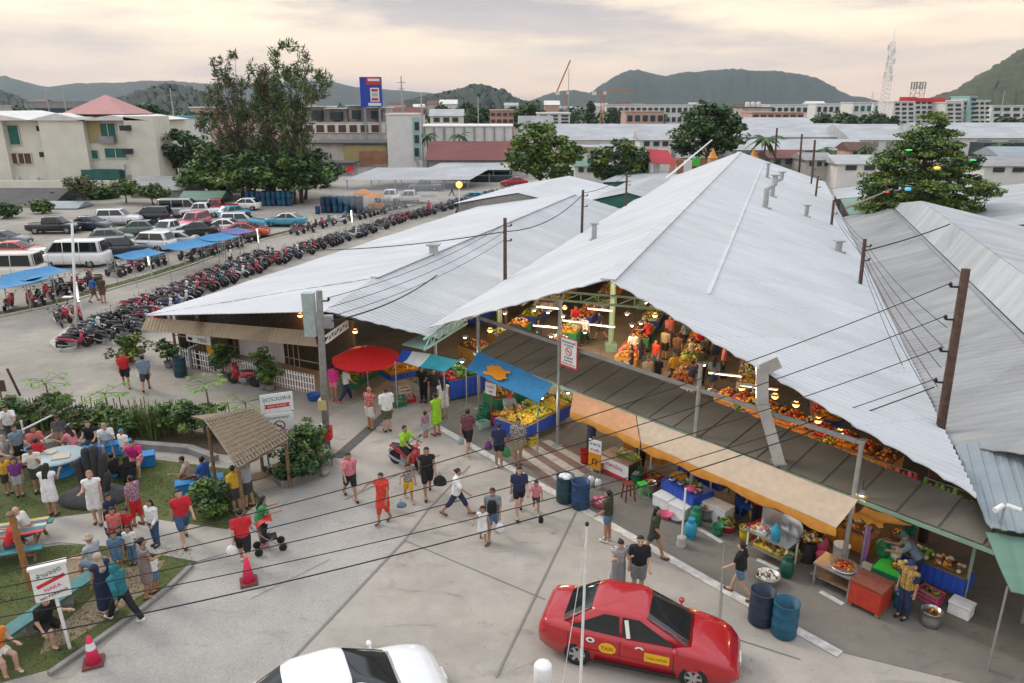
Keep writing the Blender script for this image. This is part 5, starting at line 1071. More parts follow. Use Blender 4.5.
crowd=[('red','reach'),('redorange','stand'),('beige','walk'),('charcoal','stand2'),('black','stand'),('yellow','walk2'),('khaki','stand'),('navy','walk'),('brown','stand2'),('olive','stand'),('white','walk'),('pink','stand2'),('bluegrey','walk2'),('coral','stand')]
cspots=[(648,352,0),(655,372,1),(690,372,2),(704,368,3),(715,365,4),(672,385,5),(664,360,6),(640,372,7),(676,366,8),(700,385,9),(632,362,10),(722,378,11),(684,352,12),(668,347,13),(640,350,3),(657,390,4),(712,392,12),(690,396,7),(646,392,2),(630,380,8),(600,340,7),(585,345,10),(575,335,0),(540,340,4),(698,358,0)]
names={'red':'red','redorange':'orange','beige':'beige','charcoal':'charcoal','black':'black','yellow':'yellow','khaki':'khaki','navy':'navy','brown':'brown','olive':'olive','white':'white','pink':'pink','bluegrey':'grey-blue','coral':'coral'}
seen={}
for i,(x,y,c)in enumerate(cspots):
 col,ps=crowd[c]; k=seen.setdefault(col,0); seen[col]+=1
 person('shopper in a %s top in the crowd under the main roof%s'%(names[col],['',', deeper in the aisle',', near the left stalls'][k]),at(x,y),rnd.uniform(0,360),ps,('tshirt',col),('pants' if i%2 else 'shorts',('black','jean','charcoal')[i%3]),(SH,LO,BU)[i%3],'black',rnd.uniform(.93,1.05))
FA=math.atan2(FD.y,FD.x)
for n_,c_ in dict(tarp_orange=(.56,.29,.14),tarp_cream=(.52,.41,.30),tarp_edge=(.56,.25,.04),tarp_blue=(.03,.20,.42),tarp_teal=(.03,.30,.36),tarp_white=(.62,.62,.60),red_cloth=(.58,.012,.015),blue_cloth=(.02,.07,.40),crate_green=(.02,.20,.09),crate_blue=(.03,.10,.36),foam_white=(.72,.73,.72),pink_plastic=(.62,.10,.20),green_plastic=(.05,.48,.05),red_plastic=(.48,.025,.02),yellow_plastic=(.62,.46,.03),cyan_plastic=(.03,.28,.42),purple_cloth=(.34,.13,.42),brown_board=(.30,.19,.11),cone_pink=(.72,.03,.10)).items():mat(n_,c_,.6,var=.12,scale=5)
mat('shiny_pan',(.55,.56,.56),.3,.85,.1); mat('sign_red',(.55,.03,.04),.6,var=.05); mat('sign_green',(.01,.20,.13),.6,var=0); mat('sign_white',(.72,.73,.72),.5,var=.05,scale=3); mat('sign_orange',(.65,.24,.01),.5,var=.05)
FR=dict(orange=(.62,.24,.015),yellow=(.58,.42,.03),mango=(.60,.33,.03),green=(.08,.22,.02),lime=(.22,.34,.04),red=(.45,.02,.02),purple=(.10,.02,.05),brown=(.20,.10,.04),white=(.6,.58,.5),pinkf=(.55,.12,.16),darkgreen=(.03,.10,.02),melon=(.30,.42,.10))
def fm(c):return mat('produce_'+c,FR[c],.5,var=.25,scale=14)
def pile(parent,name,c,size,cols,r=.05,n=60,z=0.0,rz=0.0,hgt=.18,seed=0):
 """a heap of round produce as one part"""
 q=random.Random(seed or hash((round(c[0],2),n))&999); mb=MB(); mb.smooth=True
 for i in range(n):
  u,v_=q.uniform(-.5,.5),q.uniform(-.5,.5); h=hgt*(1-max(abs(u),abs(v_))*1.7)+q.uniform(0,.03)
  x,y=u*size[0],v_*size[1]; mb.use(q.randrange(len(cols))); rr=r*q.uniform(.8,1.2)
  mb.ball((c[0]+x*math.cos(rz)-y*math.sin(rz),c[1]+x*math.sin(rz)+y*math.cos(rz),z+max(0,h)+rr*.6),(rr,rr,rr*q.uniform(.8,1)),6,4)
 mb.use(0); mb.box((c[0],c[1],z+hgt*.22),(size[0]*.94,size[1]*.94,hgt*.44),rz)
 return mb.build(name,[fm(c_)for c_ in cols],parent,fix=False)
def tarp(name,label,quad,m,valance=None,vm=None,posts=(),sag=.10,cat='awning',n=10,seg=None):
 """cloth stretched between four corners: top-left, top-right, bottom-right, bottom-left"""
 o=thing(name,label,cat,tuple(Zp((quad[2]+quad[3])/2,0))); q=[Vector(p)-Vector(o.location)for p in quad]; mb=MB(); mb.smooth=True; rings=[]
 up=[]; dn=[]
 for i in range(n+1):
  u=i/n; row=[]
  for j in range(n+1):
   v=j/n; p=q[0].lerp(q[1],u).lerp(q[3].lerp(q[2],u),v); rip=.5+.5*math.cos(u*2*math.pi*max(1,round((q[1]-q[0]).length/1.3)))
   row.append(p-Vector((0,0,sag*math.sin(math.pi*v)*(1-.6*rip)+.02*math.sin(9*u+3*v))))
  up.append(row)
 if seg:pass
 mb.loft(up,closed=False); mb.loft([[p-Vector((0,0,.015))for p in r]for r in up],closed=False)
 if seg:
  for f_i in range(len(mb.f)):
   k=(f_i%(n*n))//n; mb.m[f_i]=min(len(seg)-1,int(k/n*len(seg)))
 mb.build('cloth',seg or m,o,fix=False)
 if valance:
  mb=MB(); mb.smooth=True; rows=[]
  for i in range(2*n+1):
   u=i/(2*n); p=q[3].lerp(q[2],u)+Vector((0,0,-.0)); w_=.03*math.sin(i*1.9); d=(q[3]-q[0]); d.z=0; d.normalize()
   rows.append([p,p+d*(.05+w_)-Vector((0,0,valance*.5)),p+d*(.03-w_)-Vector((0,0,valance*(1+.2*math.sin(i*.8))))])
  mb.loft(rows,closed=False); mb.build('valance',vm or m,o,fix=False)
 for p in posts:
  l=Vector(p)-Vector(o.location); mb=MB(); mb.tube([Zp(l,0),l],.028,8); mb.build('pole',M['steel'],o)
 return o
tarp('awning','faded orange cloth awning left of the cream one along the street stalls',[F(-17.45,-.06,2.52),F(-14.55,-.06,2.52),P(640,442,2.02),P(570,411,2.05)],MATS['tarp_orange'],.22,MATS['tarp_edge'],sag=.12)
tarp('awning','long cream cloth awning with orange valance along the street stalls',[F(-14.5,-.06,2.52),F(-7.0,-.06,2.55),P(836,528,2.05),P(641,442,2.02)],MATS['tarp_cream'],.26,MATS['tarp_edge'],sag=.12,n=14)
o=tarp('awning','bright blue tarpaulin awning with an orange patch over the fruit stall',[P(478,351,2.65),P(553,383,2.5),P(538,403,2.15),P(466,369,2.2)],MATS['tarp_blue'],posts=(P(466,369,2.2),P(538,403,2.15)),sag=.1)
pc=(P(494,376,2.42)-Vector(o.location)); mb=MB(); mb.smooth=True
tl_,tr_,br_,bl_=[Vector(p)-Vector(o.location)for p in(P(478,351,2.65),P(553,383,2.5),P(538,403,2.15),P(466,369,2.2))]
def tp(u,v):return tl_.lerp(tr_,u).lerp(bl_.lerp(br_,u),v)+Vector((0,0,-.10*math.sin(math.pi*v)*.55+.055))
rows=[[tp(.24+.26*j/6+.03*math.sin(i*2),.30+.55*i/6+.05*math.sin(j*1.7))for j in range(7)]for i in range(7)]
mb.loft(rows,closed=False); mb.build('patch',MATS['sign_orange'],o,fix=False)
tarp('awning','small awning of blue, white and teal cloth strips beside the red umbrella',[P(403,349,2.55),P(460,360,2.55),P(444,372,2.2),P(395,361,2.2)],MATS['tarp_teal'],posts=(P(444,372,2.2),P(395,361,2.2)),n=12,seg=[MATS['blue_cloth'],MATS['tarp_white'],MATS['tarp_white'],MATS['tarp_teal'],MATS['tarp_teal'],MATS['tarp_teal']])
def umbrella(label,loc,r,h,m,sides=8,drop=.5,group=None):
 o=thing('market_umbrella',label,'umbrella',tuple(loc),0,group); mb=MB(); mb.smooth=True; rings=[]
 for k in range(7):
  rr=r*k/6; rings.append([((rr+.001)*(1-.035*(k/6)*abs(math.sin(sides/2*a)))*math.cos(a),(rr+.001)*(1-.035*(k/6)*abs(math.sin(sides/2*a)))*math.sin(a),h-drop*(k/6)**1.6-.03*(k/6)*abs(math.sin(sides/2*a)))for a in[2*math.pi*i/32 for i in range(32)]])
 mb.loft(rings,True,False); mb.loft([[(x,y,z-.012)for x,y,z in r_]for r_ in rings],True,False); rings2=[rings[-1],[(x*1.005,y*1.005,z-.10)for x,y,z in rings[-1]]]; mb.loft(rings2,True,False); mb.build('canopy',m,o,fix=False)
 mb=MB(); mb.tube([(0,0,0),(0,0,h+.08)],.025,8); mb.build('pole',M['steel'],o)
 mb=MB()
 for i in range(sides):a=2*math.pi*i/sides; mb.bar((0,0,h-.05),(r*.93*math.cos(a),r*.93*math.sin(a),h-drop*.9-.03),.014)
 mb.build('ribs',M['steel'],o); mb=MB(); mb.lathe([(.02,0),(.25,0),(.25,.08),(.04,.1)],n=14); mb.build('base',M['dark_concrete'],o); return o
umbrella('big bright red market umbrella over a vegetable stall',P(369,399),1.5,2.45,MATS['red_cloth'])
umbrella('orange umbrella beside the far food cart in the car park',P(364,208),1.3,2.4,MATS['sign_orange'])
def table(name,label,a,b,depth,h,skirt,top_m,cat='stall',goods=(),side=1,legs=True,group=None,skirt_h=.5):
 """stall table: front edge runs from a to b on the ground, body extends behind it"""
 d=(b-a).normalized(); n=Vector((-d.y,d.x,0))*side; L_=(b-a).length; ctr=(a+b)/2+n*depth/2; rz=math.atan2(d.y,d.x)
 o=thing(name,label,cat,tuple(Zp(ctr,0)),rz,group); sy=side
 mb=MB(); mb.box((0,0,h-.025),(L_,depth,.05)); mb.build('table_top',top_m,o)
 if skirt is not None:
  mb=MB(); rows=[[(-L_/2+L_*i/24,-sy*(depth/2+.015+.012*math.sin(i*2.3)),z)for z in(h+.01,h-skirt_h)]for i in range(25)]; mb.loft(rows,closed=False)
  for ex in(-1,1):mb.loft([[(ex*(L_/2+.01),-sy*depth/2+sy*depth*i/8,z)for z in(h+.01,h-skirt_h)]for i in range(9)],closed=False)
  mb.build('skirt',skirt,o,fix=False)
 if legs:
  for x in(-1,1):
   for y in(-1,1):mb=MB(); mb.bar((x*(L_/2-.06),y*(depth/2-.06),0),(x*(L_/2-.06),y*(depth/2-.06),h-.05),.045); mb.build('leg',M['grey_steel'],o)
 for g_ in goods:
  x,y,w_,dp,cols,r,n_,hg=g_; pile(o,'produce_heap',(x*L_/2,y*depth/2*sy),(w_,dp),cols,r,n_,h,0,hg,seed=int(abs(x*100)+n_+L_*10))
 return o
table('fruit_stall','long stall heaped with yellow mangoes and pineapples over a blue skirt',P(524,449),P(578,420),1.5,.85,MATS['blue_cloth'],MATS['brown_board'],goods=[(-.72,-.3,.75,.9,['yellow','mango'],.06,90,.22),(-.2,-.3,.9,.9,['yellow','mango','lime'],.06,110,.24),(.4,-.3,.9,.9,['yellow','yellow','mango'],.07,110,.24),(.8,-.2,.5,.8,['lime','yellow'],.07,60,.22),(-.5,.6,1.2,.6,['mango','brown'],.07,70,.22),(.4,.6,1.5,.6,['lime','yellow','brown','white'],.08,80,.3)])
table('fruit_stall','long counter with ribbed blue side panel carrying melons and red fruit',P(450,402),P(486,393),1.3,.95,MATS['blue_cloth'],MATS['brown_board'],skirt_h=.85,goods=[(-.65,-.2,.6,.9,['red','pinkf'],.07,50,.18),(-.1,-.2,.7,.9,['darkgreen','green'],.13,24,.2),(.5,-.2,.9,.9,['purple','darkgreen','brown'],.07,80,.2),(-.2,.7,1.2,.3,['lime','melon'],.09,40,.2)])
table('fruit_stall','stall with a tall heap of oranges on blue crates beside the striped awning',P(392,394),P(420,387),1.2,.85,MATS['blue_cloth'],MATS['brown_board'],skirt_h=.25,goods=[(-.3,-.1,1.0,1.0,['orange','mango'],.055,140,.4),(.55,-.1,.7,.9,['orange','yellow'],.055,90,.35)])
table('vegetable_stall','low vegetable stall in the shade of the red umbrella',P(354,397),P(388,376),1.1,.65,MATS['crate_green'],MATS['brown_board'],skirt_h=.3,goods=[(-.7,-.1,.7,.9,['green','lime'],.06,70,.2),(-.1,-.1,.8,.9,['pinkf','purple','red'],.06,80,.2),(.6,-.1,.9,.9,['green','darkgreen','white'],.07,70,.25)])
table('fruit_stall','stall with baskets of brown fruit behind the price sign under the blue tarp',P(498,418),P(528,409),1.1,.8,MATS['crate_green'],MATS['brown_board'],goods=[(-.5,0,.8,.8,['brown','mango'],.06,60,.2),(.4,0,1.0,.8,['brown','white','lime'],.07,60,.2)])
def crate(label,p,m,size=(.5,.36,.28),rz=0.0,fill=None,group=None,z=0.0):
 o=thing('crate',label,'crate',(p.x,p.y,p.z+z+.03),rz,group); w_,d,h=size; mb=MB()
 for sx,sy,lw,ld in((0,-1,w_,.02),(0,1,w_,.02),(-1,0,.02,d-.04),(1,0,.02,d-.04)):
  for zz,hh in((.04,.08),(h*.5,h*.22),(h-.03,.06)):mb.box((sx*(w_/2-.01),sy*(d/2-.01),zz),(lw,ld,hh))
  for k in(-1,0,1):mb.box((sx*(w_/2-.013)+(k*w_*.46 if sy else 0),sy*(d/2-.013)+(k*d*.42 if sx else 0),h/2),(.03 if sy else.012,.012 if sy else.03,h-.02))
 mb.box((0,0,.015),(w_-.02,d-.02,.02)); mb.build('basket',m,o)
 if fill:pile(o,'produce_heap',(0,0),(w_*.85,d*.85),fill,.05,34,h*.5,0,.16,seed=int(w_*100))
 return o
crate('dark green crate on the ground before the orange fruit stall',P(399,406),MATS['crate_green'],(.6,.42,.4),.5)
crate('red box of fruit beside the dark green crate',P(409,402),MATS['red_plastic'],(.55,.4,.25),.4,['white','pinkf'])
crate('pale box of papaya on top of the stall corner by the oranges',P(405,396),MATS['foam_white'],(.5,.4,.4),.4,['orange','yellow'])
crate('green crate leaning in the heap below the price sign',P(484,421),MATS['crate_green'],(.55,.4,.3),.9)
crate('green crate on top of the heap below the price sign',P(486,420),MATS['crate_green'],(.55,.4,.3),1.1,z=.33)
crate('mint white crate at the front of the heap below the price sign',P(483,428),mat('mint_plastic',(.35,.52,.42),.6),(.5,.36,.26),.7)
crate('yellow crate under the mango stall',P(530,444),MATS['yellow_plastic'],(.5,.36,.35),FA)
def tub(name,label,p,r,h,m,taper=.8,fill=None,cat='basin',z=0.0,handle=False):
 o=thing(name,label,cat,(p.x,p.y,p.z+z+.03)); mb=MB(); mb.smooth=True; mb.lathe([(.01,0),(r*taper,0),(r*(taper+1)/2,h*.5),(r,h),(r*1.05,h),(r*1.04,h-.02),(r*.96,h-.02),(r*taper*.96,.02),(.01,.02)],n=20); mb.build('bowl',m,o)
 if fill:pile(o,'produce_heap',(0,0),(r*1.3,r*1.3),fill,r*.16,30,h*.6,0,h*.5,seed=int(r*97))
 if handle:mb=MB(); mb.tube([(r*math.cos(a),0,h+r*.8*math.sin(a))for a in[math.pi*i/8 for i in range(9)]],.008,6); mb.build('handle',M['steel'],o)
 return o
tub('bucket','red basket piled with yellow fruit below the price sign',P(497,426),.26,.55,MATS['red_plastic'],.85,['yellow','mango'],'basket')
def drum(label,p,m,fill=False,r=.30,h=.92,group='open drums by the stalls',lid=False):
 o=thing('drum',label,'drum',(p.x,p.y,p.z+.025),0,group); mb=MB(); mb.smooth=True; pr=[(.01,0),(r*.94,0),(r,.04),(r,h*.30),(r*1.03,h*.32),(r*1.03,h*.35),(r,h*.37),(r,h*.63),(r*1.03,h*.65),(r*1.03,h*.68),(r,h*.70),(r*.99,h-.03),(r*1.02,h-.02),(r*1.02,h),(r*.95,h)]
 pr+=[(r*.93,h*.3 if not fill else h*.85),(.01,h*.28 if not fill else h*.9)]; mb.lathe(pr,n=26); mb.build('drum_shell',m,o)
 if fill:
  mb=MB(); mb.smooth=True
  for i in range(9):mb.ball((rnd.uniform(-.15,.15),rnd.uniform(-.15,.15),h*.9+rnd.uniform(0,.08)),(rnd.uniform(.08,.14),rnd.uniform(.08,.14),.07),7,5)
  mb.build('rubbish',MATS['foam_white'],o)
 return o
drum('dark teal drum filled with white rubbish beside the blue drum',P(565,501),mat('dark_teal_plastic',(.018,.055,.075),.5,var=.25,scale=4),True)
drum('empty blue drum standing next to the rubbish filled drum',P(580,507),M['blue_plastic'])
drum('dark navy drum on the road line near the woman in denim shorts',P(760,622),M['navy_plastic'],r=.31)
drum('brighter blue drum touching the dark navy drum',P(783,634),M['teal_plastic'],r=.31)
drum('teal blue drum beside the picket fence of the rusty awning shop',P(181,376),mat('dark_teal_plastic',(.02,.06,.08)),h=.95)
ct=thing('counter','wooden topped counter with a white and red printed front panel','counter',tuple(P(618,476)),FA)
mb=MB(); mb.box((0,.1,.74),(1.3,.75,.05)); mb.build('counter_top',MATS['brown_board'],ct); mb=MB(); mb.box((0,.12,.36),(1.2,.65,.70)); mb.build('cabinet',mat('dark_cabinet',(.05,.04,.035),.8),ct)
mb=MB(); mb.box((0,-.235,.40),(1.28,.02,.66)); mb.build('front_panel',MATS['sign_white'],ct); mb=MB(); mb.box((0,-.247,.13),(1.28,.012,.14)); mb.build('red_band',MATS['sign_red'],ct)
text('อาหารไทย',.20,MATS['sign_red'],ct,(0,-.25,.46),(R(90),0,0),maxw=.95)
pile(ct,'produce_heap',(.2,.25),(.9,.3),['lime','yellow','white'],.07,26,.77,0,.15,5)
sg=thing('standing_sign','tall white and orange standing sign in front of the man in a white cap','sign',tuple(P(594,477)),FA+.2)
mb=MB(); mb.box((0,0,1.18),(.5,.03,.50)); mb.build('white_panel',MATS['sign_white'],sg); mb=MB(); mb.box((0,0,.62),(.5,.03,.60)); mb.build('orange_panel',MATS['sign_orange'],sg)
for x in(-.22,.22):mb=MB(); mb.bar((x,.02,0),(x,.02,.4),.03); mb.build('leg',M['steel'],sg)
text('อาหาร',.2,mat('blue_print',(.02,.04,.25),.6,var=0),sg,(0,-.02,1.27),(R(90),0,0),maxw=.42); text('ตามสั่ง',.14,MATS['sign_red'],sg,(0,-.02,1.05),(R(90),0,0),maxw=.4); text('ก',.42,M['black'],sg,(0,-.02,.62),(R(90),0,0))
def jug(label,p,m,r=.11,h=.42):
 o=thing('plastic_jug',label,'jug',(p.x,p.y,.03)); mb=MB(); mb.smooth=True; mb.lathe([(.01,0),(r,0),(r,h*.68),(r*.6,h*.85),(r*.3,h*.9)],n=14); mb.build('bottle',m,o); mb=MB(); mb.lathe([(r*.33,h*.9),(r*.33,h),(.01,h)],n=10); mb.build('cap',MATS['crate_blue'],o); return o
jug('white plastic jug at the left of the pair before the orange sign',P(591,486),MATS['foam_white']); jug('white plastic jug at the right of the pair before the orange sign',P(598,489),MATS['foam_white'])
tub('basin','pink basin with washing things behind the blue drum',P(600,506),.28,.2,MATS['pink_plastic'],.8,['white','pinkf'])
def stool(label,p,m,h=.45):
 o=thing('stool',label,'stool',(p.x,p.y,.03),.3); mb=MB(); mb.box((0,0,h-.02),(.30,.30,.04)); mb.build('seat',m,o)
 for x in(-1,1):
  for y in(-1,1):mb=MB(); mb.bar((x*.17,y*.17,0),(x*.12,y*.12,h-.04),.045,.03); mb.build('leg',m,o)
 return o
stool('bright green plastic stool beside the blue clothed table',P(642,496),MATS['green_plastic']); stool('dark red stool piled with pans left of the green stool',P(628,500),mat('dark_red_wood',(.16,.03,.02),.6),.6)
tb_=table('food_table','table under a shiny blue cloth crowded with bowls and sauces',P(660,500),P(692,520),.9,.78,MATS['blue_cloth'],MATS['blue_cloth'],'table',goods=[(-.6,.3,.4,.35,['orange','mango'],.06,26,.14),(.1,.4,.6,.3,['lime','green','white'],.05,30,.12),(.5,-.2,.5,.3,['brown','red','white'],.05,26,.1)],skirt_h=.30)
for x,y,r in((-.1,-.2,.13),(.25,.1,.11),(-.45,-.25,.12)):mb=MB(); mb.smooth=True; mb.lathe([(.01,.79),(r*.6,.79),(r,.88),(r*.9,.875),(.01,.82)],(x,y,0),14); mb.build('bowl',MATS['shiny_pan'],tb_)
mb=MB(); mb.smooth=True; mb.ball((.42,-.25,.90),(.16,.16,.11),12,8); mb.build('ball_of_dough',MATS['pink_plastic'],tb_)
def foam(label,p,size=(.62,.45,.42),rz=None):
 o=thing('foam_box',label,'box',(p.x,p.y,.03),FA if rz is None else rz); mb=MB(); mb.box((0,0,size[2]/2-.04),(size[0],size[1],size[2]-.08)); mb.build('box',MATS['foam_white'],o,bevel=.012); mb=MB(); mb.box((0,0,size[2]-.045),(size[0]+.03,size[1]+.03,.07)); mb.build('lid',MATS['foam_white'],o,bevel=.012); return o
foam('white foam box under the left half of the blue clothed table',P(664,507)); foam('white foam box under the right half of the blue clothed table',P(680,516))
tub('basin','small hot pink basin on the ground before the foam boxes',P(666,518),.22,.14,MATS['pink_plastic']); tub('basin','shallow steel basin beside the hot pink basin',P(677,521),.22,.12,MATS['shiny_pan'])
def gas(label,p,m):
 o=thing('gas_cylinder',label,'gas cylinder',(p.x,p.y,.03),0,'gas cylinders'); mb=MB(); mb.smooth=True; mb.lathe([(.01,.05),(.14,.06),(.18,.13),(.185,.25),(.18,.42),(.14,.50),(.05,.53),(.01,.53)],n=18); mb.build('tank',m,o)
 mb=MB(); mb.lathe([(.13,0),(.145,0),(.145,.08),(.13,.08)],n=16); mb.build('foot_ring',m,o); mb=MB(); mb.lathe([(.10,.5),(.11,.5),(.11,.64),(.10,.64)],n=16); mb.tube([(0,0,.52),(0,0,.60)],.02,8); mb.build('collar',m,o); return o
gas('light blue gas cylinder in front of the blue clothed table',P(690,538),MATS['cyan_plastic']); gas('green gas cylinder behind the light blue one',P(695,526),MATS['crate_green']); gas('dark green gas cylinder beside the cooking cart',P(786,577),mat('dark_green_tank',(.012,.08,.05),.5))
foam('long white cool box on legs between the gas cylinders and the green bucket',P(716,519),(.9,.5,.55))
tub('bucket','dark green bucket by the long white cool box',P(717,535),.18,.32,MATS['crate_green'],.8,None,'bucket',handle=True); tub('basin','red basin with dishes right of the green bucket',P(727,531),.24,.2,MATS['red_plastic'],.8,['white','lime'])
tub('bucket','blue bin under a green lid beside the cook in red',P(741,512),.24,.6,MATS['crate_blue'],.9,None,'bin')
def awpole(label,p,h):
 o=thing('awning_pole',label,'pole',(p.x,p.y,.025),0,'awning poles'); mb=MB(); mb.tube([(0,0,0),(0,0,h)],.03,8); mb.build('pole',M['white_paint'],o); mb=MB(); mb.lathe([(.01,0),(.15,0),(.13,.28),(.01,.28)],n=14); mb.build('cement_foot',M['concrete'],o); return o
awpole('white awning pole in a cement foot behind the long white cool box',P(709,503),2.1); awpole('reddish white awning pole in a cement foot before the gas cylinders',P(681,546),1.9); awpole('white awning pole behind the green stool',P(650,476),2.1); awpole('white awning pole between the wooden counter and the blue table',P(638,470),2.1)
ck=thing('cooking_cart','steel cooking cart with a big round lid and a blue water jug','cart',tuple(P(770,560)),FA)
mb=MB(); mb.box((0,0,.82),(1.3,.7,.04)); mb.build('worktop',MATS['shiny_pan'],ck); mb=MB(); mb.box((0,0,.35),(1.2,.6,.03)); mb.build('shelf',MATS['shiny_pan'],ck)
for x in(-1,1):
 for y in(-1,1):mb=MB(); mb.bar((x*.6,y*.3,0),(x*.6,y*.3,.8),.04); mb.build('leg',M['white_paint'],ck)
mb=MB(); mb.box((-.2,.34,1.12),(.75,.03,.6)); mb.build('splash_panel',MATS['shiny_pan'],ck); mb=MB(); mb.smooth=True; mb.lathe([(.01,-.03),(.36,-.02),(.38,.01),(.30,.03),(.01,.05)],(.35,.28,1.15),24,'y'); mb.build('round_lid',MATS['shiny_pan'],ck)
mb=MB(); mb.smooth=True; mb.lathe([(.01,.84),(.13,.85),(.135,1.1),(.12,1.18),(.05,1.25),(.05,1.32),(.01,1.32)],(.15,-.15,0),16); mb.build('water_jug',MATS['cyan_plastic'],ck)
pile(ck,'jars',(-.35,-.05),(.5,.4),['white','pinkf','orange'],.06,20,.84,0,.12,8); pile(ck,'shelf_goods',(0,0),(1.0,.4),['yellow','white','brown'],.07,24,.37,0,.14,9)
tub('basin','wide steel basin with food in front of the cooking cart',P(767,583),.33,.24,MATS['shiny_pan'],.75,['white','brown'])
wk=thing('wok_burner','black wok full of noodles on a dark burner stand','wok',tuple(P(806,560))); mb=MB(); mb.lathe([(.01,.0),(.26,0),(.22,.62),(.01,.62)],n=14); mb.build('burner',mat('dark_iron',(.03,.028,.026),.7),wk); mb=MB(); mb.smooth=True; mb.lathe([(.01,.66),(.25,.70),(.42,.84),(.43,.84),(.41,.83),(.24,.72),(.01,.69)],n=22); mb.build('pan',M['black'],wk); pile(wk,'noodles',(0,0),(.5,.5),['mango','brown','white'],.05,40,.72,0,.1,11)
tub('bucket','tall white bucket with a yellow lid left of the food table',P(838,570),.22,.55,MATS['foam_white'],.9,None,'bucket',.25)
st_=table('food_table','steel table with a round tray of red curry at the right stalls',P(810,585),P(848,603),.75,.72,None,MATS['shiny_pan'],'table'); mb=MB(); mb.smooth=True; mb.lathe([(.01,.73),(.34,.73),(.38,.79),(.35,.79),(.01,.76)],(.15,0,0),24); mb.build('tray',MATS['shiny_pan'],st_); pile(st_,'curry',(.15,0),(.48,.48),['red','orange','brown'],.035,70,.75,0,.05,4); mb=MB(); mb.box((0,0,.3),(1.2,.65,.03)); mb.build('shelf',M['wood'],st_)
rb=thing('red_chest','square red insulated chest in front of the green table','chest',(P(868,607).x,P(868,607).y,.02),FA); mb=MB(); mb.box((0,0,.43),(.82,.72,.62)); mb.build('chest',mat('orange_red_paint',(.42,.04,.02),.6,var=.2),rb,bevel=.02); mb=MB(); mb.box((0,0,.765),(.86,.76,.05)); mb.build('lid',mat('brown_red_lid',(.22,.07,.045),.7,var=.25),rb,bevel=.01)
for x in(-.35,.35):mb=MB(); mb.box((x,0,.06),(.1,.7,.12)); mb.build('skid',M['wood'],rb)
gt=table('work_table','green clothed table with buckets and pots behind the red chest',P(868,590),P(900,604),.8,.72,MATS['crate_green'],MATS['green_plastic'],'table',goods=[(.5,.3,.5,.4,['brown','white','yellow'],.06,30,.2)],skirt_h=.6)
zt=.72
tub('bucket','big dark green bucket on the green clothed table',P(878,578),.19,.36,MATS['crate_green'],.85,None,'bucket',.72,True); tub('bucket','pale bucket beside the dark green bucket on the green table',P(891,581),.16,.26,MATS['foam_white'],.85,['white'],'bucket',.72); tub('basket','round brown basket on the work bench by the cook with green straps',P(893,560),.24,.16,mat('basket_cane',(.25,.15,.07),.8),.85,['brown','mango'],'basket',.72); tub('pot','teal pot at the back of the right stall',P(905,556),.17,.26,mat('teal_pot',(.02,.16,.13),.5),.9,None,'pot',.72)
tw=thing('towel','purple towel hanging on a rail beside the white bucket','towel',tuple(P(858,580))); mb=MB(); mb.tube([(0,0,0),(0,0,1.75)],.025,8); mb.build('rail_post',M['steel'],tw); mb=MB(); mb.smooth=True; mb.loft([[(-.02+.18*i/8,.05+.02*math.sin(i*1.6),z)for z in(1.65,1.1,.6)]for i in range(9)],closed=False); mb.build('cloth',MATS['purple_cloth'],tw,fix=False)
tarp('awning','small orange parasol cloth at the end of the cream awning',[F(-6.8,-.1,2.45),F(-5.6,-.1,2.45),P(885,522,2.1),P(855,512,2.1)],MATS['tarp_edge'],.2,MATS['tarp_edge'])
def chair(label,p,m,rz):
 o=thing('plastic_chair',label,'chair',(p.x,p.y,.03),rz,'plastic chairs'); mb=MB(); mb.box((0,0,.44),(.42,.40,.035)); mb.build('seat',m,o,bevel=.01)
 mb=MB(); mb.smooth=True; mb.loft([[(-.21-.05*z,y,.46+z)for z in(0,.2,.38)]for y in(-.2,-.1,0,.1,.2)],closed=False); mb.loft([[(-.23-.05*z,y,.46+z)for z in(0,.2,.38)]for y in(-.2,-.1,0,.1,.2)],closed=False); mb.build('backrest',m,o,fix=False)
 for x in(-1,1):
  for y in(-1,1):mb=MB(); mb.bar((x*.21,y*.20,0),(x*.17,y*.17,.43),.04); mb.build('leg',m,o)
 return o
chair('red plastic chair beside the cook in red',P(752,540),MATS['red_plastic'],2.0); chair('blue plastic chair under the orange awning near the blue bin',P(748,520),MATS['crate_blue'],2.4)
q_=random.Random(8); kinds=['bucket','crate','pot','foam','basket','sack']; cl_=[('red','red_plastic'),('green','crate_green'),('blue','crate_blue'),('yellow','yellow_plastic'),('pink','pink_plastic'),('light blue','cyan_plastic')]
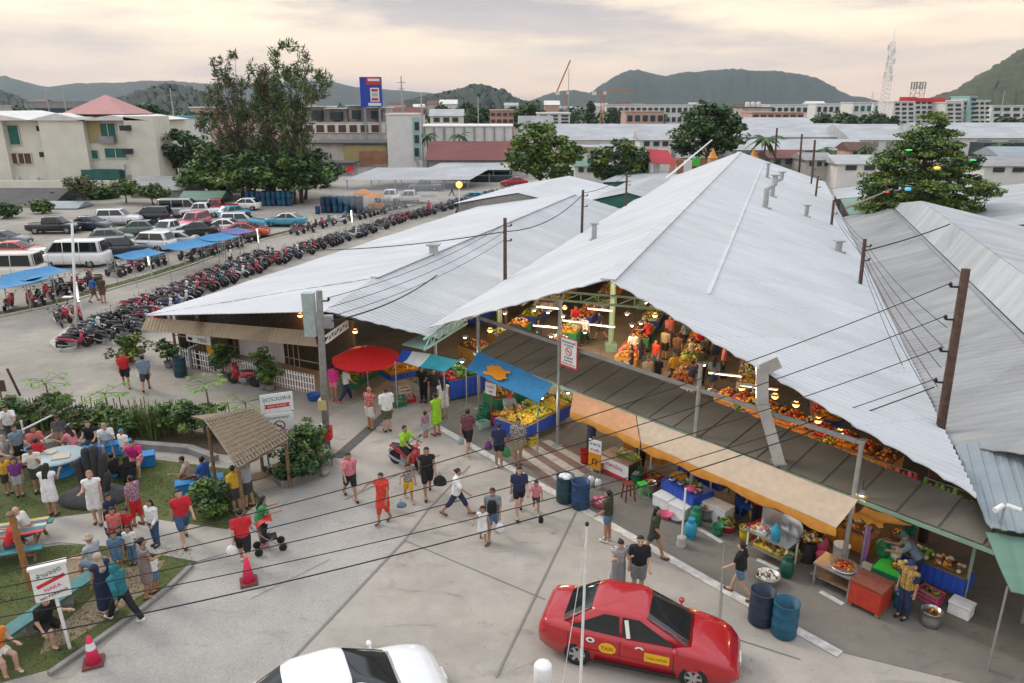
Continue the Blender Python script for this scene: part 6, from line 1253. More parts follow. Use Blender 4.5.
for i in range(34):
 s_=-16.6+12.2*i/33; p=F(s_,q_.uniform(.1,.9)if i%2 else q_.uniform(-.35,.1),0); k=kinds[i%6]; cn,cmn=cl_[(i*5+i//6)%6]; wh='behind the awning stalls, %s of the stock from the left'%ordinal(i)
 if k=='bucket':tub('bucket','%s bucket %s'%(cn,wh),p,.2,q_.uniform(.3,.5),MATS[cmn],.85,['white','brown']if i%4 else None,'bucket')
 elif k=='crate':crate('%s crate of produce %s'%(cn,wh),p,MATS[cmn],(.55,.4,.3),FA+q_.uniform(-.3,.3),['lime','brown'])
 elif k=='pot':tub('pot','steel pot %s'%wh,p,.24,.4,MATS['shiny_pan'],.95,['brown','mango'],'pot')
 elif k=='foam':foam('white foam box %s'%wh,p,(.5,.4,.38))
 elif k=='basket':tub('basket','cane basket %s'%wh,p,.26,.3,mat('basket_cane',(.25,.15,.07)),.8,['green','lime'],'basket')
 else:o=thing('sack','%s sack %s'%(cn,wh),'sack',(p.x,p.y,.03)); mb=MB(); mb.smooth=True; mb.lathe([(.01,0),(.22,.02),(.25,.25),(.2,.5),(.08,.6),(.12,.68),(.01,.66)],n=12); mb.build('cloth',MATS[cmn],o); mb=MB(); mb.lathe([(.085,.58),(.10,.60),(.085,.62)],n=10,caps=False); mb.build('tie',M['wire'],o)
for i in range(5):
 s_=-16.0+2.45*i; a,b=F(s_,1.15,0),F(s_+1.7,1.15,0); table('work_table','back table with pots and greens under the lean-to roof, %s from the left'%ordinal(i),a,b,.7,.8,[MATS['tarp_edge'],MATS['blue_cloth'],MATS['tarp_edge']][i%3],MATS['brown_board'],'table',goods=[(-.5,0,.6,.5,['green','white','lime'],.06,30,.2),(.4,0,.7,.5,['brown','orange','white'],.06,34,.22)],legs=False)
ng=0
GC=[['orange','brown','mango'],['green','darkgreen','lime'],['red','brown','pinkf'],['brown','purple','mango'],['yellow','brown','orange'],['purple','brown','red'],['white','melon','brown'],['orange','red','brown','purple'],['green','yellow','brown']]
for r_i,q_ in enumerate((-10.6,-7.4,-4.4,-.6,2.4,5.2,8.2)):
 for c_i in range(7):
  t=(-.8*q_ if q_<0 else-q_*1.05)+7.5+c_i*3.4+(1.0 if q_>4 else 0)
  p=RW(t,q_); ng+=1; a_,b_=p-RD*1.25,p+RD*1.25
  cs=[GC[(r_i*5+c_i*3+k*2)%9]for k in range(3)]; col=['orange and brown','green','red','brown','yellow','purple','pale','orange and red','green and yellow'][(r_i*5+c_i*3)%9]
  table('market_stall','%s stall in the %s row under the main roof, %s from street'%(col,ordinal(r_i),ordinal(c_i)),a_,b_,1.1,.85,[MATS['crate_green'],MATS['blue_cloth'],MATS['tarp_white'],MATS['tarp_edge']][ng%4],MATS['brown_board'],goods=[(-.72,0,.5,.9,cs[0],.055,60,.22),(-.22,.1,.5,.9,cs[1],.06,50,.26),(.25,-.1,.5,.9,cs[2],.05,60,.2),(.75,0,.5,.9,['brown',cs[1][0],'white'],.06,50,.24)],legs=False,group='stalls under the main roof')
for i,(px_,py_,cs)in enumerate(((735,405,7),(760,415,0),(785,425,3),(812,437,7),(838,447,2),(860,458,0),(540,352,8),(500,340,6),(470,352,3))):
 p=P(px_,py_,.9); p.z=0; table('market_stall','%s stall just behind the lean-to roof, %s from the left'%(['orange','green','red','brown','yellow','purple','pale','orange and red','green and yellow'][cs],ordinal([6,7,8,3,4,5,2,1,0].index(i)if False else{8:0,7:1,6:2}.get(i,i+3))),p-FD*1.0,p+FD*1.0,1.1,1.0,MATS['tarp_edge'],MATS['brown_board'],goods=[(-.7,0,.6,.9,GC[cs],.055,60,.25),(0,.1,.6,.9,['brown','orange','red'],.06,60,.3),(.7,0,.6,.9,GC[(cs+3)%9],.055,60,.25)],legs=False,group='stalls behind the lean-to roof')
def lamp(label,p,kind,e=0,cord=.5,col=(1,.7,.4)):
 o=thing('hanging_lamp',label,'lamp',tuple(p),rnd.uniform(0,3),'lamps under the main roof'); mb=MB(); mb.tube([(0,0,.06),(0,0,cord)],.008,5); mb.build('cord',M['wire'],o)
 if kind=='tube':mb=MB(); mb.tube([(-.6,0,0),(.6,0,0)],.022,8); mb.build('tube',M['tube_light'],o); mb=MB(); mb.box((0,0,.045),(1.26,.07,.04)); mb.build('fitting',M['white_paint'],o); o.rotation_euler.z=math.atan2(RQ.y,RQ.x)
 else:mb=MB(); mb.smooth=True; mb.ball((0,0,0),.075 if kind!='bulb_orange' else.12,10,8); mb.build('bulb',M[kind],o); mb=MB(); mb.lathe([(.03,.12),(.17,.03),(.165,.03),(.025,.11)],n=14); mb.build('shade',M['grey_steel'],o)
 if e:
  l=bpy.data.lights.new('lamp_light','POINT'); l.energy=e*1.7; l.color=col; l.shadow_soft_size=.15; lo=bpy.data.objects.new('lamp_light',l); COL.objects.link(lo); lo.location=(p[0],p[1],p[2]-.15)
 return o
for i,(x,y,z,k,e,cl)in enumerate(((548,312,2.9,'bulb_white',45,(.9,1,.9)),(534,310,2.9,'bulb_warm',0,0),(563,316,2.7,'bulb_white',50,(1,.9,.7)),(585,332,2.6,'bulb_white',0,0),(632,325,2.8,'bulb_warm',60,(1,.65,.3)),(641,323,2.8,'bulb_warm',0,0),(646,302,3.2,'bulb_warm',60,(1,.62,.28)),(602,326,2.6,'tube',40,(.95,1,1)),(575,322,2.6,'tube',0,0),(548,308,2.9,'tube',0,0),(600,310,2.9,'tube',40,(1,.8,.5)),(545,327,2.4,'tube',0,0),(562,290,3.6,'bulb_orange',55,(1,.5,.15)),(655,315,3.0,'bulb_orange',40,(1,.5,.15)),(704,364,2.6,'bulb_white',40,(1,.9,.75)),(742,388,2.4,'bulb_orange',30,(1,.5,.15)),(796,404,2.5,'bulb_orange',30,(1,.45,.12)),(536,334,2.3,'bulb_warm',0,0),(551,336,2.3,'bulb_warm',30,(1,.65,.3)),(700,388,2.4,'bulb_warm',25,(1,.7,.4)),(712,391,2.3,'bulb_warm',0,0),(600,359,2.2,'bulb_white',25,(1,1,.9)),(725,375,2.7,'tube',0,0),(760,388,2.7,'tube',0,0),(775,396,2.5,'bulb_orange',0,0),(840,432,2.6,'bulb_orange',20,(1,.45,.12)),(490,330,2.6,'bulb_orange',0,0),(818,420,2.5,'bulb_orange',0,0))):
 lamp('%s hanging %s'%({'bulb_white':'white glowing bulb','bulb_warm':'warm glowing bulb','tube':'white lit tube lamp','bulb_orange':'orange glowing lamp'}[k],['under the main roof apex','left under the main roof','over the front left stalls','right of the prohibition sign','left above the shoppers','above the shoppers','highest under the roof edge','beside the green column','over the left aisle','at the far left aisle','behind the green column','low over the left stalls','deep under the apex','right of the shoppers aisle','above the right end of the crowd','left of the steel duct','right of the steel duct','at the rail left of the prohibition sign','at the rail just beside the prohibition sign','at the rail over the white post','just right of the white post','below the prohibition sign side of the rail','over the stalls left of the duct','close to the steel duct','just behind the steel duct','near the last front post','over the far left stalls','halfway between duct and last post'][i]),P(x,y,z),k,e,.5,cl or(1,1,1))
for i,(x,y,z,k,e,c_)in enumerate(((465,337,2.5,'bulb_white',18,(.9,1,.9)),(462,361,2.3,'bulb_white',12,(1,1,.9)),(542,397,2.0,'bulb_white',15,(1,.95,.8)),(862,494,2.65,'bulb_warm',12,(1,.7,.35)),(300,315,2.9,'bulb_orange',12,(1,.4,.1)),(355,331,2.6,'bulb_orange',12,(1,.5,.15)),(568,392,2.1,'bulb_white',0,0))):
 lamp(['white bulb under the small roof above the striped awning','white bulb at the right end of the striped awning','white bulb at the corner of the blue tarpaulin','warm bulb at the foot of the last front post','orange lamp under the annexe roof above the shop','orange lamp under the annexe roof by the red umbrella','white bulb over the yellow fruit'][i],P(x,y,z),k,e,.4,c_ or(1,1,1))
q_=random.Random(21)
for i in range(26):
 t,q9=q_.uniform(9,26),q_.uniform(-8.5,6.5); lamp('small %s lamp over the aisle stalls, %s of the inner lamps'%(['warm','orange'][i%2],ordinal(i)),RW(t,q9,q_.uniform(2.3,2.9)),['bulb_warm','bulb_orange'][i%2],28 if i%3==0 else 0,.5,(1,.6,.28))
for i in range(16):
 u=i/15; s_=-22.5+18.0*u; p=F(s_,2.9-1.25*u+.35,2.35); o=thing('hanging_goods','bunch of %s goods hanging behind the lean-to roof, %s from the left'%(['pale','red','green','orange'][i%4],ordinal(i)),'goods',tuple(p),FA,'goods hanging behind the lean-to roof'); mb=MB(); mb.tube([(-.5,0,.42),(.5,0,.42)],.012,5); mb.build('rail',M['grey_steel'],o)
 mb=MB(); mb.smooth=True
 for k in range(7):mb.use(k%2); mb.ball((-.45+.15*k,q_.uniform(-.05,.05),.18+q_.uniform(-.08,.08)),(.07,.06,q_.uniform(.12,.22)),8,6)
 mb.build('bunch',[fm(x)for x in[('white','melon'),('red','pinkf'),('green','lime'),('orange','brown')][i%4]],o)
ns=thing('prohibition_sign','white board with red border and no smoking ring fixed to the tall front post','sign',tuple(F(-18.0,-.12,3.95)),FA)
mb=MB(); mb.box((.32,0,0),(.84,.03,1.12)); mb.build('border',MATS['sign_red'],ns); mb=MB(); mb.box((.32,-.018,.02),(.76,.012,1.02)); mb.build('board',MATS['sign_white'],ns)
mb=MB(); rr=[[(.32+r*math.cos(a),y,.06+r*math.sin(a))for r,y in((.13,-.026),(.165,-.026),(.165,-.03),(.13,-.03))]for a in[2*math.pi*i/24 for i in range(25)]]; mb.loft(rr); mb.bar((.22,-.028,.15),(.42,-.028,-.03),.035,.006,up=(0,1,0)); mb.box((.32,-.028,.06),(.15,.005,.03)); mb.build('no_smoking_ring',MATS['sign_red'],ns)
text('เขตปลอดบุหรี่',.13,M['black'],ns,(.32,-.027,.40),(R(90),0,0),maxw=.66); text('NO SMOKING',.09,M['black'],ns,(.32,-.027,.28),(R(90),0,0),maxw=.5); text('ห้ามสูบบุหรี่',.10,M['black'],ns,(.32,-.027,-.18),(R(90),0,0),maxw=.66); text('ในเขตตลาด',.09,M['black'],ns,(.32,-.027,-.30),(R(90),0,0),maxw=.5); text('ฝ่าฝืนปรับ 2000 บาท',.08,MATS['sign_red'],ns,(.32,-.027,-.42),(R(90),0,0),maxw=.66)
ps=thing('price_sign','small white price board with red band on a pole in the fruit crates','sign',tuple(P(491,424)),FA+.15); mb=MB(); mb.tube([(0,.03,0),(0,.03,1.75)],.02,8); mb.build('pole',MATS['sign_red'],ps); mb=MB(); mb.box((0,0,1.55),(.55,.025,.5)); mb.build('board',MATS['sign_white'],ps); text('ผลไม้',.17,MATS['sign_red'],ps,(0,-.016,1.63),(R(90),0,0),maxw=.42); text('100',.15,M['black'],ps,(0,-.016,1.43),(R(90),0,0))
az=thing('assembly_sign','tall white sign with green heading and red ribbon beside the thatched hut','sign',tuple(P(283,462)),R(22))
for x in(-.5,.5):mb=MB(); mb.bar((x,.04,0),(x,.04,2.6+(.1 if x>0 else 0)),.06); mb.build('post',mat('blue_post_paint',(.03,.18,.28),.5),az)
mb=MB(); mb.box((0,0,2.35),(1.12,.03,.72)); mb.build('heading_panel',MATS['sign_white'],az); mb=MB(); mb.box((0,0,1.45),(1.06,.03,.98)); mb.build('rules_panel',MATS['sign_white'],az); mb=MB(); mb.box((.28,-.01,.66),(.55,.03,.42)); mb.build('small_panel',MATS['sign_white'],az)
text('จุดรวมพล',.34,MATS['sign_green'],az,(0,-.02,2.52),(R(90),0,0),maxw=.98); mb=MB(); mb.plate([(-.46,-.017,2.16),(.46,-.017,2.16),(.40,-.017,2.24),(.46,-.017,2.32),(-.46,-.017,2.32),(-.40,-.017,2.24)],.006); mb.build('ribbon',MATS['sign_red'],az); text('NAKA MARKET',.12,MATS['sign_white'],az,(0,-.03,2.24),(R(90),0,0),maxw=.66)
text('สวนสาธารณะ',.2,M['black'],az,(0,-.02,1.78),(R(90),0,0),maxw=.75); mb=MB(); rr=[[(r*math.cos(a),y,1.46+r*math.sin(a))for r,y in((.17,-.018),(.21,-.018),(.21,-.024),(.17,-.024))]for a in[2*math.pi*i/24 for i in range(25)]]; mb.loft(rr); mb.bar((-.13,-.021,1.58),(.13,-.021,1.34),.04,.006,up=(0,1,0)); mb.box((0,-.021,1.46),(.2,.005,.04)); mb.build('no_smoking_ring',mat('brown_ring',(.12,.05,.04),.6),az); text('รัก',.34,MATS['sign_red'],az,(.28,-.02,1.15),(R(90),0,0)); text('ห้ามทิ้งขยะ',.12,MATS['sign_green'],az,(.28,-.03,.68),(R(90),0,0),maxw=.45)
nb=thing('notice_board','white boxed notice board on a leaning white pole in the lower left lawn','sign',tuple(P(70,650)),R(28)); mb=MB(); mb.tube([(0,.05,0),(-.08,.05,2.3)],.04,10); mb.build('pole',M['white_paint'],nb); mb=MB(); mb.box((-.08,0,1.95),(.72,.10,.86)); mb.build('box',M['white_paint'],nb); mb=MB(); mb.box((-.08,0,2.41),(.78,.18,.06)); mb.build('top_rail',M['white_paint'],nb)
mb=MB(); mb.bar((-.36,-.055,1.90),(.22,-.055,2.10),.09,.006,up=(0,1,0)); mb.build('ribbon',MATS['sign_red'],nb); text('ห้ามจอด',.16,MATS['sign_green'],nb,(-.08,-.056,2.22),(R(90),R(-14),0),maxw=.5); text('NO PARKING',.13,M['black'],nb,(-.06,-.056,1.64),(R(90),R(-14),0),maxw=.58); text('NAKA',.13,MATS['pink_plastic'],nb,(-.06,-.056,1.82),(R(90),R(-14),0),maxw=.4)
def cone(label,p,white,sc_=1):
 o=thing('traffic_cone',label,'cone',(p.x,p.y,.02),.4); mb=MB(); mb.box((0,0,.03),(.42,.42,.05)); mb.build('base',mat('dirty_red_rubber',(.17,.05,.045),.8),o); mb=MB(); mb.smooth=True; mb.lathe([(.16,.05),(.04,.72),(.01,.73)],n=18); mb.build('cone',MATS['cone_pink'],o)
 if white:mb=MB(); mb.smooth=True; mb.lathe([(.105,.40),(.075,.57)],n=18,caps=False); mb.build('white_sleeve',MATS['sign_white'],o)
 o.scale=(sc_,)*3
cone('plain hot pink traffic cone on the asphalt behind the man in the football shirt',P(249,583),False,1.1); cone('hot pink traffic cone with a white sleeve at the park kerb',P(94,664),True,1.05)
M['teal_paint']=mat('teal_bench_paint',(.05,.17,.17),.6,var=.25,scale=6); mat('blue_seat_paint',(.02,.20,.48),.5,var=.15)
bnch=thing('long_bench','long low teal bench along the lower lawn','bench',tuple((P(-25,672)+P(112,575))/2)); a,b=P(-25,672),P(112,575); a-=Vector(bnch.location); b-=Vector(bnch.location)
mb=MB(); mb.bar(a+Vector((0,0,.42)),b+Vector((0,0,.42)),.45,.07); mb.build('seat',M['teal_paint'],bnch)
for u in(.1,.37,.63,.9):p=a.lerp(b,u); mb=MB(); mb.box((p.x,p.y,.19),(.25,.3,.38),.9); mb.build('leg',M['dark_concrete'],bnch)
rt_=thing('round_table','round grey-blue park table on a bright blue foot','table',tuple(P(62,475))); mb=MB(); mb.smooth=True; mb.lathe([(.01,.70),(.80,.70),(.85,.74),(.80,.78),(.01,.78)],n=30); mb.build('table_top',mat('table_terrazzo',(.30,.38,.40),.5,var=.2,scale=10),rt_); mb=MB(); mb.smooth=True; mb.lathe([(.01,0),(.42,0),(.40,.1),(.28,.3),(.34,.7),(.01,.7)],n=20); mb.build('foot',MATS['blue_seat_paint'],rt_)
mb=MB(); mb.box((.2,-.15,.80),(.55,.4,.03),.4); mb.box((-.4,.2,.80),(.4,.3,.03),-.3); mb.build('food_trays',mat('tray_beige',(.45,.38,.27),.6),rt_)
def bcube(label,p,s_=(.55,.45,.45)):
 o=thing('blue_seat',label,'seat',(p.x,p.y,.03),.4); mb=MB(); mb.box((0,0,s_[2]/2),s_); mb.build('block',MATS['blue_seat_paint'],o,bevel=.03); mb=MB(); mb.box((0,0,s_[2]+.02),(s_[0]+.02,s_[1]+.02,.04)); mb.build('top',MATS['blue_seat_paint'],o,bevel=.01)
bcube('blue cool box under the man in hot pink',P(144,466),(.8,.5,.42)); bcube('blue block seat left of the round table',P(25,462))
bcube('blue block seat right of the round table',P(82,462)); bcube('teal block seat behind the hand sculpture',P(112,455),(1.4,.45,.42))
hs=thing('hand_sculpture','dark charred wooden sculpture of upright finger posts on the lawn','sculpture',tuple(P(97,497))); mch=mat('charred_wood',(.035,.033,.032),.85,var=.3,scale=8,bump=.6)
for i,(x,y,h,r)in enumerate(((-.42,0,1.35,.13),(-.16,.08,1.75,.15),(.12,.05,1.85,.15),(.38,.0,1.6,.15),(.52,-.15,1.0,.12))):
 mb=MB(); mb.smooth=True; mb.tube([(x*.7,y,.1),(x*.9,y,h*.5),(x*1.1+.02,y,h*.93),(x*1.12,y,h)],[r*1.2,r,r*.95,r*.6],10); mb.build('finger_post',mch,hs)
mb=MB(); mb.smooth=True; mb.ball((0,-.1,.05),(1.15,.8,.35),16,8); mb.build('mound_base',mat('dark_mound',(.05,.05,.05),.9,var=.3,bump=.5),hs)
pk=thing('picnic_table','picnic table painted in coloured stripes with benches at the left edge','table',tuple(P(14,552)),R(20)); scol=[(.45,.06,.06),(.04,.18,.20),(.5,.48,.42),(.05,.10,.2),(.45,.34,.10)]
for i in range(5):mb=MB(); mb.box((0,-.36+.18*i,.74),(1.9,.165,.04)); mb.build('plank',mat('plank_paint_%s'%'abcde'[i],scol[i],.6,var=.2),pk)
for sy in(-1,1):mb=MB(); mb.box((0,sy*.75,.44),(1.9,.30,.04)); mb.build('bench_plank',mat('plank_paint_b',scol[1]),pk)
for x in(-.7,.7):
 mb=MB(); mb.bar((x,-.75,0),(x,-.2,.72),.07); mb.build('leg',M['wood'],pk); mb=MB(); mb.bar((x,.75,0),(x,.2,.72),.07); mb.build('leg',M['wood'],pk); mb=MB(); mb.bar((x,-.85,.39),(x,.85,.39),.06); mb.build('cross_bar',M['wood'],pk)
tp_=thing('timber_post','orange brown timber post by the striped picnic table','post',tuple(P(31,588))); mb=MB(); mb.tube([(0,0,0),(-.12,.05,2.2)],[.085,.075],10); mb.build('post',mat('orange_timber',(.30,.14,.05),.7,var=.3,scale=8,bump=.3),tp_); mb=MB(); mb.ball((-.13,.05,2.25),(.12,.12,.06),10,6); mb.build('cap',M['wood'],tp_)
ht=thing('thatched_hut','open hut with a woven bamboo saddle roof and two benches inside','hut',tuple(P(232,490)),R(0)); hv=Vector(ht.location)
ra,rb_=P(228,413,2.7)-hv,P(272,452,2.55)-hv
e0,e1,e2,e3=P(181,450,1.75)-hv,P(240,468,1.9)-hv,P(272,452,2.0)-hv,P(213,413,2.5)-hv
A_,B_,C2__,D_=P(204,420,2.55)-hv,P(252,408,2.55)-hv,P(288,440,1.85)-hv,P(238,469,1.85)-hv
mb=MB(); rows=[]
for i in range(9):
 u=i/8; rows.append([A_.lerp(B_,u).lerp(D_.lerp(C2__,u),v/8)+Vector((0,0,.10*math.sin(math.pi*v/8)+.02*math.sin(i*3+v)))for v in range(9)])
mb.loft(rows,closed=False); mb.loft([[p-Vector((0,0,.07))for p in r]for r in rows],closed=False); mb.build('roof',M['thatch'],ht,fix=False)
E_=A_+(A_-D_)*.55+Vector((0,0,-.75)); F_=B_+(B_-C2__)*.55+Vector((0,0,-.75)); mb=MB(); rows2=[[A_.lerp(B_,i/8).lerp(E_.lerp(F_,i/8),v/5)for v in range(6)]for i in range(9)]
mb.loft(rows2,closed=False); mb.loft([[p-Vector((0,0,.07))for p in r]for r in rows2],closed=False); mb.build('roof',M['thatch'],ht,fix=False)
mb=MB()
for i in range(17):u=i/16; mb.bar(A_.lerp(B_,u)+Vector((0,0,.05)),D_.lerp(C2__,u)+Vector((0,0,.06)),.03)
for v in range(13):mb.tube([A_.lerp(B_,u).lerp(D_.lerp(C2__,u),v/12)+Vector((0,0,.10*math.sin(math.pi*v/12)+.055))for u in(0,.25,.5,.75,1)],.018,5)
mb.build('bamboo_lattice',M['bamboo'],ht)
for p in(A_.lerp(D_,.12),B_.lerp(C2__,.12),D_.lerp(A_,.08).lerp(C2__,.05),C2__.lerp(B_,.08)):mb=MB(); mb.tube([Zp(p,0),p-Vector((0,0,.03))],.06,8); mb.build('post',M['wood'],ht)
for p,d in((A_.lerp(D_,.5),C2__-D_),):
 mb=MB(); c=Zp((A_+C2__)/2,.42); dd_=Zp(B_-A_,0).normalized(); mb.bar(c-dd_*1.1,c+dd_*1.1,.45,.06); mb.build('bench',M['wood'],ht)
 mb=MB(); c=Zp(A_.lerp(D_,.4),.42)-dd_*.35; mb.bar(c-dd_*.2,c+dd_*.9,.45,.06); mb.build('bench',M['wood'],ht)
pr=thing('pushchair','red and black pushchair pushed along the park edge','pushchair',tuple(P(269,550)),R(25))
mb=MB(); mb.smooth=True; mb.loft([[(x+.22*z-.05,y,.35+z)for z in(0,.12,.35,.62)]for x,y in((-.05,-.2),(-.16,-.1),(-.18,0),(-.16,.1),(-.05,.2))],closed=False); mb.box((.05,0,.42),(.42,.36,.05)); mb.build('seat',M['black'],pr,fix=False)
mb=MB(); mb.smooth=True; mb.loft([[(.02+.30*math.cos(a),.21*s_,.80+.27*math.sin(a))for s_ in(-1,-.5,0,.5,1)]for a in[R(60+20*k)for k in range(7)]],closed=False); mb.build('hood',MATS['red_plastic'],pr,fix=False)
for y in(-.22,.22):
 mb=MB(); mb.tube([(.38,y,.12),(-.1,y,.55),(-.42,y,.98)],.015,6); mb.tube([(-.30,y,.12),(.12,y,.5)],.015,6); mb.build('frame',M['grey_steel'],pr)
 for x in(.38,-.30):mb=MB(); mb.smooth=True; mb.lathe([(.02,-.02),(.11,-.03),(.12,0),(.11,.03),(.02,.02)],(x,y,.12),14,'y'); mb.build('wheel',M['rubber'],pr)
mb=MB(); mb.tube([(-.42,-.22,.98),(-.42,.22,.98)],.018,6); mb.build('push_bar',M['black'],pr)
bcube('stone seat under the men at the left of the thatched hut',P(201,492),(1.5,.45,.42))
tub('planter_pot','small pale pot standing at the corner of the planter wall',P(325,475),.18,.35,M['concrete'],.8,None,'pot',.0)
def pole(label,base,top,r,m,name='utility_pole',group='poles around the market',ins=0,isd=None):
 o=thing(name,label,'pole',tuple(base),0,group); t=Vector(top)-Vector(base); mb=MB(); mb.smooth=True; mb.tube([(0,0,0),t*.5,t],[r*1.1,r,r*.9],10); mb.build('shaft',m,o)
 if ins:
  d=(isd or Vector((-1,0,0))).normalized()
  for i in range(ins):
   p=t*(1-(.06+.11*i)); mb=MB(); mb.bar(p,p+d*.32,.05); mb.lathe([(.02,0),(.05,.03),(.05,.09),(.02,.13)],tuple(p+d*.32),8); mb.build('insulator',M['black'],o)
 return o
bp_=P(942,440,3.35); tpv=at_depth(966,269,bp_.y+.15)
BIGP=pole('big dark timber utility pole rising from the valley of the right hand roofs',Zp(bp_,0),tpv,.125,M['pole_wood'],ins=4,isd=Vector((-1,.2,0)))
def roofpole(label,pb,pt,r,z,ins=2,m=None):b=P(*pb,z); t=at_depth(pt[0],pt[1],b.y+.1); return pole(label,Zp(b,0),t,r,m or M['pole_wood'],ins=ins,isd=Vector((1,0,0))),t
_,rp1=roofpole('dark timber pole at the right eave of the white roof, nearest behind the big pole',(862,292),(865,239),.10,3.6)
_,rp2=roofpole('dark timber pole at the right eave of the white roof, second behind the big pole',(832,232),(834,200),.10,3.6)
_,rp3=roofpole('timber pole beside the green sheet roof at the far right eave',(815,205),(818,176),.10,3.5)
_,rp4=roofpole('timber pole furthest along the right eave of the white roof',(811,192),(813,166),.10,3.5)
_,rp5=roofpole('dark timber pole standing on the annexe roof between the vent box and the main roof',(505,271),(505,218),.10,4.2)
_,rp6=roofpole('dark timber pole further back on the annexe roof',(582,226),(583,190),.10,4.3)
_,rp7=roofpole('dark timber pole near the red roofed stall behind the annexe',(626,206),(627,172),.10,3.8)
lpb=P(327,450); lpt=at_depth(319,291,lpb.y-.1)
LP=pole('grey concrete utility pole with a tall lightbox beside the planter',lpb,lpt,.13,M['concrete_pole'],ins=2,isd=Vector((1,.2,0)))
mb=MB(); k=lpt-lpb; mb.box((k.x*.9-.42,.05,k.z-.9),(.42,.30,1.6)); mb.build('lightbox',mat('grey_lightbox',(.36,.42,.42),.5,var=.2),LP); mb=MB(); mb.box((k.x*.5+.32,0,k.z-1.15),(.34,.26,.45)); mb.build('meter_box',M['grey_steel'],LP); mb=MB(); mb.box((0.0,-.02,1.9),(.3,.3,.4)); mb.build('yellow_band',mat('pale_yellow_box',(.50,.42,.20),.6),LP); mb=MB(); mb.box((0.08,-.05,.75),(.34,.30,.5)); mb.build('red_box',MATS['sign_red'],LP)
mb=MB(); mb.tube([(0,0,.95),(0,0,1.1)],.15,10); mb.build('white_band',M['white_paint'],LP)
gb=P(338,345,3.0)
bm_=thing('green_beam','pale green lattice beam fixed to the concrete pole above the red umbrella','beam',tuple(P(326,343,3.1))); mb=MB(); truss(mb,Vector((0,0,0)),P(348,327,3.5)-Vector(bm_.location),.28,4,.035); mb.build('lattice',M['white_paint'],bm_)
gl=thing('passage_canopy','mint green lattice and canopy over the passage between the two roofs','canopy',tuple(P(440,345,3.0))); gv=Vector(gl.location); mb=MB(); truss(mb,P(424,350,2.9)-gv,P(467,323,3.4)-gv,.45,6,.04); mb.build('lattice',mat('mint_steel',(.35,.55,.45),.5),gl)
mb=MB(); mb.plate([P(424,350,2.85)-gv,P(402,345,2.8)-gv,P(448,322,3.2)-gv,P(467,325,3.3)-gv],.04); mb.build('sheet',mat('mint_sheet',(.25,.42,.36),.6),gl)
def wire(pts,r=.014,sag=.3):
 return pts,r,sag
def cable(label,a,b,r=.014,sag=.4,n=24):
 o=thing('cable',label,'cable',tuple(a),0,'overhead cables'); a,b=Vector(a),Vector(b); mb=MB(); mb.tube([a.lerp(b,i/n)-a-Vector((0,0,sag*4*(i/n)*(1-i/n)))for i in range(n+1)],r,5); mb.build('wire',M['wire'],o); return o
bt=tpv-Zp(bp_,0)
for i in range(5):
 a=Zp(bp_,0)+bt*(1-(.06+.11*min(i,3)))+Vector((-.32,.06,.1-.25*(i==4))); b=at_depth(-120,598+13*i+(14 if i==4 else 0),13.0)
 cable('%s of the five street cables crossing the forecourt to the big timber pole'%['topmost','second','middle','fourth','lowest and thickest'][i],a,b,.013 if i<4 else.018,.75)
for i in range(5):
 a=Zp(bp_,0)+bt*(.42-.06*i)+Vector((.15,-.05,0)); b=at_depth(1200,430+14*i-(40 if i==0 else 0),24)
 cable('%s cable of the bundle running right from the big timber pole'%['topmost','second','middle','fourth','lowest'][i],a,b,.016,.3)
for i in range(6):
 a=Zp(bp_,0)+bt*(.80-.07*i)+Vector((-.2,.1,0)); b=rp1-Vector((0,0,.12+.22*i)); cable('%s roofline cable between the big timber pole and the next pole behind'%ORD[i],a,b,.012,.25)
 if i<4:cable('%s roofline cable between the two eave poles behind the big pole'%ORD[i],b,rp2-Vector((0,0,.12+.25*i)),.012,.2)
cable('cable sagging between the two timber poles on the annexe roof',rp5-Vector((0,0,.7)),rp6-Vector((0,0,.3)),.028,.6); cable('cable from the annexe roof pole on toward the red roofed stall',rp6-Vector((0,0,.2)),rp7-Vector((0,0,.2)),.022,.3)
cable('thick cable from the near annexe roof pole out over the motorbikes',rp5-Vector((0,0,.7)),P(290,250,3.0),.03,.3)
for i in range(3):cable('%s service cable from the concrete pole to the annexe roof pole'%['upper','middle','lower'][i],lpt-Vector((-.3,0,.25+.35*i)),rp5-Vector((0,0,.3+.4*i)),.012,.35)
cable('heavy cable from the meter box up onto the annexe roof',lpt-Vector((-.4,0,1.1)),P(437,275,4.4),.03,.3)
cable('pipe like cable slung over the side roof from the eave pole',rp1-Vector((0,0,.6)),P(950,224,6.1),.035,.1)
mt=at_depth(587,524,9.2); mst=thing('white_mast','slim white mast with guy wire rising at the bottom middle before the red taxi','mast',(mt.x-.04,mt.y-.05,0)); t_=Vector((.04,.05,mt.z)); mb=MB(); mb.tube([(0,0,0),t_],[.035,.016],8); mb.build('shaft',M['white_paint'],mst); mb=MB(); mb.ball(tuple(t_),(.03,.03,.04),8,6); mb.build('finial',M['black'],mst); mb=MB(); mb.tube([t_-Vector((0,0,.15)),(-.35,.1,3.0),(-.42,.1,0)],.006,5); mb.build('guy_wire',M['white_paint'],mst)
lt=at_depth(543,664,8.6); sl_=thing('street_lamp','white cylindrical lamp head at the very bottom left of the white mast','street lamp',(lt.x,lt.y,0)); mb=MB(); mb.tube([(0,0,0),(0,0,lt.z-.4)],.05,10); mb.build('post',M['white_paint'],sl_); mb=MB(); mb.smooth=True; mb.lathe([(.05,lt.z-.45),(.13,lt.z-.4),(.13,lt.z-.03),(.11,lt.z),(.01,lt.z+.01)],n=20); mb.build('lamp_head',M['white_paint'],sl_)
